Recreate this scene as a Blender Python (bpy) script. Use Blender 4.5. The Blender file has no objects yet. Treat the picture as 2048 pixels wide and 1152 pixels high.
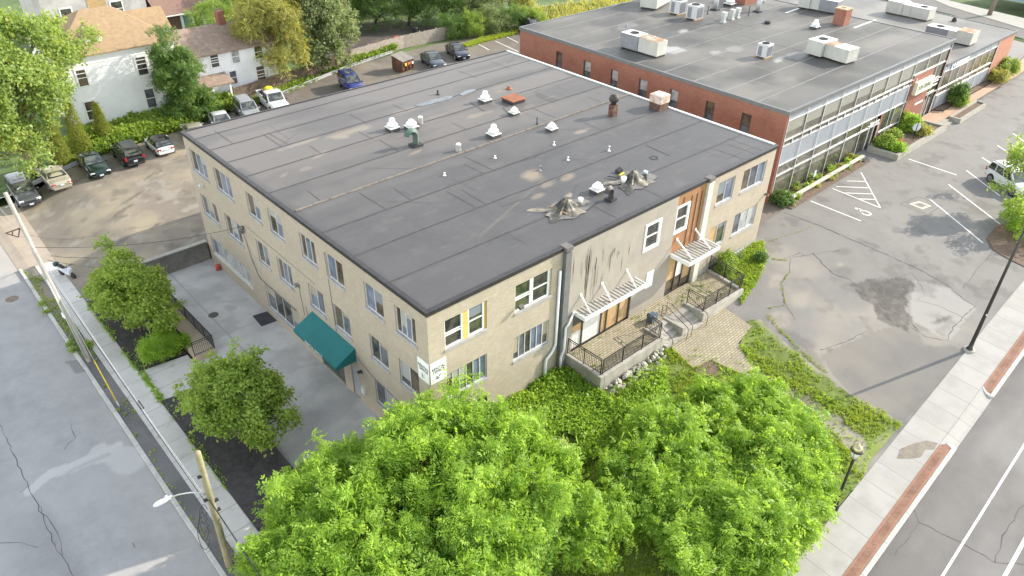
import bpy, bmesh, math, random
import numpy as np
from mathutils import Vector, Matrix
PI = math.pi
SC = bpy.context.scene
COL = SC.collection

# ------------------------------------------------------------------ camera, sky, sun
CAMP = np.array([-16.156, -23.123, 30.835])
FOC, YAW, PITCH, ROLL = 1498.39, 0.82132, 0.595454, 0.022446
_f = np.array([math.cos(YAW) * math.cos(PITCH), math.sin(YAW) * math.cos(PITCH), -math.sin(PITCH)])
_r = np.array([math.sin(YAW), -math.cos(YAW), 0.0])
_u = np.cross(_r, _f)
_c, _s = math.cos(ROLL), math.sin(ROLL)
CF, CR, CU = _f, _c * _r + _s * _u, -_s * _r + _c * _u
cd = bpy.data.cameras.new('camera')
cam = bpy.data.objects.new('camera', cd)
COL.objects.link(cam)
cd.sensor_width = 36.0
cd.lens = FOC / 2048.0 * 36.0
cd.clip_start = 0.5
cd.clip_end = 3000
cam.matrix_world = Matrix(((CR[0], CU[0], -CF[0], CAMP[0]), (CR[1], CU[1], -CF[1], CAMP[1]),
                           (CR[2], CU[2], -CF[2], CAMP[2]), (0, 0, 0, 1)))
SC.camera = cam

SUN_AZ, SUN_EL = math.radians(-18.0), math.radians(27.5)   # direction towards the sun in the site's x,y axes
w = bpy.data.worlds.new('World')
SC.world = w
w.use_nodes = True
nt = w.node_tree
nt.nodes.clear()
sky = nt.nodes.new('ShaderNodeTexSky')
sky.sky_type = 'NISHITA'
sky.sun_disc = False
sky.sun_elevation = SUN_EL
sky.sun_rotation = PI / 2 - SUN_AZ
sky.air_density = 1.6
sky.dust_density = 0.2
sky.ozone_density = 1.0
bg = nt.nodes.new('ShaderNodeBackground')
bg.inputs[1].default_value = 0.15
wo = nt.nodes.new('ShaderNodeOutputWorld')
bw = nt.nodes.new('ShaderNodeRGBToBW')          # thin summer haze: a paler, less blue sky
hz = nt.nodes.new('ShaderNodeMix'); hz.data_type = 'RGBA'; hz.inputs[0].default_value = 0.72
nt.links.new(sky.outputs[0], bw.inputs[0]); nt.links.new(sky.outputs[0], hz.inputs[6]); nt.links.new(bw.outputs[0], hz.inputs[7])
nt.links.new(hz.outputs[2], bg.inputs[0])
nt.links.new(bg.outputs[0], wo.inputs[0])
sl = bpy.data.lights.new('sun', 'SUN')
sl.energy = 2.0
sl.angle = math.radians(0.6)
sl.color = (1.0, 0.90, 0.76)
sun = bpy.data.objects.new('sun', sl)
COL.objects.link(sun)
sd = Vector((math.cos(SUN_AZ) * math.cos(SUN_EL), math.sin(SUN_AZ) * math.cos(SUN_EL), math.sin(SUN_EL)))
sun.rotation_euler = sd.to_track_quat('Z', 'Y').to_euler()
SC.view_settings.view_transform = 'Standard'
SC.view_settings.look = 'None'
SC.view_settings.gamma = 1.0
SC.view_settings.use_curve_mapping = False
SC.view_settings.exposure = 1.90

# ------------------------------------------------------------------ survey helpers: sight lines of the photograph met with a known plane or ground
def _ray(px, py):
    return CF + CR * (px - 1024) / FOC + CU * (576 - py) / FOC
def U(px, py, z):
    d = _ray(px, py); t = (z - CAMP[2]) / d[2]
    return CAMP + t * d
def PX(px, py, x):
    d = _ray(px, py); t = (x - CAMP[0]) / d[0]
    return CAMP + t * d
def PY(px, py, y):
    d = _ray(px, py); t = (y - CAMP[1]) / d[1]
    return CAMP + t * d
def G(px, py, zf, dz=0.0):
    z = 1.5
    for _ in range(12):
        p = U(px, py, z)
        z = 0.5 * z + 0.5 * (float(zf(p[0], p[1])) + dz)
    p = U(px, py, z)
    return Vector((p[0], p[1], float(zf(p[0], p[1])) + dz))
def sst(a, b, v):
    t = np.clip((v - a) / (b - a), 0, 1)
    return t * t * (3 - 2 * t)
def z_front(x, y):
    b = 2.15 + np.minimum(0.045 * (x - 22), 0.65) + 0.02 * (y + 4)
    return b * sst(-9.6, 1.0, x)
def z_lot(x, y):
    return 0.06 + 1.24 * sst(-9.4, -3.2, x) + 0.6 * sst(2, 36, x)
def z_zero(x, y):
    return 0.0 * x
def z_main(x, y):
    return z_front(x, y)
MO = np.array([11.1, -16.4]); MD = np.array([1, 0.036]); MD = MD / np.linalg.norm(MD); MN = np.array([-MD[1], MD[0]])
def ms(s, n):
    """main-street coordinates: s metres along the pavement, n metres sideways (positive to the building)"""
    p = MO + MD * s + MN * n
    return (p[0], p[1])
def to_ms(x, y):
    dx, dy = x - MO[0], y - MO[1]
    return dx * MD[0] + dy * MD[1], dx * MN[0] + dy * MN[1]

# ------------------------------------------------------------------ numpy noise
def _hash(ix, iy, seed):
    h = (ix.astype(np.int64) * 374761393 + iy.astype(np.int64) * 668265263 + seed * 974634757) & 0x7fffffff
    h = (h ^ (h >> 13)) * 1274126177 & 0x7fffffff
    return ((h ^ (h >> 16)) & 0xffff) / 65535.0
def vnoise(x, y, seed=0):
    x = np.asarray(x, float); y = np.asarray(y, float)
    ix, iy = np.floor(x), np.floor(y)
    fx, fy = x - ix, y - iy
    fx = fx * fx * (3 - 2 * fx); fy = fy * fy * (3 - 2 * fy)
    a = _hash(ix, iy, seed); b = _hash(ix + 1, iy, seed); c = _hash(ix, iy + 1, seed); d = _hash(ix + 1, iy + 1, seed)
    return a + (b - a) * fx + (c - a) * fy + (a - b - c + d) * fx * fy
def fbm(x, y, seed=0, oc=4):
    s = 0; a = 0.5; t = 0
    for i in range(oc):
        s = s + a * vnoise(x * 2 ** i, y * 2 ** i, seed + i * 17); t += a; a *= 0.5
    return s / t
def segdist(x, y, pts):
    d = np.full(np.shape(x), 1e9)
    for (ax, ay), (bx, by) in zip(pts[:-1], pts[1:]):
        vx, vy = bx - ax, by - ay
        L = vx * vx + vy * vy + 1e-9
        t = np.clip(((x - ax) * vx + (y - ay) * vy) / L, 0, 1)
        d = np.minimum(d, np.hypot(x - ax - t * vx, y - ay - t * vy))
    return d
def inpoly(x, y, poly):
    r = np.zeros(np.shape(x), bool)
    n = len(poly)
    for i in range(n):
        x0, y0 = poly[i]; x1, y1 = poly[(i + 1) % n]
        c = ((y0 > y) != (y1 > y))
        with np.errstate(divide='ignore', invalid='ignore'):
            r ^= c & (x < (x1 - x0) * (y - y0) / (y1 - y0 + 1e-12) + x0)
    return r
def blob(x, y, cx, cy, rx, ry, ang=0.0, seed=0, rough=0.5, soft=0.25, freq=1.0):
    c, s = math.cos(ang), math.sin(ang)
    u = ((x - cx) * c + (y - cy) * s) / rx
    v = (-(x - cx) * s + (y - cy) * c) / ry
    d = np.hypot(u, v) + rough * (fbm(x * freq, y * freq, seed) - 0.5) * 2
    return np.clip((1 - d) / soft, 0, 1)

# ------------------------------------------------------------------ materials
MATS = {}
def _new(name):
    m = bpy.data.materials.new(name)
    m.use_nodes = True
    m.node_tree.nodes.clear()
    return m, m.node_tree
def _mix(t, a, b, f, mode='MIX'):
    n = t.nodes.new('ShaderNodeMix'); n.data_type = 'RGBA'; n.blend_type = mode
    for k, v in ((6, a), (7, b), (0, f)):
        if hasattr(v, 'links') or hasattr(v, 'is_linked'):
            t.links.new(v, n.inputs[k])
        elif k == 0:
            n.inputs[0].default_value = v
        else:
            n.inputs[k].default_value = (*v, 1) if len(v) == 3 else v
    return n.outputs[2]
def _noise(t, scale, detail=4, rough=0.6, vec=None, dist=0.0):
    n = t.nodes.new('ShaderNodeTexNoise')
    n.inputs['Scale'].default_value = scale; n.inputs['Detail'].default_value = detail
    n.inputs['Roughness'].default_value = rough; n.inputs['Distortion'].default_value = dist
    if vec is not None: t.links.new(vec, n.inputs['Vector'])
    return n.outputs[0]
def _ramp(t, v, a, b, ca=0.0, cb=1.0):
    n = t.nodes.new('ShaderNodeMapRange')
    t.links.new(v, n.inputs[0])
    n.inputs[1].default_value = a; n.inputs[2].default_value = b
    n.inputs[3].default_value = ca; n.inputs[4].default_value = cb
    return n.outputs[0]
def _coord(t, kind='Object', scale=None):
    n = t.nodes.new('ShaderNodeTexCoord')
    o = n.outputs[kind]
    if scale:
        mp = t.nodes.new('ShaderNodeMapping'); mp.inputs['Scale'].default_value = scale
        t.links.new(o, mp.inputs[0]); o = mp.outputs[0]
    return o
def _finish(m, t, col, rough=0.8, metal=0.0, spec=0.5, bump=None, bstr=0.3, bdist=0.02, trans=None):
    p = t.nodes.new('ShaderNodeBsdfPrincipled')
    if hasattr(col, 'is_linked'): t.links.new(col, p.inputs['Base Color'])
    else: p.inputs['Base Color'].default_value = (*col, 1)
    if hasattr(rough, 'is_linked'): t.links.new(rough, p.inputs['Roughness'])
    else: p.inputs['Roughness'].default_value = rough
    p.inputs['Metallic'].default_value = metal
    p.inputs['Specular IOR Level'].default_value = spec
    if bump is not None:
        b = t.nodes.new('ShaderNodeBump'); b.inputs['Strength'].default_value = bstr; b.inputs['Distance'].default_value = bdist
        t.links.new(bump, b.inputs['Height']); t.links.new(b.outputs[0], p.inputs['Normal'])
    o = t.nodes.new('ShaderNodeOutputMaterial')
    out = p.outputs[0]
    if trans is not None:
        tr = t.nodes.new('ShaderNodeBsdfTranslucent')
        if hasattr(trans[0], 'is_linked'): t.links.new(trans[0], tr.inputs[0])
        else: tr.inputs[0].default_value = (*trans[0], 1)
        mx = t.nodes.new('ShaderNodeMixShader'); mx.inputs[0].default_value = trans[1]
        t.links.new(out, mx.inputs[1]); t.links.new(tr.outputs[0], mx.inputs[2]); out = mx.outputs[0]
    t.links.new(out, o.inputs[0])
    return m
def sc3(c, k): return tuple(min(1.0, v * k) for v in c)
def M(name, col, rough=0.75, var=0.18, scale=2.5, bump=0.0, metal=0.0, spec=0.4, stain=None):
    """weathered plain surface: two octaves of tone change, optional stain colour"""
    if name in MATS: return MATS[name]
    m, t = _new(name)
    v = _coord(t)
    n1 = _noise(t, scale, 5, 0.65, v)
    n2 = _noise(t, scale * 9, 3, 0.6, v)
    a = _mix(t, sc3(col, 1 - var), sc3(col, 1 + var), _ramp(t, n1, 0.3, 0.7))
    a = _mix(t, a, sc3(col, 1 - var * 0.8), _ramp(t, n2, 0.52, 0.8, 0, 0.7))
    if stain:
        n3 = _noise(t, scale * 0.6, 6, 0.7, v, 0.4)
        a = _mix(t, a, stain[0], _ramp(t, n3, stain[1], stain[2]))
    MATS[name] = _finish(m, t, a, rough, metal, spec, n2 if bump else None, bump)
    return MATS[name]
def brick_mat(name, c1, c2, mortar, bw=0.205, bh=0.068, ms_=0.009, var=0.12, stain=None):
    m, t = _new(name)
    tc = t.nodes.new('ShaderNodeUVMap'); tc.uv_map = 'UVMap'
    b = t.nodes.new('ShaderNodeTexBrick')
    t.links.new(tc.outputs[0], b.inputs['Vector'])
    b.inputs['Color1'].default_value = (*c1, 1); b.inputs['Color2'].default_value = (*c2, 1); b.inputs['Mortar'].default_value = (*mortar, 1)
    b.inputs['Scale'].default_value = 1.0; b.inputs['Mortar Size'].default_value = ms_
    b.inputs['Brick Width'].default_value = bw; b.inputs['Row Height'].default_value = bh; b.inputs['Bias'].default_value = 0.0
    v = _coord(t)
    n1 = _noise(t, 0.45, 6, 0.65, v)
    n2 = _noise(t, 2.2, 4, 0.6, v)
    a = _mix(t, b.outputs[0], sc3(c1, 1 - var * 1.6), _ramp(t, n1, 0.45, 0.75, 0, 0.8))
    a = _mix(t, a, sc3(c2, 1 + var), _ramp(t, n2, 0.5, 0.8, 0, 0.55))
    if stain:
        n3 = _noise(t, 0.8, 6, 0.7, _coord(t, 'Object', (1, 1, 0.35)))
        a = _mix(t, a, stain[0], _ramp(t, n3, stain[1], stain[2], 0, stain[3]))
    MATS[name] = _finish(m, t, a, 0.85, 0, 0.25, b.outputs[1], -0.25, 0.01)
    return MATS[name]
def paint_mat(name, base, ca, cb, cc, scale=0.6, var=0.16, rough=0.85, grain=60, bump=0.25, ra=None):
    """ground surface whose worn, dusty (R), dark (G) and pale (B) marks are stored on the mesh"""
    m, t = _new(name)
    v = _coord(t)
    at = t.nodes.new('ShaderNodeVertexColor'); at.layer_name = 'paint'
    sp = t.nodes.new('ShaderNodeSeparateColor'); t.links.new(at.outputs[0], sp.inputs[0])
    n1 = _noise(t, scale, 9, 0.78, v, 0.2)
    n0 = _noise(t, scale * 0.22, 4, 0.6, v)
    n2 = _noise(t, grain, 2, 0.7, v)
    nm = _noise(t, 7, 4, 0.7, v)
    n3 = _noise(t, 9, 3, 0.7, v)
    a = _mix(t, sc3(base, 1 - var * 1.4), sc3(base, 1 + var * 1.3), _ramp(t, n1, 0.32, 0.68))
    a = _mix(t, a, sc3(base, 1 - var * 2.2), _ramp(t, n3, 0.55, 0.75, 0, 0.55))
    a = _mix(t, a, sc3(base, 1 + var * 1.3), _ramp(t, n0, 0.45, 0.7, 0, 0.7))
    a = _mix(t, a, sc3(base, 1 - var * 1.7), _ramp(t, n2, 0.5, 0.75, 0, 0.7))
    def masked(ch, lo):
        ad = t.nodes.new('ShaderNodeMath'); ad.operation = 'MULTIPLY'
        r = _ramp(t, nm, 0.25, 0.7, lo, 1.0)
        t.links.new(sp.outputs[ch], ad.inputs[0]); t.links.new(r, ad.inputs[1]); return ad.outputs[0]
    a = _mix(t, a, ca, masked(0, 0.75))
    a = _mix(t, a, cc, masked(2, 0.8))
    a = _mix(t, a, cb, masked(1, 0.65))
    MATS[name] = _finish(m, t, a, rough, 0, 0.35, n2, bump, 0.01)
    return MATS[name]
def leaf_mat(name, dark, light, trans=0.35, tcol=None):
    m, t = _new(name)
    at = t.nodes.new('ShaderNodeVertexColor'); at.layer_name = 'tint'
    sp = t.nodes.new('ShaderNodeSeparateColor'); t.links.new(at.outputs[0], sp.inputs[0])
    a = _mix(t, dark, light, sp.outputs[0])
    a = _mix(t, a, (light[0] * 1.25, light[1] * 1.02, light[2] * 0.8), _ramp(t, sp.outputs[1], 0.6, 1.0, 0, 0.6))
    tc = _mix(t, a, tcol or (light[0] * 1.35, light[1] * 1.3, light[2] * 0.6), 0.6)
    MATS[name] = _finish(m, t, a, 0.5, 0, 0.35, trans=(tc, trans))
    return MATS[name]
def glass_mat(name, col, rough=0.08, spec=0.6, blotch=None, bs=1.2):
    m, t = _new(name)
    a = col
    if blotch:
        n = _noise(t, bs, 3, 0.55, _coord(t))
        a = _mix(t, col, blotch, _ramp(t, n, 0.42, 0.6))
    MATS[name] = _finish(m, t, a, rough, 0, spec)
    return MATS[name]

# ------------------------------------------------------------------ objects
ORG = {}
def tag(o, label=None, cat=None, group=None, kind=None):
    if label: o['label'] = label
    if cat: o['category'] = cat
    if group: o['group'] = group
    if kind: o['kind'] = kind
    return o
def thing(name, loc, label, cat, group=None, rz=0.0):
    o = bpy.data.objects.new(name, None)
    o.empty_display_size = 0.3
    o.location = loc; o.rotation_euler = (0, 0, rz)
    COL.objects.link(o)
    ORG[o.name] = Vector(loc)
    return tag(o, label, cat, group)
def link(name, me, parent=None, loc=None):
    o = bpy.data.objects.new(name, me)
    COL.objects.link(o)
    if parent is not None: o.parent = parent
    if loc is not None: o.location = loc
    return o
class MB:
    """collects shapes and links them as ONE mesh object"""
    def __init__(s): s.v = []; s.f = []; s.m = []; s.c = 0
    def mat(s, i): s.c = i; return s
    def add(s, vs, fs):
        n = len(s.v); s.v += [tuple(map(float, p)) for p in vs]
        s.f += [tuple(i + n for i in f) for f in fs]; s.m += [s.c] * len(fs); return s
    def quad(s, a, b, c, d): return s.add([a, b, c, d], [(0, 1, 2, 3)])
    def box(s, lo, hi, rz=0.0, piv=None):
        x0, y0, z0 = lo; x1, y1, z1 = hi
        vs = [(x0, y0, z0), (x1, y0, z0), (x1, y1, z0), (x0, y1, z0), (x0, y0, z1), (x1, y0, z1), (x1, y1, z1), (x0, y1, z1)]
        if rz:
            cx, cy = piv if piv else ((x0 + x1) / 2, (y0 + y1) / 2)
            c, n = math.cos(rz), math.sin(rz)
            vs = [(cx + (x - cx) * c - (y - cy) * n, cy + (x - cx) * n + (y - cy) * c, z) for x, y, z in vs]
        return s.add(vs, [(3, 2, 1, 0), (4, 5, 6, 7), (0, 1, 5, 4), (1, 2, 6, 5), (2, 3, 7, 6), (3, 0, 4, 7)])
    def obox(s, c, ax, ay, az):
        c = Vector(c); ax, ay, az = Vector(ax), Vector(ay), Vector(az)
        vs = [c + ax * i + ay * j + az * k for k in (-1, 1) for (i, j) in ((-1, -1), (1, -1), (1, 1), (-1, 1))]
        return s.add(vs, [(3, 2, 1, 0), (4, 5, 6, 7), (0, 1, 5, 4), (1, 2, 6, 5), (2, 3, 7, 6), (3, 0, 4, 7)])
    def prism(s, poly, z0, z1, top=True, bot=True):
        n = len(poly)
        a = sum(poly[i][0] * poly[(i + 1) % n][1] - poly[(i + 1) % n][0] * poly[i][1] for i in range(n))
        if a < 0: poly = poly[::-1]
        zz0 = z0 if callable(z0) else (lambda x, y: z0)
        zz1 = z1 if callable(z1) else (lambda x, y: z1)
        vs = [(x, y, zz0(x, y)) for x, y in poly] + [(x, y, zz1(x, y)) for x, y in poly]
        fs = [(i, (i + 1) % n, n + (i + 1) % n, n + i) for i in range(n)]
        if top: fs.append(tuple(range(n, 2 * n)))
        if bot: fs.append(tuple(range(n - 1, -1, -1)))
        return s.add(vs, fs)
    def bar(s, a, b, w, h=None):
        a, b = Vector(a), Vector(b); d = (b - a)
        if d.length < 1e-6: return s
        L = d.length; d = d / L; h = h or w
        up = Vector((0, 0, 1)) if abs(d.z) < 0.95 else Vector((1, 0, 0))
        x = d.cross(up).normalized(); y = x.cross(d)
        return s.obox((a + b) / 2, x * w / 2, d * L / 2, y * h / 2)
    def tube(s, pts, rad, n=8, caps=True):
        pts = [Vector(p) for p in pts]
        if not hasattr(rad, '__len__'): rad = [rad] * len(pts)
        rings = []; px = None
        for i, p in enumerate(pts):
            d = (pts[min(i + 1, len(pts) - 1)] - pts[max(i - 1, 0)]).normalized()
            if px is None:
                up = Vector((0, 0, 1)) if abs(d.z) < 0.9 else Vector((1, 0, 0))
                px = d.cross(up).normalized()
            else:
                px = (px - d * px.dot(d)).normalized()
            py = d.cross(px)
            rings.append([p + (px * math.cos(2 * PI * k / n) + py * math.sin(2 * PI * k / n)) * rad[i] for k in range(n)])
        vs = [q for r in rings for q in r]; fs = []
        for i in range(len(rings) - 1):
            for k in range(n):
                a = i * n + k; b = i * n + (k + 1) % n
                fs.append((a, b, b + n, a + n))
        if caps:
            fs.append(tuple(range(n - 1, -1, -1))); fs.append(tuple(range(len(vs) - n, len(vs))))
        return s.add(vs, fs)
    def lathe(s, c, prof, n=16, axis=(0, 0, 1), caps=True):
        ax = Vector(axis).normalized()
        x = ax.orthogonal().normalized(); y = ax.cross(x); c = Vector(c)
        vs = []; fs = []
        for r, h in prof:
            vs += [c + ax * h + (x * math.cos(2 * PI * k / n) + y * math.sin(2 * PI * k / n)) * r for k in range(n)]
        for i in range(len(prof) - 1):
            for k in range(n):
                a = i * n + k; b = i * n + (k + 1) % n
                fs.append((a, b, b + n, a + n))
        if caps:
            fs.append(tuple(range(n - 1, -1, -1))); fs.append(tuple(range(len(vs) - n, len(vs))))
        return s.add(vs, fs)
    def build(s, name, mats, parent=None, smooth=False, local=False, bevel=0.0, sub=0, uv=False):
        if not isinstance(mats, (list, tuple)): mats = [mats]
        root = parent
        org = Vector((0, 0, 0))
        loc = None
        if parent is not None:
            if not local: org = ORG[parent.name]
        elif not local and s.v:
            a = np.array(s.v); org = Vector((float((a[:, 0].min() + a[:, 0].max()) / 2), float((a[:, 1].min() + a[:, 1].max()) / 2), float(a[:, 2].min())))
            loc = org
        me = bpy.data.meshes.new(name)
        me.from_pydata([(x - org.x, y - org.y, z - org.z) for x, y, z in s.v], [], s.f)
        for m in mats: me.materials.append(m)
        me.polygons.foreach_set('material_index', s.m)
        if smooth: me.polygons.foreach_set('use_smooth', [True] * len(s.f))
        me.update()
        if uv: boxuv(me, org)
        o = link(name, me, parent, loc)
        ORG[o.name] = org
        if bevel:
            b = o.modifiers.new('bevel', 'BEVEL'); b.width = bevel; b.segments = 2; b.limit_method = 'ANGLE'; b.angle_limit = 0.6
        if sub:
            b = o.modifiers.new('sub', 'SUBSURF'); b.levels = sub; b.render_levels = sub
        return o
def boxuv(me, org=Vector((0, 0, 0))):
    nl = len(me.loops)
    vi = np.empty(nl, np.int32); me.loops.foreach_get('vertex_index', vi)
    co = np.empty(len(me.vertices) * 3); me.vertices.foreach_get('co', co); co = co.reshape(-1, 3) + np.array(org)
    nm = np.empty(len(me.polygons) * 3); me.polygons.foreach_get('normal', nm); nm = np.abs(nm.reshape(-1, 3))
    lt = np.empty(len(me.polygons), np.int32); me.polygons.foreach_get('loop_total', lt)
    ax = np.repeat(np.argmax(nm, 1), lt)
    p = co[vi]
    uv = np.where((ax == 0)[:, None], p[:, [1, 2]], np.where((ax == 1)[:, None], p[:, [0, 2]], p[:, [0, 1]]))
    l = me.uv_layers.new(name='UVMap')
    l.data.foreach_set('uv', uv.astype(np.float32).ravel())
def npmesh(name, V, F, mats, midx=None, smooth=False):
    """V (n,3), F (m,k) arrays -> mesh"""
    me = bpy.data.meshes.new(name)
    V = np.asarray(V, np.float32); F = np.asarray(F, np.int32)
    m, k = F.shape
    me.vertices.add(len(V)); me.vertices.foreach_set('co', V.ravel())
    me.loops.add(m * k); me.loops.foreach_set('vertex_index', F.ravel())
    me.polygons.add(m)
    me.polygons.foreach_set('loop_start', np.arange(0, m * k, k, dtype=np.int32))
    if smooth: me.polygons.foreach_set('use_smooth', np.ones(m, bool))
    for mm in (mats if isinstance(mats, (list, tuple)) else [mats]): me.materials.append(mm)
    if midx is not None: me.polygons.foreach_set('material_index', np.asarray(midx, np.int32))
    me.update(calc_edges=True)
    return me
def clip_cell(poly, x0, y0, x1, y1):
    for ax, v, sg in ((0, x0, 1), (0, x1, -1), (1, y0, 1), (1, y1, -1)):
        out = []
        for i in range(len(poly)):
            a, b = poly[i - 1], poly[i]
            da, db = (a[ax] - v) * sg, (b[ax] - v) * sg
            if (da >= 0) != (db >= 0):
                t = da / (da - db); out.append((a[0] + (b[0] - a[0]) * t, a[1] + (b[1] - a[1]) * t))
            if db >= 0: out.append(b)
        poly = out
        if not poly: break
    return poly
def sheet(name, poly, zf, mat, res=0.5, paint=None, dz=0.0, kind='structure', parent=None):
    """a ground surface: the polygon cut into cells that follow the terrain zf; paint(x,y)->(r,g,b) marks on its vertices"""
    a = np.array(poly, float)
    x0, y0 = a.min(0); x1, y1 = a.max(0)
    nx, ny = max(1, int(math.ceil((x1 - x0) / res))), max(1, int(math.ceil((y1 - y0) / res)))
    gx = x0 + (x1 - x0) * np.arange(nx + 1) / nx; gy = y0 + (y1 - y0) * np.arange(ny + 1) / ny
    XX, YY = np.meshgrid(gx, gy, indexing='ij')
    edge = np.zeros((nx, ny), bool)
    n = len(poly)
    for i in range(n):
        p, q = a[i], a[(i + 1) % n]
        L = max(2, int(np.hypot(*(q - p)) / res * 6))
        t = np.linspace(0, 1, L)
        ii = np.clip(((p[0] + (q[0] - p[0]) * t - x0) / (x1 - x0) * nx).astype(int), 0, nx - 1)
        jj = np.clip(((p[1] + (q[1] - p[1]) * t - y0) / (y1 - y0) * ny).astype(int), 0, ny - 1)
        edge[ii, jj] = True
        for di in (-1, 1):
            edge[np.clip(ii + di, 0, nx - 1), jj] = True; edge[ii, np.clip(jj + di, 0, ny - 1)] = True
    cx = (XX[:-1, :-1] + XX[1:, 1:]) / 2; cy = (YY[:-1, :-1] + YY[1:, 1:]) / 2
    ins = inpoly(cx, cy, poly) & ~edge
    idx = -np.ones((nx + 1, ny + 1), int)
    used = np.zeros((nx + 1, ny + 1), bool)
    for di in (0, 1):
        for dj in (0, 1): used[di:nx + di, dj:ny + dj] |= ins
    idx[used] = np.arange(used.sum())
    px = list(XX[used]); py = list(YY[used])
    faces = [(idx[i, j], idx[i + 1, j], idx[i + 1, j + 1], idx[i, j + 1]) for i, j in zip(*np.nonzero(ins))]
    pl = [tuple(p) for p in poly]
    ar = sum(pl[i - 1][0] * pl[i][1] - pl[i][0] * pl[i - 1][1] for i in range(n))
    if ar < 0: pl = pl[::-1]
    for i, j in zip(*np.nonzero(edge)):
        c = clip_cell(pl, gx[i], gy[j], gx[i + 1], gy[j + 1])
        cc = []
        for q in c:
            if not cc or abs(q[0] - cc[-1][0]) + abs(q[1] - cc[-1][1]) > 1e-5: cc.append(q)
        if len(cc) > 2:
            ar = abs(sum(cc[k - 1][0] * cc[k][1] - cc[k][0] * cc[k - 1][1] for k in range(len(cc))))
            if ar < 1e-6: continue
            b = len(px); px += [q[0] for q in cc]; py += [q[1] for q in cc]
            faces.append(tuple(range(b, b + len(cc))))
    px = np.array(px); py = np.array(py); pz = np.asarray(zf(px, py)) + 0 * px + dz
    org = ORG[parent.name] if parent is not None else Vector((0, 0, 0))
    me = bpy.data.meshes.new(name)
    me.from_pydata(np.stack([px - org.x, py - org.y, pz - org.z], 1).tolist(), [], [tuple(int(k) for k in f) for f in faces])
    me.materials.append(mat); me.update()
    if paint:
        r, g, b = paint(px, py)
        c = np.stack([r + 0 * px, g + 0 * px, b + 0 * px, np.ones_like(px)], 1).astype(np.float32)
        l = me.color_attributes.new('paint', 'FLOAT_COLOR', 'POINT'); l.data.foreach_set('color', c.ravel())
    boxuv(me, org)
    o = link(name, me, parent)
    ORG[o.name] = org
    if kind: o['kind'] = kind
    return o
def ribbon(mb, pts, w, zf, dz=0.006, wob=0.0, seed=0, step=0.35, wvar=0.0):
    """a thin strip along a ground polyline"""
    rng = random.Random(seed); pts = [(p[0], p[1]) for p in pts]
    P = []
    for (ax, ay), (bx, by) in zip(pts[:-1], pts[1:]):
        L = math.hypot(bx - ax, by - ay); k = max(1, int(L / step))
        for i in range(k):
            t = i / k; P.append((ax + (bx - ax) * t, ay + (by - ay) * t))
    P.append(tuple(pts[-1][:2]))
    if wob:
        P = [P[0]] + [(x + rng.uniform(-wob, wob), y + rng.uniform(-wob, wob)) for x, y in P[1:-1]] + [P[-1]]
    L = []; R = []
    for i, (x, y) in enumerate(P):
        a, b = P[max(i - 1, 0)], P[min(i + 1, len(P) - 1)]
        dx, dy = b[0] - a[0], b[1] - a[1]; l = math.hypot(dx, dy) or 1
        ww = w * (1 + rng.uniform(-wvar, wvar)) / 2
        nx, ny = -dy / l * ww, dx / l * ww
        L.append((x + nx, y + ny, float(zf(x + nx, y + ny)) + dz)); R.append((x - nx, y - ny, float(zf(x - nx, y - ny)) + dz))
    n = len(P)
    mb.add(L + R, [(n + i, n + i + 1, i + 1, i) for i in range(n - 1)])
def g2(pts, zf):
    return [tuple(G(a, b, zf)[:2]) for a, b in pts]
# ------------------------------------------------------------------ palette
def slab_mat(name, c1, c2, joint, bw, bh, jm=0.018, off=0.0, var=0.1, bump=0.3, stain=None, rot=0.0):
    m, t = _new(name)
    tc = t.nodes.new('ShaderNodeUVMap'); tc.uv_map = 'UVMap'
    mp = t.nodes.new('ShaderNodeMapping'); mp.inputs['Rotation'].default_value = (0, 0, rot); t.links.new(tc.outputs[0], mp.inputs[0])
    b = t.nodes.new('ShaderNodeTexBrick'); b.offset = off
    t.links.new(mp.outputs[0], b.inputs['Vector'])
    b.inputs['Color1'].default_value = (*c1, 1); b.inputs['Color2'].default_value = (*c2, 1); b.inputs['Mortar'].default_value = (*joint, 1)
    b.inputs['Scale'].default_value = 1.0; b.inputs['Mortar Size'].default_value = jm
    b.inputs['Brick Width'].default_value = bw; b.inputs['Row Height'].default_value = bh
    v = _coord(t)
    n1 = _noise(t, 0.7, 6, 0.65, v); n2 = _noise(t, 30, 3, 0.7, v)
    a = _mix(t, b.outputs[0], sc3(c1, 1 - var * 1.5), _ramp(t, n1, 0.45, 0.7, 0, 0.8))
    a = _mix(t, a, sc3(c2, 1 - var * 2), _ramp(t, n2, 0.5, 0.8, 0, 0.5))
    if stain:
        n3 = _noise(t, stain[3], 6, 0.72, v, 0.3)
        a = _mix(t, a, stain[0], _ramp(t, n3, stain[1], stain[2]))
    MATS[name] = _finish(m, t, a, 0.88, 0, 0.3, b.outputs[1], -bump, 0.015)
    return MATS[name]
A_STREET = paint_mat('asphalt_side_street', (0.315, 0.31, 0.31), (0.40, 0.37, 0.32), (0.16, 0.16, 0.16), (0.44, 0.43, 0.42), 0.7, 0.12)
A_MAIN = paint_mat('asphalt_main_street', (0.163, 0.154, 0.147), (0.26, 0.23, 0.2), (0.105, 0.10, 0.098), (0.29, 0.28, 0.27), 0.6, 0.12)
A_LOT = paint_mat('asphalt_back_lot', (0.205, 0.176, 0.144), (0.33, 0.28, 0.20), (0.085, 0.075, 0.065), (0.33, 0.31, 0.27), 0.55, 0.13)
A_FRONT = paint_mat('asphalt_front_lot', (0.19, 0.182, 0.171), (0.32, 0.285, 0.235), (0.055, 0.05, 0.045), (0.31, 0.30, 0.285), 0.45, 0.11)
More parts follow.
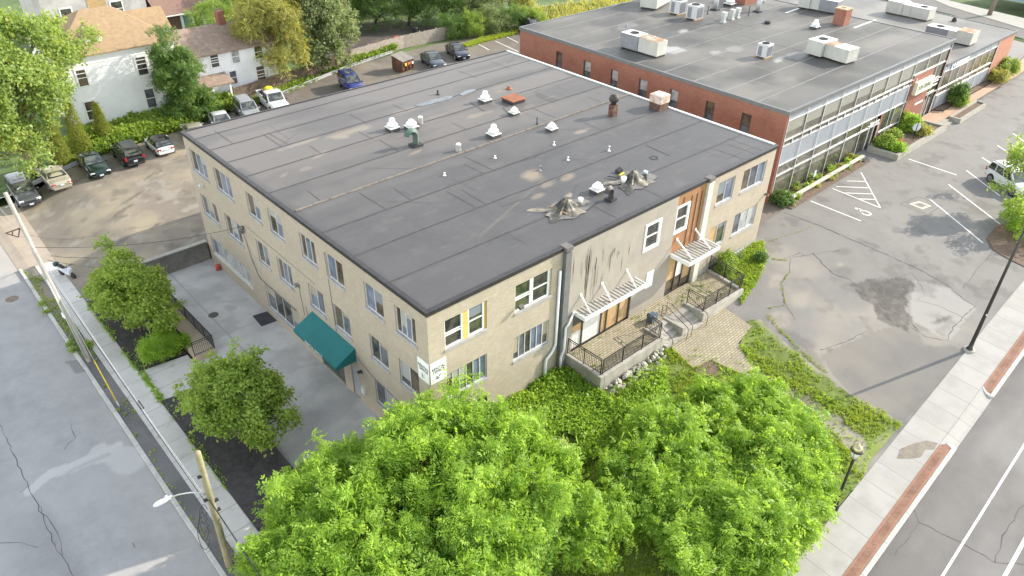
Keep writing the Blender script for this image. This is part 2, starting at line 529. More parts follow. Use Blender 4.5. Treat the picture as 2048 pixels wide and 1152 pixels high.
A_VERGE = paint_mat('asphalt_verge', (0.16, 0.155, 0.155), (0.26, 0.22, 0.16), (0.06, 0.06, 0.06), (0.25, 0.25, 0.24), 0.8, 0.16)
C_PATIO = paint_mat('concrete_patio', (0.50, 0.49, 0.475), (0.52, 0.45, 0.37), (0.29, 0.285, 0.285), (0.52, 0.51, 0.5), 0.45, 0.12, grain=25)
C_SIDE = slab_mat('concrete_side_pavement', (0.50, 0.48, 0.45), (0.56, 0.54, 0.51), (0.13, 0.12, 0.10), 60.0, 1.6, 0.014, stain=((0.30, 0.28, 0.25), 0.55, 0.75, 1.2))
C_MAIN = slab_mat('concrete_main_pavement', (0.345, 0.332, 0.31), (0.385, 0.372, 0.35), (0.16, 0.15, 0.135), 1.58, 60.0, 0.014, rot=0.036, stain=((0.35, 0.32, 0.27), 0.58, 0.8, 0.9))
C_KERB = M('concrete_kerb', (0.46, 0.45, 0.42), 0.9, 0.2, 1.2, 0.15)
C_GREY = M('weathered_concrete', (0.36, 0.34, 0.30), 0.9, 0.25, 1.4, 0.25, stain=((0.18, 0.165, 0.14), 0.55, 0.78))
C_PALE = M('pale_concrete', (0.33, 0.315, 0.275), 0.9, 0.16, 1.6, 0.2)
C_RAMP = M('tan_concrete', (0.42, 0.34, 0.26), 0.9, 0.18, 1.2, 0.2)
BR_PATH = slab_mat('red_paving_brick', (0.22, 0.115, 0.08), (0.32, 0.165, 0.108), (0.20, 0.16, 0.13), 0.21, 0.105, 0.008, 0.5, 0.25, rot=0.82)
BR_EDGE = slab_mat('red_paving_brick_border', (0.29, 0.155, 0.105), (0.34, 0.195, 0.135), (0.2, 0.15, 0.12), 0.105, 0.24, 0.008, 0.0, 0.12, rot=0.036)
PAVER = slab_mat('buff_paving_brick', (0.34, 0.295, 0.215), (0.43, 0.375, 0.285), (0.13, 0.125, 0.06), 0.34, 0.17, 0.018, 0.5, 0.18, stain=((0.21, 0.21, 0.09), 0.56, 0.8, 1.3))
MULCH = M('dark_mulch', (0.055, 0.05, 0.05), 0.95, 0.4, 4, 0.5)
SOIL = M('brown_soil', (0.15, 0.105, 0.075), 0.95, 0.35, 3, 0.5)
GRAVEL = M('grey_rubble_soil', (0.30, 0.28, 0.24), 0.95, 0.35, 4, 0.5)
W_PAINT = M('white_road_paint', (0.78, 0.77, 0.74), 0.75, 0.1, 3, stain=((0.45, 0.44, 0.42), 0.62, 0.85))
CRACK = M('dark_crack', (0.10, 0.095, 0.088), 0.95, 0.3, 4)
WEEDY = M('green_weed_line', (0.17, 0.19, 0.05), 0.95, 0.5, 3)
GRASS = M('lawn_ground', (0.13, 0.175, 0.04), 0.95, 0.45, 1.0, 0.4, stain=((0.16, 0.12, 0.07), 0.62, 0.8))
GRASS_FAR = M('far_grass', (0.10, 0.15, 0.05), 0.95, 0.35, 0.25, 0.3, stain=((0.17, 0.15, 0.10), 0.55, 0.75))
IRON = M('cast_iron', (0.10, 0.095, 0.085), 0.7, 0.3, 6)

# ------------------------------------------------------------------ base ground and streets
sheet('ground', [(-900, -900), (900, -900), (900, 900), (-900, 900)], lambda x, y: -0.6 + 0 * x, GRASS_FAR, 60)
sheet('yard', [(-60, 45), (-3, 49.2), (19, 52.8), (30, 56), (58, 58), (58, 33), (160, 33), (160, 260), (-60, 260)], lambda x, y: z_lot(x, y) - 0.03, GRASS_FAR, 6)

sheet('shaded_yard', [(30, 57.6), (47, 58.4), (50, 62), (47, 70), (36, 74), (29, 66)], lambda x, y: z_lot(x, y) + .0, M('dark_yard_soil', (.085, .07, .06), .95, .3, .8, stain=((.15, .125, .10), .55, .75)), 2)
def p_street(x, y):
    r = 0.55 * sst(-15, -12, x) * fbm(x * .6, y * .2, 5) * 0.5
    b = 0 * x
    # pale dusty splash running out from the kerb
    pl = g2([(60, 978), (100, 945), (150, 928), (200, 905), (232, 893)], z_zero)
    d = segdist(x + 0.5 * (fbm(x * 1.2, y * 1.2, 3) - .5), y + 0.5 * (fbm(x * 1.2, y * 1.2, 4) - .5), pl)
    b = np.maximum(b, np.clip((0.36 - d) / 0.06, 0, 1) * 1.0)
    pl2 = g2([(200, 905), (240, 905), (262, 925)], z_zero)
    d = segdist(x + 0.7 * (fbm(x, y, 8) - .5), y + 0.7 * (fbm(x, y, 9) - .5), pl2)
    b = np.maximum(b, np.clip((0.8 - d) / 0.15, 0, 1) * 0.85)
    hole = segdist(x, y, g2([(130, 945), (175, 922), (215, 906)], z_zero))
    b = b * (1 - 0.75 * np.clip((0.13 + 0.12 * fbm(x * 2, y * 2, 2) - hole) / 0.08, 0, 1))
    g = 0.45 * np.clip((fbm(x * .35, y * .12, 21) - .5) * 5, 0, 1) * sst(-22, -15, x)
    q = g2([(130, 720), (165, 715), (180, 738), (150, 745)], z_zero)
    g = np.maximum(g, inpoly(x, y, q) * 0.8)
    return r, g, b
street = sheet('side_street', [(-24, -14), (-11.42, -14), (-11.42, 36), (-24, 36)], lambda x, y: -0.12 + 0.0 * x, A_STREET, 0.12, p_street)
s2 = sheet('side_street_far_end', [(-60, 36), (-11.42, 36), (-11.42, 130), (-60, 130)], lambda x, y: -0.12 + 0 * x, A_STREET, 2, lambda x, y: (0.5 + 0 * x, 0 * x, 0 * x))
s3 = sheet('side_street_near_end', [(-60, -14), (-60, 36), (-24, 36), (-24, -14)], lambda x, y: -0.12 + 0 * x, A_STREET, 2, lambda x, y: (0.2 + 0 * x, 0 * x, 0 * x))
k = MB()
for i in range(24):
    y0 = -8 + i * 1.83
    k.box((-11.42 + random.Random(i).uniform(-.012, .012), y0, -0.4), (-11.21, y0 + 1.815, 0.05 + random.Random(i + 50).uniform(-.012, .012)))
k.build('side_street_kerb', C_KERB, bevel=0.015)['kind'] = 'structure'
def p_verge(x, y):
    r = 0.9 * np.clip((fbm(x * 1.2, y * .5, 31) - .45) * 4, 0, 1) * np.maximum(sst(24, 30, y), 0.5 * sst(7, 2, y))
    return r, 0.5 * np.clip((fbm(x, y * .4, 33) - .5) * 5, 0, 1), 0 * x
sheet('verge', [(-11.215, -10), (-10.38, -10), (-10.38, 35.6), (-11.215, 35.6)], lambda x, y: 0.02 + 0 * x, A_VERGE, 0.2, p_verge)
sheet('side_pavement', [(-10.385, -10), (-9.0, -10), (-9.0, 35.6), (-10.385, 35.6)], lambda x, y: 0.05 + 0 * x, C_SIDE, 1.2)
sheet('driveway_apron', [(-11.42, 35.6), (-9.0, 35.6), (-8.6, 47.5), (-11.42, 47.5)], lambda x, y: -0.10 + 0.16 * sst(-11.42, -10.6, x) + .8 * (z_lot(x, y) - .06), M('tan_apron', (0.36, 0.30, 0.24), .9, .12, .8, .2), 0.4)

# ------------------------------------------------------------------ patio court beside the building, planting beds
def p_patio(x, y):
    g = 0.55 * np.clip((fbm(x * .5, y * .5, 41) - .5) * 5, 0, 1) + 0.5 * blob(x, y, -3.2, 6, 2.6, 3.5, 0, 42, .7, .6, .6)
    g = np.maximum(g, 0.5 * np.clip((fbm(x * .8 + y * .3, y * .8, 45, 5) - .56) * 9, 0, 1))
    jd = np.minimum(np.abs((y - 17.3 + 100) % 4.4 - 0.0), np.abs(x + 3.2))
    g = np.maximum(g, np.clip((0.07 - jd) / 0.05, 0, 1) * .9)
    r = 0.5 * np.clip((fbm(x * .4, y * .4, 47) - .52) * 6, 0, 1) * sst(-3, -6, x)
    return r, g, 0.4 * np.clip((fbm(x * .6, y * .6, 49) - .55) * 6, 0, 1)
sheet('patio', [(-5.7, 1.5), (0.02, 1.5), (0.02, 28.25), (-5.9, 28.25), (-5.9, 26), (-4.6, 26), (-4.6, 17.0), (-5.7, 17.0)], z_zero, C_PATIO, 0.12, p_patio)
sheet('entrance_walk', [(-9.0, 14.75), (-5.7, 14.4), (-5.7, 17.0), (-6.05, 17.0), (-6.05, 18.1), (-9.0, 18.35)], lambda x, y: 0.052 - 0.05 * sst(-9, -5.8, x), C_SIDE, 0.6)
sheet('planting_bed', [(-9.0, 18.35), (-6.05, 18.1), (-6.05, 28.25), (-9.0, 28.25)], lambda x, y: 0.07 + 0.1 * fbm(x, y, 3), MULCH, 0.3)
sheet('planting_bed', [(-9.0, -4), (-5.7, -4), (-5.7, 14.4), (-9.0, 14.75)], lambda x, y: 0.07 + 0.1 * fbm(x, y, 4), MULCH, 0.3)
mb = MB()
mb.lathe(U(427, 630, 0.0), [(0.34, -0.1), (0.34, 0.012), (0.30, 0.012), (0.28, 0.02), (0.0, 0.02)], 28)
tag(mb.build('manhole_cover', IRON), 'round dark cast iron manhole cover set in the pale patio concrete', 'manhole cover')
mb = MB()
a, b, c, d = [U(p, q, 0.0) for p, q in ((505, 632), (537, 622), (556, 641), (523, 653))]
mb.prism([tuple(v[:2]) for v in (a, b, c, d)], 0.004, 0.02)
tag(mb.build('door_mat', M('black_rubber', (0.05, 0.05, 0.06), .9, .2, 5)), 'large black rubber mat lying on the patio by the wide ground floor window', 'mat')

# ------------------------------------------------------------------ back parking lot
def p_lot(x, y):
    r = 0.8 * np.clip((fbm(x * .35, y * .35, 51) - .42) * 4, 0, 1)
    g = 0 * x
    for (u, v, rx, ry, an, sd) in ((247, 420, 1.5, .22, .25, 1), (262, 397, 1.7, .2, .25, 2), (317, 345, .5, .22, .3, 4), (310, 452, .5, .2, .2, 5), (300, 352, 1.4, .16, .3, 9)):
        p = G(u, v, z_lot); g = np.maximum(g, 0.75 * blob(x, y, p.x, p.y, rx, ry, an + .3, sd, .35, .3, 1.5))
    g = np.maximum(g, 0.5 * np.clip((fbm(x * .9, y * .9, 55, 5) - .6) * 9, 0, 1))
    g = np.maximum(g, 0.75 * sst(6, 20, x) * (0.5 + fbm(x * .5, y * .5, 57) * .6))
    b = 0.5 * np.clip((fbm(x * 1.1, y * 1.1, 59, 4) - .62) * 12, 0, 1)
    return r, g, b
LOTTOP = [(-8.8, 47.0), (-2.5, 49.6), (19, 53.2), (30, 56.3), (60, 58)]
sheet('parking_lot', [(-9.0, 28.25), (60, 28.25), (60, 58)] + LOTTOP[::-1][1:] + [(-9.0, 35.6)], z_lot, A_LOT, 0.25, p_lot)
sheet('alley', [(29.5, -0.6), (36.2, -0.6), (36.2, 30), (29.5, 30)], lambda x, y: z_front(x, y) * (1 - sst(4, 26, y)) + z_lot(x, y) * sst(4, 26, y) - 0.02, A_LOT, 0.5, lambda x, y: (0 * x, .4 + 0 * x, 0 * x))
mb = MB()
for a, b in (((957, 88), (978, 100)), ((990, 82), (1036, 103)), ((1014, 74), (1036, 85))):
    ribbon(mb, [G(*a, z_lot), G(*b, z_lot)], 0.11, z_lot, 0.006)
mb.build('back_lot_lines', W_PAINT)['kind'] = 'structure'
mb = MB()
for i, (px_, wd) in enumerate(([[(100, 512), (150, 515), (230, 517), (290, 517)], .06], [[(95, 520), (135, 528), (190, 535)], .05], [[(250, 460), (300, 452), (350, 440), (400, 430)], .04], [[(60, 470), (130, 480), (200, 470)], .03])):
    ribbon(mb, g2(px_, z_lot), wd, z_lot, 0.005, 0.06, i, 0.5, 0.5)
mb.build('back_lot_crack', CRACK)['kind'] = 'structure'

# ------------------------------------------------------------------ front parking lot, main street
def p_front(x, y):
    g = 0 * x
    nx_, ny_ = x + .9 * (fbm(x * .9, y * .9, 61, 5) - .5), y + .9 * (fbm(x * .9, y * .9, 62, 5) - .5)
    q = g2([(1708, 568), (1735, 556), (1765, 562), (1800, 556), (1824, 560), (1820, 590), (1806, 615), (1818, 640), (1812, 662), (1788, 652), (1758, 636), (1745, 612), (1722, 598)], z_front)
    g = np.maximum(g, inpoly(nx_, ny_, q) * (.55 + .9 * (fbm(x * 3, y * 3, 63, 3) - .25)))
    q = g2([(1735, 566), (1812, 566), (1800, 600), (1760, 615)], z_front)
    g = np.clip(np.maximum(g, inpoly(nx_, ny_, q) * (.8 + .6 * (fbm(x * 4, y * 4, 64, 3) - .4))), 0, 1)
    p = G(1885, 640, z_front); g = np.maximum(g, .8 * blob(x, y, p.x, p.y, .9, .25, -.3, 66, .5, .4, 2))
    p = G(1705, 570, z_front); g = np.maximum(g, .7 * blob(x, y, p.x, p.y, .35, .3, 0, 67, .3, .5, 2))
    p = G(1660, 700, z_front); g = np.maximum(g, .6 * blob(x, y, p.x, p.y, .35, .2, 0, 68, .3, .5, 2))
    g = np.maximum(g, .35 * np.clip((fbm(x * .8, y * .8, 69, 5) - .58) * 9, 0, 1))
    # newer darker asphalt along the near edge and at the driveway mouth
    q = g2([(1640, 710), (1760, 660), (1822, 640), (1850, 690), (1960, 700), (1800, 850), (1700, 790)], z_front)
    g = np.maximum(g, inpoly(x + .3 * (fbm(x, y, 6) - .5), y, q) * (.25 + .12 * fbm(x * .5, y * .5, 7)))
    q = g2([(1640, 380), (1800, 250), (2048, 130), (2048, 420), (1985, 480), (1925, 580)], z_front)
    b = inpoly(x, y, q) * .10
    q = g2([(1820, 560), (1890, 572), (1950, 615), (1900, 683), (1822, 640)], z_front)
    b = np.maximum(b, inpoly(x + .25 * (fbm(x, y, 8) - .5), y + .25 * (fbm(x, y, 9) - .5), q) * .75)
    r = .55 * np.clip((fbm(x * .3, y * .3, 71) - .45) * 4, 0, 1) * sst(36, 28, x)
    for u, v, rx in ((1680, 530, .5), (1600, 600, 1.6), (1560, 640, 1.4), (1640, 760, 1.2), (1552, 560, 1.2)):
        p = G(u, v, z_front); r = np.maximum(r, .7 * blob(x, y, p.x, p.y, rx, rx * .5, .3, int(u), .6, .6, .8))
    return r, g, b
FL = [(14, -14), ms(3, .15), ms(95, .15), (100, 3.4), (36, 3.4), (36, 1.2), (30, 1.2), (22, 0.3), (14, -3)]
sheet('parking_lot', FL, z_front, A_FRONT, 0.16, p_front)
bpy.data.objects['parking_lot.001'].name = 'front_parking_lot'
# streets at the right, far side
def p_main(x, y):
    s, n = to_ms(x, y)
    g = .75 * sst(-3.6, -2.6, n) * (.4 + fbm(s * .5, n * 2, 81)) * .8 + .35 * np.clip((fbm(s * .2, n * .8, 83) - .5) * 5, 0, 1)
    r = .5 * sst(-2.9, -2.5, n) * np.clip((fbm(s * .8, n, 85) - .45) * 5, 0, 1)
    return r, g, .35 * np.clip((fbm(s * .25, n * .5, 87) - .5) * 5, 0, 1)
zst = lambda x, y: z_front(x, y) - 0.12
sheet('main_street', [ms(-45, -16), ms(100, -16), ms(100, -2.45), ms(-45, -2.45)], zst, A_MAIN, 0.3, p_main)
sheet('main_pavement', [ms(-18, -1.68), ms(100, -1.68), ms(100, .15), ms(-18, .15)], lambda x, y: z_front(x, y) + .02, C_MAIN, 0.8)
sheet('main_pavement', [ms(9.38, -2.44), ms(15.1, -2.44), ms(15.6, -1.69), ms(9.1, -1.69)], lambda x, y: z_front(x, y) + .02 - .12 * sst(-1.7, -2.4, to_ms(x, y)[1]), C_MAIN, 0.3)
for P, E0, E1 in (([ms(-18, -1.71), ms(9.2, -1.71), ms(9.5, -1.95), ms(9.35, -2.22), ms(-18, -2.22)], -18, 9.2), ([ms(15.55, -1.71), ms(60, -1.71), ms(60, -2.22), ms(15.2, -2.22), ms(15.25, -2.0)], 15.5, 60)):
    sheet('brick_strip', P, lambda x, y: z_front(x, y) + .024, BR_PATH, 0.5)
    for n0, n1 in ((-1.69, -1.80), (-2.12, -2.23)):
        sheet('brick_strip', [ms(E0, n0), ms(E1, n0), ms(E1, n1), ms(E0, n1)], lambda x, y: z_front(x, y) + .03, BR_EDGE, 0.5)
k = MB()
for s0, s1 in ((-18, 9.6), (15.1, 60)):
    q = s0
    while q < s1 - .01:
        q2 = min(q + 2.4, s1)
        P = [ms(q + .006, -2.235), ms(q2 - .006, -2.235), ms(q2 - .006, -2.45), ms(q + .006, -2.45)]
        k.prism(P, lambda x, y: z_front(x, y) - .3, lambda x, y: z_front(x, y) + .035); q = q2
for P in ([ms(9.36, -2.45), ms(9.6, -2.40), ms(9.72, -2.2), ms(9.66, -1.93), ms(9.52, -1.93), ms(9.37, -2.23)], [ms(15.1, -2.45), ms(15.1, -2.235), ms(15.2, -2.2), ms(15.24, -2.0), ms(15.6, -1.70), ms(15.42, -1.68), ms(15.05, -2.0), ms(14.98, -2.35)]):
    k.prism(P, lambda x, y: z_front(x, y) - .3, lambda x, y: z_front(x, y) + .036)
k.build('main_street_kerb', C_KERB, bevel=0.02)['kind'] = 'structure'
mb = MB()
ribbon(mb, [ms(-30, -4.86), ms(90, -4.86)], .11, zst, .006)
ribbon(mb, [ms(-30, -6.84), ms(90, -6.84)], .16, zst, .006)
mb.build('main_street_lines', W_PAINT)['kind'] = 'structure'
mb = MB()
for i, (P, wd) in enumerate((([(1838, 1045), (1920, 1085), (1990, 1125), (2048, 1130)], .045), ([(1990, 1125), (2010, 1060), (2048, 1010)], .045), ([(1820, 1000), (1838, 1045), (1790, 1110)], .03))):
    ribbon(mb, g2(P, zst), wd, zst, .004, .07, i, .4, .5)
mb.build('main_street_crack', CRACK)['kind'] = 'structure'
# cracks in the side street
mb = MB()
for i, (P, wd) in enumerate((([(0, 850), (40, 940), (62, 985), (85, 1030), (110, 1090), (145, 1152), (150, 1165)], .03), ([(0, 1086), (40, 1085), (75, 1095)], .03), ([(75, 1010), (115, 1065), (125, 1110)], .03), ([(142, 848), (150, 875), (128, 900)], .025), ([(40, 985), (60, 970)], .03), ([(265, 1085), (270, 1095)], .03), ([(0, 560), (25, 548), (40, 540)], .05))):
    ribbon(mb, g2(P, lambda x, y: -0.12), wd, lambda x, y: -.12, .004, .07, i, .35, .5)
mb.build('side_street_crack', CRACK)['kind'] = 'structure'
mb = MB(); mb.lathe(U(24, 598, -0.12), [(.42, -.1), (.42, .008), (.36, .008), (.35, .014), (0, .014)], 28)
tag(mb.build('manhole_cover', M('rusty_iron', (.20, .15, .12), .8, .25, 6)), 'rust brown round manhole cover in the side street', 'manhole cover')

# front lot: cracks, weeds in cracks, painted lines
mb = MB()
for i, (P, wd) in enumerate(([[(1568, 425), (1640, 452), (1700, 478), (1780, 512), (1850, 545), (1905, 577)], .09], [[(1905, 577), (1925, 598), (1950, 612)], .05], [[(1585, 515), (1630, 508), (1680, 500)], .05], [[(1625, 505), (1650, 532), (1665, 548), (1700, 560), (1712, 572)], .07], [[(1555, 520), (1585, 512), (1600, 505)], .05], [[(1582, 515), (1578, 545), (1562, 565), (1570, 605), (1590, 640)], .05], [[(1535, 617), (1570, 610)], .05], [[(1640, 700), (1700, 680), (1735, 660)], .05], [[(1820, 640), (1838, 662)], .07], [[(1895, 680), (1905, 655), (1950, 612)], .05], [[(1805, 552), (1822, 545), (1835, 560), (1850, 590)], .03], [[(1830, 600), (1880, 612), (1935, 640)], .03], [[(1822, 655), (1850, 672), (1890, 682)], .05], [[(1925, 578), (1950, 545), (1985, 505)], .04])):
    ribbon(mb, g2(P, z_front), wd, z_front, .004, .06, i, .3, .6)
mb.build('front_lot_crack', CRACK)['kind'] = 'structure'
def line(mb, a, b, wd): ribbon(mb, [G(*a, z_front), G(*b, z_front)], wd, z_front, .008, step=1.0)
mb = MB()
for a, b in (((1621, 402), (1722, 442)), ((1817, 318), (1913, 350)), ((1897, 369), (2001, 449)), ((1886, 420), (1966, 486)), ((1933, 341), (2000, 392)), ((1964, 315), (2010, 345)), ((1995, 291), (2048, 327)), ((2026, 267), (2048, 283)), ((2012, 365), (2048, 390)), ((1860, 399), (1885, 419))):
    line(mb, a, b, .12)
for a, b in (((1722, 345), (1761, 416)), ((1665, 377), (1761, 416)), ((1694, 362), (1731, 363)), ((1672, 373), (1738, 376)), ((1688, 386), (1745, 388)), ((1718, 398), (1752, 399))):
    line(mb, a, b, .10)
mb.build('front_lot_lines', W_PAINT)['kind'] = 'structure'
# wheelchair symbol painted in the accessible bay
mb = MB()
o = G(1725, 423, z_front); ax = (G(1738, 429, z_front) - G(1712, 418, z_front)).normalized(); ay = Vector((-ax.y, ax.x, 0))
def wc(u, v): q = o + ax * u + ay * v; return (q.x, q.y)
ring = [wc(.32 + .34 * math.cos(t), -.02 + .34 * math.sin(t)) for t in np.linspace(-2.3, 2.1, 16)]
ribbon(mb, ring, .11, z_front, .008, step=1)
ribbon(mb, [wc(-.42, .22), wc(-.05, .12), wc(.05, .3), wc(.42, .28), wc(.72, .10)], .11, z_front, .009, step=1)
ribbon(mb, [wc(-.15, .12), wc(-.12, -.18)], .09, z_front, .010, step=1)
c = wc(-.55, .05); hd = [(c[0] + .13 * math.cos(t), c[1] + .13 * math.sin(t)) for t in np.linspace(0, 2 * PI, 13)[:-1]]
mb.add([(x, y, float(z_front(x, y)) + .009) for x, y in hd], [tuple(range(12))])
mb.build('wheelchair_symbol', W_PAINT)['kind'] = 'structure'
# patched utility square
mb = MB()
q = [G(u, v, z_front) for u, v in ((1838, 402), (1864, 412), (1845, 419), (1817, 408))]
i_ = [a_.lerp(sum(q, Vector()) / 4, .45) for a_ in q]
for k_ in range(4):
    a_, b_ = q[k_], q[(k_ + 1) % 4]; c_, d_ = i_[(k_ + 1) % 4], i_[k_]
    mb.add([tuple(v + Vector((0, 0, .008))) for v in (a_, b_, c_, d_)], [(0, 1, 2, 3)])
mb.build('utility_square', M('tan_patch', (.50, .45, .36), .9, .1, 3))['kind'] = 'structure'
mb = MB()
ribbon(mb, g2([(1800, 408), (1838, 393), (1882, 412), (1856, 429), (1800, 408)], z_front), .05, z_front, .005)
mb.build('utility_square_joint', CRACK)['kind'] = 'structure'

# ------------------------------------------------------------------ lawn in front and rough grass
LAWN = [(-9, -14.5), ms(-18, .16), ms(0, .16), ms(4.2, .2)] + g2([(1745, 915), (1765, 895), (1802, 850), (1770, 825), (1700, 790), (1640, 745), (1585, 700), (1545, 665), (1520, 640), (1497, 642), (1480, 690), (1440, 705), (1345, 700)], z_front) + [(15.5, -3.1), (9.8, -3.0), (9.8, 0.05), (0.05, 0.05), (-0.05, 1.55), (-5.7, 1.55), (-5.7, -4), (-9, -4)]
LAWNM = paint_mat('lawn_soil', (0.125, 0.165, 0.04), (0.30, 0.27, 0.22), (0.07, 0.075, 0.03), (0.20, 0.25, 0.06), 1.0, .35, .95, 30, .4)
TRK = g2([(1500, 745), (1590, 790), (1650, 830), (1700, 880), (1720, 930)], z_front)
LEDGE = g2([(1745, 915), (1802, 850), (1770, 825), (1700, 790), (1640, 745), (1585, 700), (1520, 640)], z_front)
def bare(x, y):
    wx, wy = x + 1.2 * (fbm(x * .8, y * .8, 93) - .5), y + 1.2 * (fbm(x * .8, y * .8, 94) - .5)
    d1 = segdist(wx, wy, TRK); d2 = segdist(x, y, LEDGE)
    return np.maximum(np.clip((.75 - d1) / .35, 0, 1), np.clip((.55 - d2) / .5, 0, 1) * np.clip((fbm(x * 1.1, y * 1.1, 95) - .35) * 5, 0, 1))
sheet('lawn', LAWN, lambda x, y: z_front(x, y) + .035 + .06 * fbm(x * 1.3, y * 1.3, 91), LAWNM, 0.22, lambda x, y: (bare(x, y), .7 * np.clip((fbm(x * .5, y * .5, 96) - .55) * 5, 0, 1), .8 * np.clip((fbm(x * .7, y * .7, 98) - .5) * 5, 0, 1)))
PATCH = g2([(1405, 535), (1455, 505), (1525, 482), (1532, 515), (1520, 555), (1500, 585), (1482, 612), (1478, 580)], z_front) + [(23.5, -3), (23.5, -.1)]
sheet('grass_patch', PATCH, lambda x, y: z_front(x, y) + .035 + .05 * fbm(x * 1.3, y * 1.3, 92), GRASS, 0.3)
# dirt track and bare soil
sheet('bare_soil', g2([(1415, 720), (1440, 738), (1428, 752), (1400, 755), (1390, 742)], z_front), lambda x, y: z_front(x, y) + .105, SOIL, .4)
# damp patch on the pavement beside the driveway
mb = MB(); q = [ms(a_, b_) for a_, b_ in ((6.6, -.5), (7.4, -.35), (8.3, -.7), (9.0, -1.1), (9.25, -1.6), (8.6, -1.62), (8.3, -1.3), (7.6, -1.35), (7.1, -1.0))]
mb.add([(x_, y_, float(z_front(x_, y_)) + .026) for x_, y_ in q], [tuple(range(len(q)))[::-1]]); mb.build('damp_patch', M('damp_concrete', (.17, .145, .11), .55, .3, 2.5))['kind'] = 'structure'
sheet('side_drive', [(86.6, 3.6), (104, 3.6), (112, 36), (90, 36)], lambda x, y: 2.7 + 0 * x, A_FRONT, 2, lambda x, y: (0 * x, 0 * x, .5 + 0 * x))
FS = lambda x, y: 1.95 + 0 * x
sheet('far_street', g2([(1700, -40), (1770, -2), (1900, 28), (2060, 82), (2060, 62), (1900, 14), (1800, -30)], FS), lambda x, y: 1.95 + 0 * x, A_MAIN, 3, lambda x, y: (0 * x, .3 + 0 * x, 0 * x))
sheet('far_pavement', g2([(1800, -30), (1900, 14), (2060, 62), (2060, 40), (1900, 2), (1820, -40)], FS), lambda x, y: 2.0 + 0 * x, C_MAIN, 3)
# buff brick path from the steps
sheet('paved_path', g2([(1335, 690), (1345, 672), (1405, 628), (1440, 612), (1503, 655), (1475, 690), (1507, 742), (1485, 752), (1420, 722), (1387, 741)], z_front), lambda x, y: z_front(x, y) + .11, PAVER, .5)
# ------------------------------------------------------------------ wall and window helpers
class Wall:
    """a vertical plane: axis 'x' or 'y', at c, outward sign; P(u, d, z) = along the wall, outward, height"""
    def __init__(s, axis, c, out): s.axis, s.c, s.out = axis, c, out
    def P(s, u, d, z):
        v = s.c + s.out * d
        return (v, u, z) if s.axis == 'x' else (u, v, z)
    def box(s, mb, u0, u1, d0, d1, z0, z1):
        a, b = s.P(u0, d0, z0), s.P(u1, d1, z1)
        return mb.box([min(p, q) for p, q in zip(a, b)], [max(p, q) for p, q in zip(a, b)])
    def face(s, mb, u0, u1, d, z0, z1):
        q = [s.P(u0, d, z0), s.P(u1, d, z0), s.P(u1, d, z1), s.P(u0, d, z1)]
        n = (Vector(q[1]) - Vector(q[0])).cross(Vector(q[2]) - Vector(q[0]))
        o = n.x if s.axis == 'x' else n.y
        if o * s.out < 0: q = q[::-1]
        return mb.add(q, [(0, 1, 2, 3)])
    def wall(s, mb, u0, u1, z0, z1, holes, depth=0.16):
        us = sorted({u0, u1} | {h[0] for h in holes} | {h[1] for h in holes})
        zs = sorted({z0, z1} | {h[2] for h in holes} | {h[3] for h in holes})
        for a, b in zip(us[:-1], us[1:]):
            for c, d in zip(zs[:-1], zs[1:]):
                m, n = (a + b) / 2, (c + d) / 2
                if not any(h[0] < m < h[1] and h[2] < n < h[3] for h in holes): s.face(mb, a, b, 0, c, d)
        for a, b, c, d in holes:
            for p, q, r, t in (((a, 0, c), (a, 0, d), (a, -depth, d), (a, -depth, c)), ((b, 0, c), (b, -depth, c), (b, -depth, d), (b, 0, d)),
                               ((a, 0, d), (b, 0, d), (b, -depth, d), (a, -depth, d)), ((a, 0, c), (a, -depth, c), (b, -depth, c), (b, 0, c))):
                mb.add([s.P(*p), s.P(*q), s.P(*r), s.P(*t)], [(0, 1, 2, 3)])
GL = {'b': glass_mat('pane_blue_blind', (.17, .20, .27), .12, .6, (.11, .13, .18), 1.0), 'd': glass_mat('pane_dark', (.035, .037, .04), .06, .8, (.09, .085, .07), 1.6),
      'n': glass_mat('pane_brown', (.13, .10, .07), .15, .6, (.06, .05, .045), 1.3), 'c': glass_mat('pane_pale_curtain', (.42, .42, .41), .2, .5, (.28, .29, .30), 2.2),
      'g': glass_mat('pane_greenish', (.10, .11, .065), .06, .8, (.04, .05, .03), 1.2), 's': glass_mat('pane_slate', (.13, .14, .16), .1, .7, (.07, .075, .085), 1.2),
      'w': M('board_white', (.66, .64, .60), .8, .1), 'o': M('board_plywood', (.45, .30, .15), .85, .2, 2), 'y': M('board_yellow', (.62, .42, .14), .8, .1)}
WR = random.Random(21)
BLINDS = [glass_mat('pale_blind', (.36, .36, .35), .25, .6), glass_mat('cream_blind', (.34, .31, .24), .25, .6), glass_mat('grey_blind', (.20, .22, .25), .2, .6)]
F_ALU = M('pale_aluminium_frame', (.58, .58, .57), .5, .1, 3, spec=.5)
F_WHITE = M('white_vinyl_frame', (.80, .80, .79), .5, .05, 3)
F_DARK = M('dark_bronze_frame', (.07, .06, .055), .5, .2, 3)
SILL = M('grey_stone_sill', (.33, .33, .34), .9, .22, 2.5, .2, stain=((.20, .19, .18), .55, .75))
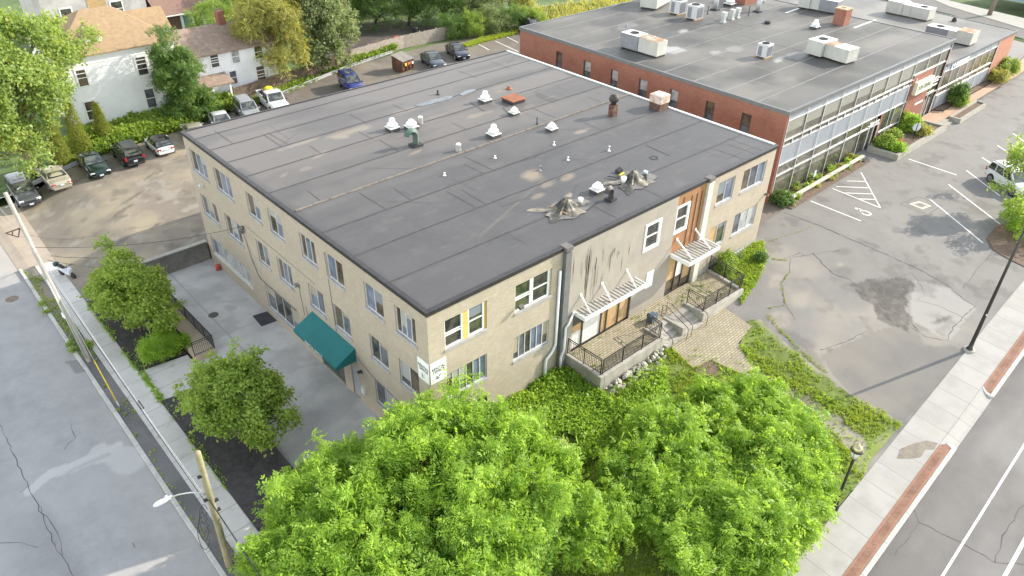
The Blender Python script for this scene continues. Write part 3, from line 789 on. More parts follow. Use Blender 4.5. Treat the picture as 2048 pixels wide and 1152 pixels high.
def window(parent, wl, u0, u1, z0, z1, panes, frame=F_ALU, sill=SILL, hbars=(), fw=.05, dep=.13, sash=False, name='window', sillp=.05, label=None):
    """panes: string of pane kinds, left to right as u grows (letters repeat = share widths)"""
    f = MB()
    sh = .13 if sill else 0
    a, b, c, d = u0, u1, z0 + sh, z1
    n = len(panes)
    wl.box(f, a, b, -dep, -dep + .07, d - fw, d); wl.box(f, a, b, -dep, -dep + .07, c, c + fw)
    us = [a + (b - a) * i / n for i in range(n + 1)]
    for i, u in enumerate(us):
        if i == 0: wl.box(f, a, a + fw, -dep, -dep + .07, c + fw, d - fw)
        elif i == n: wl.box(f, b - fw, b, -dep, -dep + .07, c + fw, d - fw)
        else: wl.box(f, u - fw * .4, u + fw * .4, -dep, -dep + .06, c + fw, d - fw)
    for h in hbars:
        zz = c + (d - c) * h; wl.box(f, a + fw, b - fw, -dep, -dep + .055, zz - fw * .4, zz + fw * .4)
    o = f.build(name, frame, parent)
    if label: o['label'] = label
    g = MB(); kinds = sorted(set(panes))
    for i, k in enumerate(panes):
        g.mat(kinds.index(k)); off = .012 * ((i % 2))
        wl.face(g, us[i] + .004, us[i + 1] - .004, -dep + .012 + off, c + .01, d - .01)
    g.build('pane', [GL[k] for k in kinds], o)
    if n > 1 or z0 > 4:
        b_ = MB()
        for i in range(n):
            if WR.random() < .42 and panes[i] in 'bsncg':
                wl.face(b_, us[i] + .03, us[i + 1] - .03, -dep + .03, c + (d - c) * WR.uniform(.25, .8), d - .02)
        if b_.f: b_.build('blind', BLINDS[WR.randrange(len(BLINDS))], o)
    if sill:
        s = MB(); wl.box(s, a - .06, b + .06, -dep - .02, sillp, z0, z0 + sh - .003)
        s.build('sill', sill, o, bevel=.01)
    return o

# ------------------------------------------------------------------ cream brick apartment building
CREAM = brick_mat('cream_brick', (.385, .33, .26), (.45, .39, .315), (.31, .27, .215), var=.08, stain=((.33, .275, .20), .62, .85, .5))
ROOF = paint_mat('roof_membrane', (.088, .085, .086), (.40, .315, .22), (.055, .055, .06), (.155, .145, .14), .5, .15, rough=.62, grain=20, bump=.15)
COPING = M('dark_metal_coping', (.045, .042, .045), .45, .25, 3, metal=.3)
STUCCO = M('grey_stucco', (.325, .295, .255), .92, .1, .9, .3, stain=((.29, .265, .23), .55, .75))
SIDING = M('brown_panel_siding', (.30, .155, .075), .8, .15, 2)
PIL = M('grey_pilaster', (.15, .15, .15), .85, .15, 1.5, .1)
PILW = M('cream_pilaster', (.55, .53, .47), .85, .12, 1.5, .1)
PLINTH = M('stained_plinth', (.36, .35, .31), .92, .22, .8, .2, stain=((.17, .18, .12), .5, .72))
BW, BD, BH = 30.0, 27.97, 10.44
apt = thing('apartment_building', (15, 14, 0), 'cream brick apartment building with a wide dark flat roof and a teal entrance awning', 'building')
WL, WF = Wall('x', 0, -1), Wall('y', 0, -1)
TOP, MID = (7.72, 9.45), (4.32, 6.07)
LW = {  # left side, from the rear to the near corner: y range, panes as seen (near to rear along y)
 'top': [(24.7, 27.3, 'bbn'), (20.95, 23.45, 'bbn'), (17.05, 18.75, 'bn'), (14.2, 15.9, 'bn'), (10.4, 12.1, 'nbn'), (7.5, 9.2, 'nb'), (3.75, 5.45, 'nb'), (.98, 2.7, 'nbbn')],
 'mid': [(24.55, 27.15, 'nbs'), (20.85, 23.3, 'sbn'), (17.05, 18.65, 'sn'), (14.05, 15.85, 'sbn'), (10.25, 12.0, 'sb'), (7.45, 9.2, 'sn'), (3.75, 5.45, 'sd'), (.98, 2.7, 'ns')]}
holesL = [(a, b, *TOP) for a, b, _ in LW['top']] + [(a, b, *MID) for a, b, _ in LW['mid']]
holesL += [(20.85, 27.1, .95, 2.62), (14.0, 18.6, .62, 2.72), (8.9, 11.6, .05, 2.35), (7.25, 8.0, .05, 2.25), (3.6, 5.4, 1.05, 2.9)]
FW = [(1.0, 3.68, *TOP), (5.6, 8.25, *TOP), (1.0, 3.68, *MID), (5.58, 8.25, *MID), (2.5, 3.7, 1.5, 3.2),
      (23.4, 25.28, 7.85, 9.6), (26.25, 29.05, 7.85, 9.6), (23.4, 25.28, 4.45, 6.25), (26.25, 29.05, 4.45, 6.25),
      (16.1, 17.4, 7.45, 9.15), (19.05, 20.25, 7.55, 9.3), (10.15, 15.45, 2.6, 5.55), (19.05, 21.85, 2.6, 5.85)]
w_ = MB()
WL.wall(w_, 0, BD, -.3, BH - .12, holesL)
WF.wall(w_, 0, BW, -.3, BH - .12, FW)
Wall('x', BW, 1).wall(w_, 0, BD, -.3, BH - .12, []); Wall('y', BD, 1).wall(w_, 0, BW, -.3, BH - .12, [])
w_.build('wall', CREAM, apt, uv=True)
core = MB().box((.2, .2, -.2), (BW - .2, BD - .2, BH - .3)).build('interior', M('dark_interior', (.02, .02, .02), .9), apt)
pl = MB()
WF.box(pl, .02, 9.0, .0, .025, -.3, 2.02); WF.box(pl, 22.6, 29.98, 0, .02, 1.5, 3.05)
pl.build('plinth', PLINTH, apt)
# roof
def p_roof(x, y):
    r = 0 * x
    for u, v, rx, ry, an, sd, st in ((700, 262, 2.4, .75, .05, 1, .85), (680, 272, 1.0, .7, 0, 2, .9), (600, 287, 1.7, .28, .1, 3, .85), (640, 310, 1.3, .3, .35, 4, .6), (568, 350, .5, .22, .5, 5, .55), (612, 338, .5, .3, 0, 6, .4),
                                     (810, 222, 1.6, .4, .05, 7, .7), (905, 222, 3.2, .4, .05, 8, .45), (955, 230, 1.5, .45, 0, 9, .55), (830, 305, .9, .25, .2, 10, .6), (1165, 262, .9, .35, 0, 11, .5), (1100, 195, .9, .3, 0, 12, .55),
                                     (1065, 350, 1.1, .8, .3, 13, .65), (1135, 355, .9, .4, .2, 14, .6), (1095, 368, .9, .35, .2, 15, .5), (1075, 392, .7, .35, .2, 16, .5), (1045, 225, 1.0, .3, 0, 17, .4), (990, 175, 3.0, .6, .1, 18, .35), (1060, 212, 1.3, .3, .1, 19, .4), (935, 158, 1.2, .3, -.5, 20, .45), (1000, 182, 1.2, .35, .1, 22, .5)):
        p = U(u, v, BH - .06)
        r = np.maximum(r, st * blob(x, y, p[0], p[1], rx, ry, an, 100 + sd, .45, .5, 1.1))
    for u0, v0, u1, v1 in ((512, 342, 640, 300), (850, 245, 960, 215), (960, 470, 1090, 355)):
        a_, b_ = U(u0, v0, BH), U(u1, v1, BH)
        r = np.maximum(r, .2 * np.clip((.12 - segdist(x, y, [a_[:2], b_[:2]])) / .1, 0, 1))
    r = np.maximum(r, .17 * sst(9, 20, y) * (.6 + .8 * (fbm(x * .15, y * .3, 121) - .3)))  # far half browner: dust, plus grazing sky reflection put into the colour
    g = .5 * np.clip((fbm(x * .12, y * .55, 122) - .52) * 5, 0, 1)
    g = np.maximum(g, .55 * sst(13, 2, y) * (.35 + .8 * fbm(x * .2, y * .5, 123)))  # front half darkened, the low end of the painted sky sheen
    edge = np.minimum(np.minimum(x, BW - x), np.minimum(y, BD - y))
    g = np.maximum(g, .5 * np.clip((.8 - edge) / .4, 0, 1) * (y < 20))
    b = np.maximum(.3 * np.clip((fbm(x * .7, y * 2.2, 124, 3) - .66) * 9, 0, 1), .8 * sst(7, 25, y))  # pale flecks; second term paints the sky sheen over the far side
    return r, g, b
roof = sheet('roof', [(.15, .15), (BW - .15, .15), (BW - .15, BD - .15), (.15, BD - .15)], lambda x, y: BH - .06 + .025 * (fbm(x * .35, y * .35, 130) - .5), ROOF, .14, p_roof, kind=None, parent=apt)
SEAM = M('membrane_seam', (.058, .055, .056), .7, .3, 3); SEAML = M('membrane_ridge', (.16, .14, .12), .8, .3, 3)
zr = lambda x, y: BH - .06 + .025 * (fbm(x * .35, y * .35, 130) - .5)
sm = MB(); rg = random.Random(5)
for y_ in (3.26, 6.46, 9.62, 15.74, 18.65, 21.3, 23.8, 26.2):
    ribbon(sm, [(.25, y_), (BW - .25, y_ - .75 + .06 * y_)], .10, zr, .014, .02, int(y_ * 10), 1.2)
for i in range(30):
    y0 = rg.choice((.3, 3.26, 6.46, 9.62, 12.9, 15.74, 18.65, 21.3, 23.8)); x0 = rg.uniform(1, 29)
    ribbon(sm, [(x0, y0), (x0 + rg.uniform(-.1, .1), y0 + rg.uniform(1.5, 3.0))], .035, zr, .014, .01, i, .6)
for i in range(34):
    x0, y0 = rg.uniform(1, 28), rg.uniform(1, 26); a_ = rg.choice((0, 0, PI / 2, PI / 2, .5, 2.4)) + rg.uniform(-.06, .06); l_ = rg.uniform(.8, 3.2)
    ribbon(sm, [(x0, y0), (min(29.5, x0 + l_ * math.cos(a_)), min(27.5, y0 + l_ * math.sin(a_)))], .02, zr, .013, .01, i, .6)
for P, wd in ((((1220, 168), (1245, 172)), .05), (((940, 205), (968, 222)), .06), (((1290, 290), (1340, 312)), .06), (((960, 90), (990, 100)), .05), (((1005, 215), (1024, 235)), .06)):
    ribbon(sm, [tuple(U(*p, BH - .06)[:2]) for p in P], wd, zr, .016)
sm.build('seam', SEAM, roof)
rd = MB()
for i in range(26):
    x0 = .3 + i * 1.135
    rd.bar((x0, 12.72 + .016 * x0, BH - .03), (x0 + 1.125, 12.72 + .016 * (x0 + 1.13), BH - .03), .16, .10)
rd.build('expansion_ridge', SEAML, roof, bevel=.03)
cp = MB()
cp.box((-.08, -.08, BH - .24), (.2, BD + .05, BH)); cp.box((.2, -.08, BH - .24), (9.05, .2, BH - .001)); cp.box((9.5, -.10, BH - .24), (21.9, .2, BH - .002)); cp.box((22.4, -.08, BH - .24), (BW + .05, .2, BH - .001))
cp.box((.2, BD - .12, BH - .2), (BW + .05, BD + .05, BH - .003))
cp.build('coping', COPING, apt, bevel=.015)
MB().box((BW - .12, .2, BH - .18), (BW + .08, BD - .12, BH + .01)).build('edge_trim', M('pale_edge_trim', (.62, .62, .62), .5, .1), apt)
sc_ = MB(); sc_.box((8.98, -.30, BH - .22), (9.50, .25, BH + .03)); sc_.box((21.86, -.25, BH - .22), (22.44, .22, BH + .02))
sc_.build('pilaster_cap', M('grey_cap', (.13, .12, .115), .7, .2), apt, bevel=.015)
pm = MB(); WF.box(pm, 9.02, 9.46, .0, .27, 1.5, BH - .33); pm.build('pilaster', PIL, apt)
pm = MB(); WF.box(pm, 21.88, 22.42, .0, .22, 2.7, BH - .31); pm.build('pilaster', PILW, apt)
# stucco bay with its window, doors, stains
st = MB()
WS = Wall('y', -.07, -1)
dL, dR = (10.15, 15.45, 2.6, 5.55), (19.05, 21.85, 2.6, 5.85)
WS.wall(st, 9.46, 19.0, 2.6, BH - .24, [dL, (16.1, 17.4, 7.45, 9.15)], .2)
Wall('x', 19.0, 1).face(st, -.07, .0, 0, 2.6, BH - .24)
st.build('stucco_panel', STUCCO, apt)
stn = MB(); rg = random.Random(3)
SOOT = M('soot_streak', (.165, .135, .115), .95, .3, 4)
SOOTL = M('faint_streak', (.255, .225, .19), .95, .2, 4)
def streak(u, z1, z0, wd, dark):
    n = 7; stn.mat(0 if dark else 1); L = []; R_ = []
    for i in range(n + 1):
        t = i / n; z = z1 + (z0 - z1) * t; hw = wd * (.25 + .75 * math.sin(PI * min(1, .1 + t * .8))) * rg.uniform(.7, 1.2) * .5
        L.append(WS.P(u - hw, .004, z)); R_.append(WS.P(u + hw, .004, z))
    stn.add(L + R_, [(n + 1 + i, i, i + 1, n + 2 + i) for i in range(n)])
for a, b, c, wd, dk in ((1181, 488, 560, .30, 1), (1178, 500, 590, .22, 1), (1176, 545, 600, .12, 1), (1174, 520, 580, .10, 1), (1226, 492, 520, .13, 1), (1231, 490, 510, .07, 1), (1238, 495, 518, .08, 1), (1193, 510, 545, .14, 0), (1196, 525, 580, .10, 0), (1190, 515, 600, .25, 0), (1222, 500, 545, .2, 0), (1205, 545, 575, .14, 0), (1165, 510, 560, .10, 0), (1150, 500, 560, .12, 0), (1245, 505, 540, .1, 0), (1262, 480, 520, .1, 0), (1210, 490, 530, .12, 0), (1320, 460, 500, .08, 0), (1318, 420, 440, .1, 0)):
    q = PY(a, b, -.07); q2 = PY(a, c, -.07)
    for _ in range(max(2, int(wd / .045))):
        h_ = q[2] - q2[2]; streak(q[0] + rg.gauss(0, wd * .45), q[2] - h_ * rg.uniform(0, .35), q2[2] + h_ * rg.uniform(-.05, .4), rg.uniform(.025, .09), dk)
stn.build('water_stain', [SOOT, SOOTL], apt)
sp_ = MB()
WB = Wall('y', -.03, -1)
WB.wall(sp_, 19.02, 21.87, 5.85, BH - .24, [(19.0 + .05, 20.25, 7.55, 9.3)], .16)
for u in (20.45, 21.0, 21.5): WB.box(sp_, u - .025, u + .025, 0, .02, 6.1 if u > 20.9 else 6.1, 9.7)
sp_.build('brown_siding', SIDING, apt)
bt = MB()
for u in (20.45, 21.0, 21.5, 19.6): WB.box(bt, u - .03, u + .03, .021, .035, 6.2 if u > 20 else 9.45, 9.75 if u > 20 else 9.9)
bt.build('batten', M('dark_batten', (.10, .055, .03), .8), apt)
# windows, left side
rr = random.Random(11)
for row, (z0, z1) in (('top', TOP), ('mid', MID)):
    for a, b, pn in LW[row]: window(apt, WL, a, b, z0, z1, pn)
window(apt, WL, 20.85, 27.1, .95, 2.62, 'ccccccb', sill=PILW, label='long ground floor strip of curtained panes above a pale sill')
window(apt, WL, 14.0, 18.6, .62, 2.72, 'sdds', hbars=(), label='wide ground floor picture window of four tall panes')
window(apt, WL, 3.6, 5.4, 1.05, 2.9, 'cs')
d_ = MB(); WL.box(d_, 7.25, 8.0, -.14, -.08, .05, 2.25); d_.build('door', M('grey_blue_door', (.30, .33, .38), .6, .1), apt)
d_ = MB(); WL.box(d_, 8.9, 11.6, -.15, -.11, .05, 2.35); dd = d_.build('entrance_door', F_DARK, apt)
g = MB()
for a, b in ((8.97, 9.8), (9.86, 10.65), (10.71, 11.53)): WL.face(g, a, b, -.1, .2, 2.25)
g.build('door_glass', GL['d'], dd)
# windows, front
window(apt, WF, 1.0, 2.14, *TOP, 'd', F_WHITE, None, (.5, .42), .07); window(apt, WF, 2.5, 3.52, *TOP, 'g', F_WHITE, None, (.5,), .07)
bd = MB(); WF.box(bd, 2.142, 2.498, -.13, -.06, *TOP); WF.box(bd, 3.522, 3.678, -.13, -.09, *TOP); bd.build('filler_board', GL['y'], apt)
window(apt, WF, 5.6, 6.78, *TOP, 'g', F_WHITE, None, (.5, .42), .07); window(apt, WF, 6.86, 8.1, *TOP, 'd', F_WHITE, None, (.5,), .07)
s_ = MB(); WF.box(s_, 6.781, 6.859, -.13, -.06, *TOP); WF.box(s_, 8.101, 8.249, -.13, -.09, *TOP); s_.build('filler_board', PILW, apt)
s_ = MB()
for a, b in ((1.0, 3.68), (5.6, 8.25)): WF.box(s_, a - .05, b + .05, .0, .06, TOP[0] - .14, TOP[0] - .01)
s_.build('sill', SILL, apt)
window(apt, WF, 1.0, 3.68, *MID, 'nssgbb', sill=SILL); window(apt, WF, 5.58, 8.25, *MID, 'ssdbbn')
window(apt, WF, 2.5, 3.7, 1.5, 3.2, 'd', F_DARK, None)
window(apt, WF, 23.4, 25.28, 7.85, 9.6, 'nb'); window(apt, WF, 26.25, 29.05, 7.85, 9.6, 'nsb'); window(apt, WF, 23.4, 25.28, 4.45, 6.25, 'og'); window(apt, WF, 26.25, 29.05, 4.45, 6.25, 'scc')
for wl_, a, b, z0, z1, k_ in ((WS, 16.1, 17.4, 7.45, 9.15, 'd'), (WB, 19.05, 20.25, 7.55, 9.3, 'd')):
    window(apt, wl_, a, b, z0, z1, k_, F_WHITE, None, (.5,), .09, .07)
    t_ = MB()
    for q in ((a - .12, a, z0 - .14, z1 + .1), (b, b + .12, z0 - .14, z1 + .1), (a, b, z0 - .14, z0), (a, b, z1, z1 + .1)): wl_.box(t_, q[0], q[1], 0, .035, q[2], q[3])
    t_.build('window_trim', F_WHITE, apt)
pn_ = MB(); WS.box(pn_, 16.75, 17.45, .0, .03, 4.35, 5.55); pn_.build('blank_white_panel', F_WHITE, apt, bevel=.01)
# entrance doors behind the terrace
def shopfront(wl_, hole, spec):
    u0, u1, z0, z1 = hole; n = sum(s[0] for s in spec); u = u0
    fr = MB(); wl_.box(fr, u0, u1, -.2, -.10, z1 - .16, z1); wl_.box(fr, u0, u1, -.2, -.12, z0, z0 + .17)
    o = None; pans = []
    for wd, kinds in spec:
        e = u + (u1 - u0) * wd / n
        wl_.box(fr, u, u + .09, -.2, -.08, z0 + .17, z1 - .16)
        zz = z0 + .17; tot = sum(k[1] for k in kinds)
        for k, hh in kinds:
            z2 = zz + (z1 - .16 - z0 - .17) * hh / tot; pans.append((u + .09, e, zz, z2, k)); zz = z2
        u = e
    wl_.box(fr, u1 - .09, u1, -.2, -.08, z0 + .17, z1 - .16)
    o = fr.build('shopfront', F_DARK, apt)
    ks = sorted({p[4] for p in pans}); g = MB()
    for a, b, c, d, k in pans: g.mat(ks.index(k)); wl_.box(g, a, b, -.19, -.15 + .002 * len(g.f) / 6, c, d)
    g.build('door_panel', [GL[k] for k in ks], o)
shopfront(WS, dL, [(1.0, [('w', 1.1), ('o', .5), ('d', .9)]), (1.75, [('w', 1.3), ('o', 1.0)]), (.55, [('o', 1)]), (1.15, [('o', 1)]), (1.1, [('o', 1.)])])
shopfront(Wall('y', -.05, -1), dR, [(1.0, [('n', .7), ('o', 1.4)]), (.8, [('n', .7), ('w', 1.4)]), (1.1, [('n', .35), ('o', 1.6)])])
# corrugated canopies
CORR = M('painted_corrugated_metal', (.37, .355, .32), .6, .15, 2, stain=((.30, .25, .20), .55, .75))
def canopy(x0, x1, dep, z, struts):
    c = MB(); n = int((x1 - x0) / .27); dx = (x1 - x0) / n
    for i in range(n):
        a = x0 + i * dx
        c.box((a, -.07 - dep, z), (a + dx * .55, -.07, z + .075)); c.box((a + dx * .55, -.07 - dep, z), (a + dx, -.07, z + .03))
    o = c.build('canopy', CORR, apt)
    t = MB(); t.box((x0 - .05, -.12 - dep, z - .17), (x1 + .05, -.07 - dep, z + .10)); t.box((x0 - .05, -.07 - dep, z - .17), (x0, -.07, z + .10)); t.box((x1, -.07 - dep, z - .17), (x1 + .05, -.07, z + .10))
    t.build('canopy_trim', F_WHITE, o)
    for s in struts:
        k = MB(); k.bar((s, -.08, z + 1.0), (s + .12, -.07 - dep * .85, z + .08), .07); k.box((s - .08, -.10, z + .9), (s + .08, -.071, z + 1.1)); k.build('strut', F_WHITE, o)
canopy(10.2, 15.55, .86, 5.66, (10.65, 12.45, 14.65)); canopy(19.05, 22.25, 1.45, 5.98, (19.45, 21.4))
# downpipes
DP = M('white_downpipe', (.66, .67, .69), .45, .08, 3)
for pts, r in (((( 8.78, -.1, 9.1), (8.78, -.1, 4.1), (8.55, -.12, 3.7), (8.05, -.14, 3.4), (7.98, -.14, 3.1), (7.98, -.14, 1.6)), .085), (((10.1, -.14, 5.75), (9.5, -.38, 5.35), (9.25, -.38, 5.2), (9.22, -.38, 3.6), (9.0, -.38, 3.2), (9.0, -.38, 2.3)), .07)):
    MB().tube(pts, r, 10).build('downpipe', DP, apt, True)
# teal awning with lettering
TEAL = M('teal_canvas', (.012, .145, .15), .7, .12, 1.2, .1); TEALD = TEAL
aw = MB()
y0, y1, zb, zf_, zv, dp = 7.2, 11.98, 3.95, 3.25, 3.02, 1.38
aw.add([(0 - .01, y0, zb), (-.01, y1, zb), (-dp, y1, zf_), (-dp, y0, zf_)], [(0, 1, 2, 3)])
aw.add([(-dp, y0, zf_), (-dp, y1, zf_), (-dp, y1, zv), (-dp, y0, zv)], [(0, 1, 2, 3)])
for y_ in (y0, y1): aw.add([(-.01, y_, zb), (-dp, y_, zf_), (-dp, y_, zv), (-.01, y_, zv)], [(0, 1, 2, 3)])
awn = aw.build('awning', TEAL, apt)
def lettering(txt, size, mat, origin, ux, uz, parent, name='lettering', ext=.004, align='CENTER', bold=.0, space=1.0, sx=1.0):
    cu = bpy.data.curves.new(name, 'FONT'); cu.body = txt; cu.size = size; cu.extrude = ext; cu.align_x = align; cu.align_y = 'CENTER'; cu.offset = bold; cu.space_line = .85; cu.space_character = space
    tmp = bpy.data.objects.new('tmp', cu); COL.objects.link(tmp)
    dg = bpy.context.evaluated_depsgraph_get(); me = bpy.data.meshes.new_from_object(tmp.evaluated_get(dg))
    bpy.data.objects.remove(tmp)
    ux, uz = Vector(ux).normalized(), Vector(uz).normalized(); un = ux.cross(uz)
    org = ORG[parent.name]
    me.transform(Matrix((( ux.x * sx, uz.x, un.x, origin[0] - org.x), (ux.y * sx, uz.y, un.y, origin[1] - org.y), (ux.z * sx, uz.z, un.z, origin[2] - org.z), (0, 0, 0, 1))))
    me.materials.clear(); me.materials.append(mat)
    o = link(name, me, parent); ORG[o.name] = org; return o
WHT = M('white_letter', (.8, .8, .8), .7, .02)
BLK = M('black_letter', (.02, .02, .025), .7, .02)
lettering('RENTAL OFFICE', .25, WHT, (-dp - .006, 9.65, 3.135), (0, -1, 0), (0, 0, 1), awn, bold=.003, sx=1.1)
lt = MB(); lt.tube([(-.05, 8.45, 2.1), (-.9, 8.45, 2.95)], .03, 6); lt.tube([(-.9, 8.45, 2.95), (-1.3, 8.45, 3.03)], .03, 6); lt.tube([(-.05, 11.6, 2.1), (-.9, 11.6, 2.95)], .03, 6); lt.build('awning_brace', F_DARK, awn)
# corner signs
for wl_, a, b, ux, c in ((WL, .03, .95, (0, -1, 0), (-.034, .49, 0)), (WF, .03, 1.0, (1, 0, 0), (.52, -.034, 0))):
    s = MB(); wl_.box(s, a, b, .002, .03, 5.98, 7.28); so = s.build('rental_sign', F_WHITE, apt)
    lettering('RENTAL\nOFFICE', .23, BLK, (c[0], c[1], 6.76), ux, (0, 0, 1), so, ext=.002, bold=.004)
    ar = MB(); ux_ = Vector(ux); o_ = Vector((c[0], c[1], 6.33)); n_ = Vector((0, 0, 1)); d1 = (-ux_ - n_).normalized()
    ar.bar(o_ - d1 * .17, o_ + d1 * .15, .05, .004); ar.bar(o_ + d1 * .17, o_ + d1 * .17 + ux_ * .2, .05, .004); ar.bar(o_ + d1 * .17, o_ + d1 * .17 + n_ * .2, .05, .004)
    ar.build('arrow', BLK, so)
# lamps, weatherhead, conduits on the left side
def wall_lamp(wl_, u, z, mat=M('grey_lamp_housing', (.22, .22, .22), .5, .1), s=.16, nm='wall_lamp'):
    b = MB(); wl_.box(b, u - s, u + s, 0, .12, z - s * .7, z + s * .7); wl_.box(b, u - s * .9, u + s * .9, .12, .3, z - s * .2, z + s * .75)
    o = b.build(nm, mat, apt, bevel=.03)
    g_ = MB(); wl_.box(g_, u - s * .7, u + s * .7, .13, .27, z - s * .55, z - s * .22); g_.build('lens', M('lamp_lens', (.6, .6, .55), .3), o); return o
wall_lamp(WL, 13.3, 5.2); wall_lamp(WL, 26.1, 7.05, M('pale_lamp', (.62, .62, .60), .5)); wall_lamp(WL, 6.75, 2.55, F_DARK, .11); wall_lamp(WF, 29.8, 6.75, F_DARK, .1)
q = PX(483, 456, -.15)
wh = MB(); wh.lathe((-.14, q[1], q[2] - .1), [(.09, -.3), (.09, 0), (.16, .06), (.13, .2), (0, .24)], 12); wh.tube([(-.13, q[1], q[2] - .4), (-.06, q[1] - .05, q[2] - 1.0), (-.06, q[1] - .4, 4.0), (-.05, 19.2, 2.9), (-.05, 18.7, 2.78), (-.05, 14.2, 2.8)], .025, 6); wh.build('service_entrance', M('grey_conduit', (.16, .16, .16), .6, .2), apt, True)
cd_ = MB()
for y_, z1, z0 in ((13.25, 5.0, 3.0), (12.75, 3.9, 2.9), (9.3, 9.4, 4.0)): cd_.tube([(-.025, y_, z1), (-.025, y_ - .15, z0)], .014, 5)
cd_.tube([(-.02, 7.2, 3.4), (-.02, 5.6, 2.95), (-.02, 2.0, 2.7)], .02, 5); cd_.tube([(-.02, 20.0, 6.5), (-.02, 11.0, 6.4)], .01, 5)
cd_.build('conduit', M('grey_conduit', (.16, .16, .16)), apt)
ml = MB(); WL.box(ml, 6.5, 6.85, 0, .15, .95, 1.45); ml.build('meter_box', M('pale_lamp', (.6, .6, .6)), apt)
fl = MB(); q = PY(1041, 613, -.2); fl.obox((q[0], -.25, q[2]), (.14, 0, 0), (0, .10, .06), (0, -.04, .07)); fl.build('flood_lamp', F_DARK, apt)
# ------------------------------------------------------------------ entrance terrace
TZ = 2.72
ter = thing('entrance_terrace', (16.5, -1.5, 1.2), 'raised front terrace of weedy buff brick with concrete walls and two flights of steps', 'terrace')
DECK = [(9.9, -.06), (9.9, -2.72), (15.2, -2.72), (15.2, -1.62), (19.6, -1.62), (19.6, -2.85), (23.5, -2.85), (23.9, -.06)]
sheet('paving', DECK, lambda x, y: TZ + 0 * x, PAVER, 1.0, kind=None, parent=ter)
def twall(a, b, w=.34, top=2.84, bot=.9):
    a, b = Vector((*a, 0)), Vector((*b, 0)); d = (b - a).normalized(); n = Vector((-d.y, d.x, 0)) * w / 2
    tw = MB(); tw.prism([tuple((a - n)[:2]), tuple((b - n)[:2]), tuple((b + n)[:2]), tuple((a + n)[:2])], bot, top); tw.build('terrace_wall', C_GREY, ter, bevel=.02)
twall((9.86, -.0), (9.86, -2.92)); twall((10.035, -2.75), (15.2, -2.75)); twall((15.36, -2.92), (15.36, -1.45), .32); twall((19.46, -3.05), (19.46, -1.45), .32); twall((19.62, -2.88), (23.75, -2.95)); twall((23.6, -2.77), (24.02, -.0), .3)
cw = MB(); cw.prism([(17.1, -1.5), (17.1, -3.1), (17.45, -3.1), (17.45, -1.5)], .9, lambda x, y: 2.78); cw.build('cheek_wall', C_PALE, ter, bevel=.02)
for a, b in ((15.53, 17.09), (17.46, 19.29)):
    s = MB()
    for i in range(4):
        s.box((a, -2.0 - .38 * i, .9), (b, -1.62 - .38 * i + (.0 if i else .0), TZ - .02 - .165 * i))
    s.build('steps', C_GREY, ter)
RAILM = M('black_painted_iron', (.022, .021, .02), .5, .3, 5, spec=.5)
def railing(pts, z, h, label, name='iron_railing', group=None, hoop=False, pick=.125):
    zz = z if callable(z) else (lambda x, y: z)
    c = pts[0]; r = thing(name, (c[0], c[1], zz(*c[:2])), label, 'railing', group)
    rails = MB(); pk = MB(); pn = []
    for a, b in zip(pts[:-1], pts[1:]):
        a, b = Vector(a[:2]), Vector(b[:2]); L = (b - a).length; d = (b - a) / L
        za, zb = zz(*a), zz(*b)
        for hh, wd in ((h, .05), (h - .13, .035), (.09, .035)): rails.bar((*a, za + hh), (*b, zb + hh), wd, wd * .8)
        n = max(1, round(L / 1.55))
        for i in range(n + 1):
            q = a + d * L * i / n; pn.append((q.x, q.y))
        m = int(L / pick)
        for i in range(1, m):
            q = a + d * L * i / m; zq = za + (zb - za) * i / m
            pk.box((q.x - .009, q.y - .009, zq + .09), (q.x + .009, q.y + .009, zq + h - .13))
    seen = []
    for q in pn:
        if any(abs(q[0] - s[0]) + abs(q[1] - s[1]) < .1 for s in seen): continue
        seen.append(q); zq = zz(*q)
        MB().box((q[0] - .024, q[1] - .024, zq - .02), (q[0] + .024, q[1] + .024, zq + h + .02)).build('post', RAILM, r)
    rails.build('rails', RAILM, r); pk.build('balusters', RAILM, r)
    return r
railing([(9.86, -.12), (9.92, -2.68)], 2.84, 1.1, 'short black picket railing running out from the white downpipe to the terrace corner', group=None)
railing([(10.0, -2.75), (15.22, -2.75), (15.36, -1.55)], 2.84, 1.1, 'long black picket railing along the terrace edge above the rubble')
railing([(19.46, -1.6), (19.5, -2.85), (23.62, -2.93)], 2.84, 1.1, 'black picket railing along the terrace edge from the steps to the grassy end')
railing([(23.66, -2.8), (24.0, -.1)], 2.84, 1.1, 'black picket railing beside the leafy shrub at the terrace end')
HR = []
for i, (x_, lab) in enumerate(((15.62, 'bent pipe handrail on the edge of the steps nearest the blue tub'), (17.16, 'bent pipe handrail on the middle wall, serving the steps nearer the blue tub'), (17.6, 'bent pipe handrail beside the middle wall, serving the steps farther from the tub'), (19.2, 'bent pipe handrail below the short railing at the far side of the steps'))):
    t = thing('handrail', (x_, -2.3, TZ), lab, 'handrail', 'step handrails')
    zb_ = float(z_front(x_, -3.5)) + .12
    MB().tube([(x_, -1.35, TZ), (x_, -1.35, TZ + .92), (x_, -1.65, TZ + .95), (x_, -3.35, zb_ + .92), (x_, -3.45, zb_ + .8), (x_, -3.42, zb_ - .1)], .021, 6).build('pipe', RAILM, t)
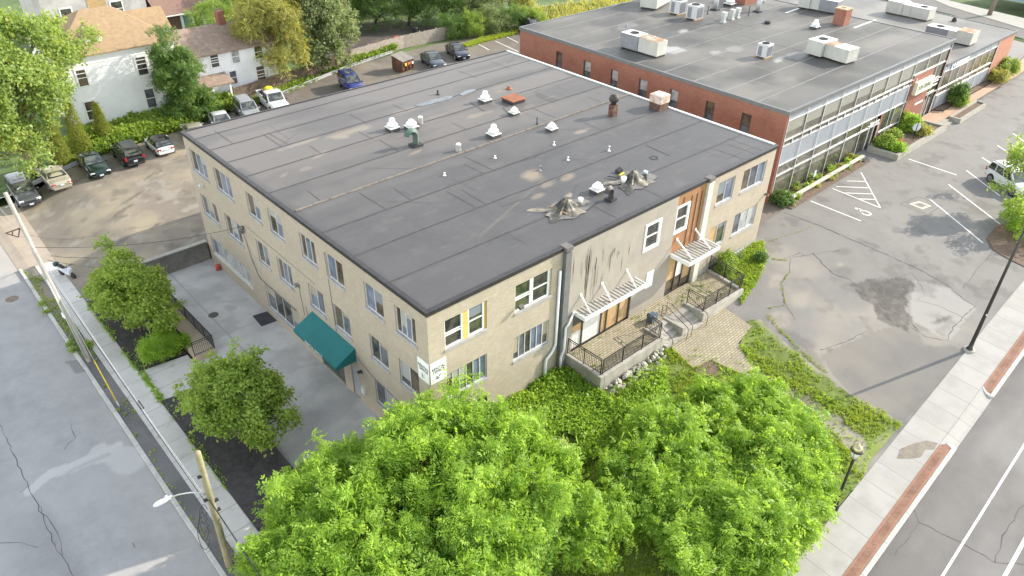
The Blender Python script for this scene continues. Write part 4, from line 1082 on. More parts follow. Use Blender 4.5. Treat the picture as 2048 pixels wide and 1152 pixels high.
# blue grey plastic tub
t = thing('storage_tub', (16.3, -1.25, TZ), 'blue grey plastic storage tub left on the terrace by the railing end', 'tub')
mb = MB(); mb.prism([(16.02, -1.47), (16.58, -1.47), (16.58, -1.03), (16.02, -1.03)], TZ + .002, TZ + .48); mb.build('bin', M('blue_grey_plastic', (.09, .13, .17), .5, .1), t, bevel=.05)
mb = MB(); mb.box((15.98, -1.51, TZ + .42), (16.62, -.99, TZ + .52)); mb.build('lid', M('blue_grey_plastic', (.09, .13, .17)), t, bevel=.04)

# ------------------------------------------------------------------ retaining wall, ramp and its railings
rw = MB()
rw.prism([(-6.4, 28.2), (.0, 28.2), (.0, 28.55), (-6.4, 28.55)], -.2, lambda x, y: 1.5 + .0 * x)
ro = rw.build('retaining_wall', M('dark_stained_concrete', (.17, .165, .15), .95, .35, .9, .3, stain=((.30, .28, .24), .55, .8)), bevel=.02)
tag(ro, 'dark stained concrete retaining wall holding the back car park above the patio', 'retaining wall')
mb = MB(); mb.prism([(-6.45, 28.17), (.0, 28.17), (.0, 28.58), (-6.45, 28.58)], 1.502, 1.58); mb.build('coping', C_PALE, ro, bevel=.015)
zramp = lambda x, y: .02 + .42 * (26 - y) / 9.0
rp = MB(); rp.prism([(-5.9, 17.0), (-4.6, 17.0), (-4.6, 26.0), (-5.9, 26.0)], -.2, zramp)
tag(rp.build('access_ramp', C_RAMP, bevel=.02), 'tan concrete ramp rising beside the patio between two dark railings', 'ramp')
railing([(-4.62, 26.0), (-4.62, 17.05), (-5.9, 17.05)], zramp, 1.05, 'long dark picket railing on the patio side of the tan ramp, turning across its end', pick=.11)
railing([(-5.95, 24.2), (-5.95, 18.9)], zramp, .95, 'dark handrail on the bush side of the tan ramp', pick=9)

# ------------------------------------------------------------------ red brick office building
RED = brick_mat('red_brick', (.25, .092, .064), (.31, .13, .09), (.235, .15, .115), var=.1)
OROOF = paint_mat('office_roof_membrane', (.112, .108, .10), (.27, .245, .21), (.05, .05, .05), (.34, .34, .33), .35, .14, rough=.65, grain=15, bump=.15)
BLUEP = M('blue_grey_spandrel', (.25, .27, .305), .45, .08, 1.5)
MULL = M('silver_mullion', (.60, .61, .62), .4, .06, 3, metal=.2)
SILVER = MULL
OG = glass_mat('bronze_glass', (.075, .072, .058), .04, 1.0, (.14, .135, .11), .5)
OGD = glass_mat('bronze_glass_dark', (.04, .038, .034), .05, .9, (.08, .07, .055), .7)
office = thing('office_building', (60, 17, 2.8), 'long two storey red brick office building with blue grey panels and a broad dark roof', 'building')
OX0, OX1, OY0, OY1, OZ = 35.85, 66.6, 2.65, 32.4, 10.62
SX, SF = Wall('x', OX0, -1), Wall('y', OY0, -1)
ob = MB()
sh_ = [(26.42, 27.28), (22.75, 23.65), (19.42, 20.27), (16.05, 17.0), (12.72, 13.6), (9.05, 9.92), (5.6, 6.5)]
SX.wall(ob, OY0, OY1, 1.0, OZ - .28, [(a, b, 7.5, 9.43) for a, b in sh_], .2)
Wall('x', OX1, 1).wall(ob, OY0, OY1, 1.0, OZ - .28, []); Wall('y', OY1, 1).wall(ob, OX0, OX1, 1.0, OZ - .28, [])
SF.face(ob, OX0, 36.12, 0, 1.0, OZ - .28)
SF.face(ob, 53.95, 54.3, 0, 2.0, 6.05); SF.face(ob, 59.0, 63.7, 0, 2.0, 8.45); SF.face(ob, 66.3, OX1, 0, 2.0, OZ - .28); SF.face(ob, 36.12, 59.0, -.35, 1.5, OZ - .28); SF.face(ob, 63.7, 66.3, -.35, 1.5, OZ - .28); SF.face(ob, 59, 63.7, -.35, 8.0, OZ - .28)
ob.build('wall', RED, office, uv=True)
def p_oroof(x, y):
    r = .35 * np.clip((fbm(x * .12, y * .3, 201) - .48) * 5, 0, 1)
    g = .75 * np.clip((fbm(x * .22, y * .22, 203) - .5) * 5, 0, 1)
    b = 0 * x
    for u, v, rx, ry, st in ((1253, 52, 1.8, .9, .8), (1250, 58, .8, .5, .7), (1610, 108, 2.2, .6, 1), (1560, 118, 1.6, .35, .9), (1345, 100, 1.3, 1.1, 1), (1585, 110, 1.4, .5, .9), (1368, 62, .9, .4, 1), (1690, 42, 1.0, .5, 1), (1760, 42, 1.8, .3, .6), (1430, 105, .8, .4, .5), (1470, 98, 1.2, .8, .35)):
        p = U(u, v, OZ - .05); b = np.maximum(b, st * blob(x, y, p[0], p[1], rx, ry, .2, 210 + u, .35, .3, 1.2))
    p = U(1385, 58, OZ); g = np.maximum(g, blob(x, y, p[0], p[1], 1.1, .45, .2, 230, .3, .3, 1))
    return r, g, b
oroof = sheet('roof', [(OX0, OY0), (OX1, OY0), (OX1, OY1), (OX0, OY1)], lambda x, y: OZ - .05 + 0 * x, OROOF, .25, p_oroof, kind=None, parent=office)
sm = MB()
zo = lambda x, y: OZ - .05
for i in range(9):
    y_ = 5.4 + 3.05 * i; ribbon(sm, [(OX0 + .2, y_), (OX1 - .2, y_ + .4)], .11, zo, .006, .02, i, 1.0)
for i in range(10): x_ = 40 + 2.9 * i + .7 * (i % 3); y_ = 5.4 + 3.05 * (i % 8); ribbon(sm, [(x_, y_), (x_, y_ + 3)], .07, zo, .006, .01, i, 1.0)
sm.build('seam', M('pale_roof_seam', (.22, .21, .20), .8, .25), oroof)
ec = MB(); ec.box((OX0 - .1, OY0 - .12, OZ - .3), (OX0 + .12, OY1 + .1, OZ)); ec.box((OX0 + .12, OY0 - .12, OZ - .3), (OX1 + .1, OY0 + .1, OZ - .001)); ec.box((OX0 + .12, OY1 - .1, OZ - .3), (OX1 + .1, OY1 + .1, OZ - .001)); ec.box((OX1 - .1, OY0 + .1, OZ - .3), (OX1 + .1, OY1 - .1, OZ - .001))
ec.build('roof_edge', M('grey_roof_edge', (.13, .135, .14), .5, .15), office)
for i, (a, b) in enumerate(sh_):
    o = MB(); SX.box(o, a, b, -.18, -.12, 9.36, 9.43); SX.box(o, a, a + .06, -.18, -.12, 7.5, 9.36); SX.box(o, b - .06, b, -.18, -.12, 7.5, 9.36); SX.box(o, a + .06, b - .06, -.18, -.12, 8.4, 8.46)
    o = o.build('window', F_DARK, office)
    g = MB(); SX.face(g, a + .02, b - .02, -.165, 8.44, 9.4); g.mat(1); SX.face(g, a + .02, b - .02, -.16, 7.5, 8.42); g.build('pane', [GL['c'] if i in (1, 2, 3, 4) else GL['n'], GL['s']], o)
# curtain wall: bays of 2.8 m
bx_ = [36.12 + 2.8 * i for i in range(11)] + [66.3]
sp_ = MB(); SF.box(sp_, 36.12, 66.3, -.12, -.05, 9.80, OZ - .28); SF.box(sp_, 36.12, 59.0, -.12, -.05, 6.05, 7.62); sp_.build('spandrel_panel', BLUEP, office)
fr = MB()
for z0, z1, a, b in ((9.74, 9.80, 36.12, 66.3), (8.08, 8.16, 36.12, 59.0), (7.62, 7.68, 36.12, 59.0), (5.99, 6.06, 36.12, 59.0), (5.08, 5.16, 36.12, 53.95), (4.0, 4.08, 54.3, 59.0), (8.46, 8.54, 59.0, 66.3), (6.9, 6.98, 63.7, 66.3), (5.5, 5.58, 63.7, 66.3)):
    SF.box(fr, a, b, -.05, .02, z0, z1)
for i, x_ in enumerate(bx_):
    zlo = 2.85 if x_ < 53.9 else (3.3 if x_ < 59 else 8.54)
    if 63.6 < x_: zlo = 2.9
    if 53.9 <= x_ < 54.3: continue
    SF.box(fr, x_ - .035, x_ + .035, .021, .05, zlo, OZ - .3)
for x_ in (56.6,): SF.box(fr, x_ - .03, x_ + .03, .021, .05, 3.3, 6.0)
for i in range(9):
    x_ = 36.12 + 2.8 * i + 1.4; SF.box(fr, x_ - .05, x_ + .05, -.03, .015, 7.68, 8.08)
SF.box(fr, 51.9, 53.93, -.05, .03, 5.16, 5.24)
for x_ in (52.0, 52.95, 53.85, 63.8, 64.9, 66.2): SF.box(fr, x_ - .05, x_ + .05, -.04, .03, 2.9, 5.08)
fr.build('mullions', MULL, office)
kn = random.Random(4)
for i in range(11):
    a, b = bx_[i] + .04, bx_[i + 1] - .04
    g = MB()
    lo = 8.16 if i < 9 else 8.54
    SF.face(g, a, b, -.06, lo, 9.74)
    w__ = g.build('window_glass', [OG, OGD], office); g = MB()
    if i < 8: SF.face(g, a, b, -.06, 7.68, 8.08); g.build('vent_pane', [OGD], office); g = MB()
    if i < 6: g.mat(0); SF.face(g, a, b, -.06, 5.16, 5.99); g.mat(1 if i == 5 else 0); SF.face(g, a, b, -.06, 2.9, 5.08)
    if i == 6: SF.face(g, 54.32, 56.55, -.06, 4.08, 5.99); SF.face(g, 54.32, 56.55, -.06, 3.35, 4.0)
    if i == 7: SF.face(g, 56.65, 58.98, -.06, 4.08, 5.99); SF.face(g, 56.65, 58.98, -.06, 3.35, 4.0)
    if i == 9: g.mat(1); SF.face(g, 63.72, b, -.1, 2.9, 8.46)
    if i == 10: g.mat(1); SF.face(g, a, 66.28, -.1, 2.9, 8.46)
    if g.f: g.build('window_glass', [OG, OGD], office)
    if i < 8:
        bl = MB(); SF.face(bl, a + .1, b - .1, -.055, 8.9 - .5 * kn.random(), 9.70); bl.build('blind', glass_mat('blind_behind_glass', (.25, .25, .215), .08, .8), w__)
# signs on the office
sg = MB(); SF.box(sg, 59.55, 63.3, .02, .38, 6.55, 7.75); so = sg.build('office_sign', M('cream_sign', (.66, .65, .50), .5, .04), office)
DGREEN = M('dark_green_letter', (.03, .10, .06), .6, .05)
# the lettering is too blurred in the photograph to read: dark green strokes of the same rhythm stand in for it
sk = MB(); rg = random.Random(8); x_ = 59.85
while x_ < 62.9:
    wd = rg.choice((.10, .16, .22)); SF.box(sk, x_, x_ + wd * .4, .381, .39, 6.93, 7.38); SF.box(sk, x_ + wd * .4, x_ + wd, .381, .388, 7.28 if rg.random() < .5 else 6.93, 7.38 if rg.random() < .5 else 7.02); x_ += wd + .09
sk.build('sign_strokes', DGREEN, so)
s2_ = MB(); SF.box(s2_, 61.4, 63.2, .01, .03, 5.05, 5.25); SF.box(s2_, 61.7, 62.0, .01, .03, 3.4, 4.2); s2_.build('small_sign', F_WHITE, office)
s2_ = MB(); SF.box(s2_, 64.0, 66.0, -.09, -.06, 6.2, 6.36); SF.box(s2_, 64.2, 66.1, -.09, -.06, 6.6, 6.7); s2_.build('window_lettering_strip', F_WHITE, office)
s2_ = MB(); SF.box(s2_, 52.0, 53.8, -.03, .0, 5.35, 5.55); s2_.build('window_lettering_strip', F_WHITE, office)
# lower wing
WZ = 8.1
def p_wroof(x, y): return .5 * np.clip((fbm(x * .15, y * .3, 241) - .42) * 4, 0, 1), .4 * np.clip((fbm(x * .25, y * .25, 243) - .5) * 5, 0, 1), .25 + 0 * x
sheet('lower_roof', [(66.7, 2.65), (86.2, 2.65), (89.5, 33), (66.7, 33)], lambda x, y: WZ - .05 + 0 * x, OROOF, .5, p_wroof, kind=None, parent=office)
ow = MB(); SF.face(ow, 81.2, 86.2, 0, 2.0, WZ - .22); SF.face(ow, 66.7, 81.2, -.3, 2.0, WZ - .22)
ow.add([(86.2, 2.65, 2), (89.5, 33, 2), (89.5, 33, WZ - .22), (86.2, 2.65, WZ - .22)], [(0, 1, 2, 3)]); ow.build('wing_wall', M('salmon_brick', (.40, .19, .125), .85, .1, 1.5), office, uv=True)
ec = MB(); ec.box((66.7, 2.55, WZ - .24), (86.3, 2.75, WZ)); ec.bar((86.25, 2.75, WZ - .12), (89.55, 33, WZ - .12), .2, .24); ec.build('roof_edge', M('grey_roof_edge', (.13, .135, .14)), office)
wp = MB(); SF.box(wp, 66.7, 81.2, -.1, -.03, 7.28, WZ - .24); SF.box(wp, 67.2, 81.2, -.1, -.03, 3.3, 4.75); wp.build('spandrel_panel', BLUEP, office)
fr = MB()
for z0, z1 in ((7.22, 7.28), (5.38, 5.45), (4.75, 4.81)): SF.box(fr, 66.7, 81.2, -.05, .03, z0, z1)
xs_ = [66.75 + 2.06 * i for i in range(8)]
for x_ in xs_: SF.box(fr, x_ - .035, x_ + .035, .031, .05, 3.3, WZ - .25)
fr.build('mullions', MULL, office)
for i in range(7):
    g = MB(); SF.face(g, xs_[i] + .04, xs_[i + 1] - .04, -.06, 5.45, 7.22); SF.face(g, xs_[i] + .04, xs_[i + 1] - .04, -.06, 4.81, 5.38); g.build('window_glass', [glass_mat('wing_glass', (.12, .10, .08), .05, .9, (.21, .165, .115), .4)], office)
bn = MB(); SF.box(bn, 68.3, 72.6, .03, .06, 7.15, 8.0); bo = bn.build('banner', F_WHITE, office)
lg = MB(); SF.box(lg, 68.55, 68.75, .061, .07, 7.3, 7.85); SF.box(lg, 68.75, 69.3, .061, .069, 7.3, 7.42); SF.box(lg, 69.1, 69.3, .061, .068, 7.42, 7.8); lg.build('banner_emblem', M('navy_blue', (.03, .07, .20), .6), bo)

# ------------------------------------------------------------------ rooftop equipment
HV = M('weathered_white_sheet_metal', (.43, .43, .40), .55, .12, 1.2, stain=((.42, .36, .26), .62, .85))
HVD = M('grey_sheet_metal', (.20, .21, .235), .5, .15, 1.5)
RUST = M('rusted_top', (.33, .20, .12), .8, .35, 1.5, stain=((.46, .42, .35), .45, .6))
HVB = M('grille_dark', (.03, .03, .035), .6, .2, 4)
WHP = M('white_painted_metal', (.78, .78, .76), .5, .06, 2)
def fan(mb, c, r): mb.lathe(c, [(r, 0), (r, .05), (r * .82, .06), (r * .80, -.02), (r * .25, -.02), (r * .2, .03), (0, .03)], 18)
def package_unit(c, rz, label, secs, h, w=2.0, z=OZ - .05, rust=(1,), fan_on=0, gbody=()):
    """a long rooftop unit: sections (length, height factor, width factor) end to end along local x"""
    t = thing('rooftop_air_handler', (c[0], c[1], z), label, 'air conditioner', 'packaged rooftop units', rz)
    L = sum(s[0] for s in secs); x = -L / 2
    cu = MB()
    for xx in (-L / 2 + .1, L / 2 - .2): cu.box((xx, -w * .42, 0), (xx + .12, w * .42, .18))
    cu.build('support_rail', HVB, t, local=True)
    for i, (l, hf, wf) in enumerate(secs):
        b = MB(); b.box((x + .006, -w * wf / 2, .18), (x + l - .006, w * wf / 2, .18 + h * hf)); b.box((x - .01, -w * wf / 2 - .02, .18 + h * hf), (x + l + .01 - .02 * (i < len(secs) - 1), w * wf / 2 + .02, .18 + h * hf + .04))
        o = b.build('cabinet', HVD if i in gbody else HV, t, local=True, bevel=.012)
        tp = MB(); tp.box((x + .02, -w * wf / 2, .18 + h * hf + .041), (x + l - .04, w * wf / 2, .18 + h * hf + .05)); tp.build('top_sheet', RUST if i in rust else WHP, o, local=True)
        if i == fan_on:
            f = MB(); fan(f, (x + l * .5, 0, .18 + h * hf + .055), min(.42, l * .32)); f.build('fan', HVB, o, local=True)
        pn = MB()
        for sgn in (-1, 1):
            for k in range(2):
                xa = x + l * (.06 + .47 * k); y_ = sgn * (w * wf / 2 + .006)
                pn.box((xa, min(y_, y_ - .012 * sgn), .28), (xa + l * .41, max(y_, y_ - .012 * sgn), .18 + h * hf - .1))
        pn.build('access_panel', HVD if i in gbody else HV, o, local=True)
        x += l
    return t
def condenser(c, s, h, label, z=OZ - .05, rz=0.0):
    t = thing('condenser_unit', (c[0], c[1], z), label, 'air conditioner', 'square condenser units', rz)
    b = MB(); b.box((-s / 2, -s / 2, .12), (s / 2, s / 2, .12 + h)); b.box((-s / 2 - .03, -s / 2 - .03, .12 + h), (s / 2 + .03, s / 2 + .03, .18 + h)); b.build('casing', M('condenser_casing', (.50, .50, .51), .5, .1, 2), t, local=True, bevel=.01)
    g = MB()
    for k in range(16):
        u = -s * .42 + s * .84 * k / 15
        g.box((u - .02, -s / 2 - .012, .2), (u + .02, -s / 2 - .001, h)); g.box((s / 2 + .001, u - .02, .2), (s / 2 + .012, u + .02, h))
        if k < 7: g.box((-s / 2 - .012, u + s * .4, .2), (-s / 2 - .001, u + s * .44, h))
    g.build('coil_grille', HVD, t, local=True)
    f = MB(); fan(f, (.0, 0, .185 + h), s * .34); f.build('fan', HVB, t, local=True)
    l = MB(); l.box((-s * .6, -s * .55, 0), (s * .6, -s * .35, .12)); l.box((-s * .6, s * .35, 0), (s * .6, s * .55, .12)); l.build('timber_skid', M('weathered_timber', (.30, .20, .10), .9, .3, 3), t, local=True)
    return t
R90 = PI / 2
package_unit((39.0, 19.4), -R90 + .02, 'long grey rooftop unit with a rusty orange cover, above the narrow brick wall windows', [(2.0, 1, 1), (.9, 1.0, .9), (1.3, .95, .95)], 1.25, 1.5, rust=(1, 2), gbody=(0,))
package_unit((51.0, 7.4), -R90 - .1, 'white rooftop unit with a rust streaked lid, closest to the glazed front', [(1.6, 1.05, 1.5), (.9, .95, 1), (1.5, .95, 1.1)], 1.15, 1.5, rust=(1,))
package_unit((75.8, 6.1), -R90 + .02, 'grey sided rooftop unit with tan lid on the lower roof near the tall corner', [(2.3, .9, 1), (.9, .9, 1), (1.7, 1.05, 1.2)], 1.15, 1.7, z=WZ - .05, rust=(2,), gbody=(0,))
package_unit((82.6, 13.6), R90 - .05, 'pale rooftop unit farthest back on the lower roof beside the street', [(2.2, .95, 1), (1.0, .95, 1), (2.0, 1.05, 1.1)], 1.25, 1.7, z=WZ - .05, rust=(9,), gbody=())
package_unit((66.2, 17.0), R90 + .1, 'rooftop unit with yellowed end box standing behind the red brick chimney', [(2.0, 1, 1), (1.0, .9, .9), (1.3, 1.1, 1.1)], 1.15, 1.5, rust=(2,), gbody=(0,))
package_unit((53.5, 29.6), .3, 'large cream cabinet unit with a rust stripe at the top of the roof', [(1.2, .55, 1), (1.6, 1.1, 1), (1.5, 1.1, 1)], 1.9, 1.9, rust=(9,), fan_on=9)
condenser((46.4, 11.5), 1.0, 1.05, 'white condenser standing alone on a timber skid in the middle of the roof')
condenser((52.3, 23.5), 1.25, 1.25, 'white condenser of the back pair, the one nearer the tan roof pipes')
condenser((52.6, 25.9), 1.25, 1.25, 'white condenser of the back pair, the one nearer the cream cabinet')
def chim(mb, c, s, z0, z1): mb.box((c[0] - s[0], c[1] - s[1], z0), (c[0] + s[0], c[1] + s[1], z1))
c_ = U(1681, 47, OZ)
b = MB(); chim(b, c_, (.62, .62), OZ - .06, OZ + 1.5); och = b.build('chimney', RED, oroof, uv=True)
b = MB(); chim(b, c_, (.66, .66), OZ + 1.5, OZ + 1.58); b.lathe((c_[0], c_[1], OZ + 1.58), [(.22, 0), (.2, .12)], 10); b.build('chimney_cap', M('tan_cap', (.42, .33, .22), .8, .2), och)
b = MB(); b.box((61.5, 23.4, OZ - .06), (64, 25.9, OZ + 1.2)); b.build('roof_housing', RED, oroof, uv=True)
GALV = M('galvanised_metal', (.45, .48, .47), .45, .15, 3, metal=.3)
PGREEN = M('green_painted_duct', (.075, .12, .10), .6, .2, 2)
def gooseneck(c, z, h, r, rz, label, mat, sq=False, nm='gooseneck_vent'):
    t = thing(nm, (c[0], c[1], z), label, 'roof vent', None, rz)
    b = MB(); b.box((-r * 1.5, -r * 1.5, 0), (r * 1.5, r * 1.5, .14)); b.build('curb', HVB, t, local=True)
    R_ = r * 1.5; pts = [(0, 0, .1), (0, 0, h - R_)]
    pts += [(-R_ + R_ * math.cos(a), 0, h - R_ + R_ * math.sin(a)) for a in np.linspace(.2, PI * .95, 9)]
    MB().tube(pts, r, 4 if sq else 12, caps=True).build('duct', mat, t, not sq, True)
    return t
def mushroom(c, z, s, label, tall=True, nm='roof_exhaust_fan'):
    t = thing(nm, (c[0], c[1], z), label, 'roof vent', 'white roof exhaust fans')
    b = MB(); b.prism([(-.38 * s, -.38 * s), (.38 * s, -.38 * s), (.38 * s, .38 * s), (-.38 * s, .38 * s)], -.02, .22 * s); b.build('curb', M('black_curb', (.06, .06, .06), .8, .3), t, local=True, bevel=.02)
    b = MB(); b.box((-.40 * s, -.40 * s, .22 * s), (.40 * s, .40 * s, .26 * s)); b.build('flange', WHP, t, local=True)
    pr = [(.22, .27), (.22, .36), (.36, .35), (.38, .40), (.34, .50), (.25, .56), (.21, .60)]
    pr += [(.20, .80), (.17, .86), (.08, .89), (0, .895)] if tall else [(.19, .66), (.12, .71), (0, .72)]
    MB().lathe((0, 0, 0), [(a * s, b_ * s) for a, b_ in pr], 20).build('fan_hood', WHP, t, True, True)
    return t
ZR = BH - .06
def upx(u, v, z=ZR): return U(u, v, z)
for (u, v), s, tl, lab in (((970, 204), 1.0, True, 'tall white exhaust fan between the puddle and the rusty hatch'), ((785, 260), 1.0, True, 'tall white exhaust fan beside the large tan stain on the roof'), ((823, 258), 1.0, False, 'white exhaust fan directly behind the green gooseneck duct'), ((987, 273), 1.0, True, 'tall white exhaust fan just behind the roof ridge'), ((1028, 229), .8, False, 'small low white exhaust fan below the rusty hatch'), ((1103, 261), .85, False, 'low white exhaust fan on the ridge, between two thin black pipes'), ((1194, 384), .9, False, 'low white exhaust fan between the two tarpaulin heaps')):
    mushroom(upx(u, v), ZR, s, lab, tl)
for (u, v), lab in (((841, 247), 'white capped pipe behind the green gooseneck duct'), ((917, 302), 'white capped pipe standing alone in front of the roof ridge')):
    t = thing('white_vent_pipe', tuple(upx(u, v)), lab, 'vent pipe', 'white capped vent pipes')
    MB().lathe((0, 0, 0), [(.19, 0), (.17, .46), (.18, .46), (.16, .52), (0, .53)], 14).build('pipe', WHP, t, True, True)
gooseneck(upx(832, 291), ZR, 1.12, .24, .0, 'dark green gooseneck duct with a square throat on the cream building roof', PGREEN, True)
gooseneck(upx(1221, 400), ZR, .85, .18, .1, 'black gooseneck duct between the two tarpaulin heaps', M('black_duct', (.05, .045, .045), .55, .3), True)
# ball capped brick chimney, tarp wrapped chimney, rusty hatch
c_ = upx(1225, 231); t = MB(); chim(t, c_, (.24, .24), ZR - .02, ZR + .85); o = t.build('chimney', M('sooty_brick', (.10, .055, .045), .9, .4, 4, stain=((.26, .15, .10), .5, .7)), roof)
t = MB(); t.lathe((c_[0], c_[1], ZR + .85), [(.2, 0), (.2, .2), (.26, .21), (.36, .32), (.38, .46), (.33, .62), (.2, .74), (0, .78)], 16); t.build('ball_cap', M('black_cap', (.05, .04, .038), .6, .3), o, True)
c_ = upx(1317, 216); t = MB(); chim(t, c_, (.52, .52), ZR - .02, ZR + .55); o = t.build('chimney', M('sooty_brick', (.10, .055, .045)), roof)
t = MB(); t.prism([(c_[0] + a * .56, c_[1] + b * .56) for a, b in ((-1, -1), (1, -1), (1, 1), (-1, 1))], ZR + .5, ZR + 1.12); t.lathe((c_[0], c_[1], ZR + 1.12), [(.6, -.12), (.55, .02), (.2, .06), (0, .08)], 8)
t.build('plastic_wrap', M('clear_plastic_wrap', (.60, .50, .44), .35, .25, 2.5, stain=((.36, .20, .15), .45, .65)), o, bevel=.04)
t = thing('roof_hatch', tuple(upx(1027, 203)), 'low square roof hatch with a rusted brown lid', 'roof hatch')
b = MB(); b.box((-.62, -.62, 0), (.62, .62, .24)); b.build('curb', HVB, t, local=True); b = MB(); b.box((-.7, -.7, .24), (.7, .7, .32)); b.build('lid', M('rust_brown', (.26, .095, .05), .8, .25, 2), t, local=True, bevel=.02)
def pipe(u, v, h, r, lab, mat=HVB, z=ZR, nm='vent_pipe', top=True):
    t = thing(nm, tuple(U(u, v, z)), lab, 'vent pipe')
    b = MB(); b.lathe((0, 0, 0), [(r * 2.2, 0), (r * 1.3, .06), (r, .08), (r, h), (0, h)], 10); b.build('pipe', mat, t, True, True); return t
pipe(876, 189, .35, .09, 'stubby black vent pipe beside the long roof puddle'); pipe(1074, 248, .5, .05, 'thin black vent pipe behind the ridge, by a low white fan'); pipe(1018, 178, .22, .14, 'rusty drain strainer standing in a roof puddle', M('rust_brown', (.26, .095, .05)))
for u, v, h, lab in ((1108, 290, .2, 'white split vent cap in front of the ridge, by the diagonal crease'), (1080, 341, .28, 'small grey vent cap beside a tan stain'), (1136, 320, .18, 'white ringed vent with a dark cap on a pale patch'), (1218, 302, .32, 'blue topped vent with white collars'), (889, 351, .16, 'tiny white vent with grey cap near the front of the roof'), (990, 316, .14, 'small dark broken vent in front of a lone white pipe')):
    t = thing('small_roof_vent', tuple(upx(u, v)), lab, 'roof vent')
    b = MB(); b.lathe((0, 0, 0), [(.11, 0), (.10, .03), (.05, .04), (.05, h), (.07, h), (.06, h + .04), (0, h + .05)], 10)
    b.build('collar', WHP if 'white' in lab else M('grey_vent', (.25, .25, .26), .6), t, True, True)
    b = MB(); b.lathe((.14, .05, 0), [(.10, 0), (.06, .05), (.05, h * .7), (0, h * .7)], 8); b.build('cap', HVB, t, True, True)
t = MB(); ribbon(t, [tuple(upx(1308, 316)[:2] + np.array([.25 * math.cos(a), .25 * math.sin(a)])) for a in np.linspace(0, 2 * PI, 17)], .10, lambda x, y: ZR, .03, step=9); tag(t.build('rubber_ring', HVB), 'black rubber ring lying on the front of the roof', 'ring')
# roof puddles
WAT = glass_mat('standing_water', (.10, .11, .13), .03, 1.0, (.05, .05, .055), 1.5)
def puddle(pts, lab, z=ZR + .022):
    m = MB(); q = [U(*p, z) for p in pts]; m.add([tuple(p) for p in q], [tuple(range(len(q)))])
    return tag(m.build('puddle', WAT), lab, 'puddle', kind='structure')
puddle([(830, 209), (842, 206), (852, 203), (868, 198), (884, 195), (893, 192), (907, 192), (900, 198), (884, 203), (866, 207), (848, 211), (834, 213)], None)
puddle([(920, 187), (932, 181), (948, 178), (953, 180), (940, 186), (926, 191), (920, 190)], None)
# tarpaulin heaps held down with junk
def tarp(cx, cy, rx, ry, h, seed, lab):
    n = 34; V = []; F = []
    xs = np.linspace(-1, 1, n)
    P, Q = np.meshgrid(xs, xs, indexing='ij')
    rad = np.hypot(P, Q); th = np.arctan2(Q, P)
    edge = 1 + .22 * np.sin(th * 5 + seed) + .16 * np.sin(th * 9 + seed * 2)
    Z = h * np.maximum(0, 1 - rad / .52) ** 1.15 * (1 + .18 * np.cos(th * 7 + seed)) + .10 * np.clip(1.1 - rad, 0, 1) * np.abs(np.sin(th * 6 + seed + 2.5 * rad)) ** .6 * (rad > .12) + .05 * fbm(P * 4 + seed, Q * 4, seed, 3) * (rad < 1.05) + .02
    X = cx + P * rx * edge; Yv = cy + Q * ry * edge
    V = np.stack([X.ravel(), Yv.ravel(), (ZR + Z).ravel()], 1)
    idx = np.arange(n * n).reshape(n, n)
    F = np.stack([idx[:-1, :-1].ravel(), idx[1:, :-1].ravel(), idx[1:, 1:].ravel(), idx[:-1, 1:].ravel()], 1)
    c = thing('tarpaulin', (cx, cy, ZR), lab, 'tarpaulin')
    V = V - np.array([cx, cy, ZR])
    me = npmesh('sheet', V, F, M('dusty_black_tarpaulin', (.05, .048, .043), .5, .4, 1.2, stain=((.26, .225, .17), .47, .62)), smooth=False)
    o = link('sheet', me, c); ORG[o.name] = ORG[c.name]
    u = MB(); u.add([(cx + a * rx, cy + b_ * ry, ZR + .03 + .012 * k) for k, (a, b_) in enumerate(((-1.1, -.5), (-.3, -1.25), (1.25, -.75), (1.15, .3), (-.2, .9)))], [(0, 1, 2, 3, 4)]); u.build('under_sheet', M('grey_under_sheet', (.15, .14, .13), .6, .3, 2), c)
    return c
tb = U(1130, 418, ZR); tarp(tb[0], tb[1], 1.45, .95, .66, 3, 'dusty black tarpaulin heap nearest the front edge, weighted with poles')
tb2 = U(1265, 362, ZR); tarp(tb2[0], tb2[1], 1.35, .9, .66, 8, 'dusty tarpaulin heap with a white bucket before it, nearer the chimney')
for (u, v, u2, v2, lab) in ((1100, 412, 1134, 428, 'pale timber pole lying across the nearer tarpaulin'), (1215, 352, 1240, 356, 'dark timber pole sticking out of the farther tarpaulin'), (1292, 342, 1293, 360, 'short dark post leaning on the farther tarpaulin')):
    a_, b_ = U(u, v, ZR + .12), U(u2, v2, ZR + .1); tag(MB().bar(a_, b_, .07, .05).build('timber_pole', M('weathered_timber', (.30, .20, .10)) if 'pale' in lab else HVB), lab, 'pole')
def bucket(u, v, z, lab, r=.15, h=.36, mat=WHP):
    t = thing('bucket', tuple(U(u, v, z)), lab, 'bucket'); MB().lathe((0, 0, 0), [(r * .82, 0), (r, h), (r * .93, h), (r * .9, h - .03), (0, h - .04)], 14).build('pail', mat, t, True, True); return t
bucket(1247, 366, ZR, 'white plastic bucket standing in front of the farther tarpaulin heap', .17, .42); bucket(1161, 405, ZR + .12, 'white plastic bucket sitting on the nearer tarpaulin heap', .15, .3)
bucket(1291, 348, ZR + .08, 'pale blue bucket tipped behind the farther tarpaulin heap', .14, .22, M('pale_blue_plastic', (.5, .6, .66), .5))
t = MB(); q = U(1238, 345, ZR); t.obox((q[0], q[1], ZR + .12), (.22, 0, .05), (0, .18, .06), (0, -.02, .1)); tag(t.build('tool_bag', M('black_fabric', (.04, .04, .04), .9, .3), bevel=.05), 'black tool bag with yellow trim beside the farther tarpaulin', 'bag'); 
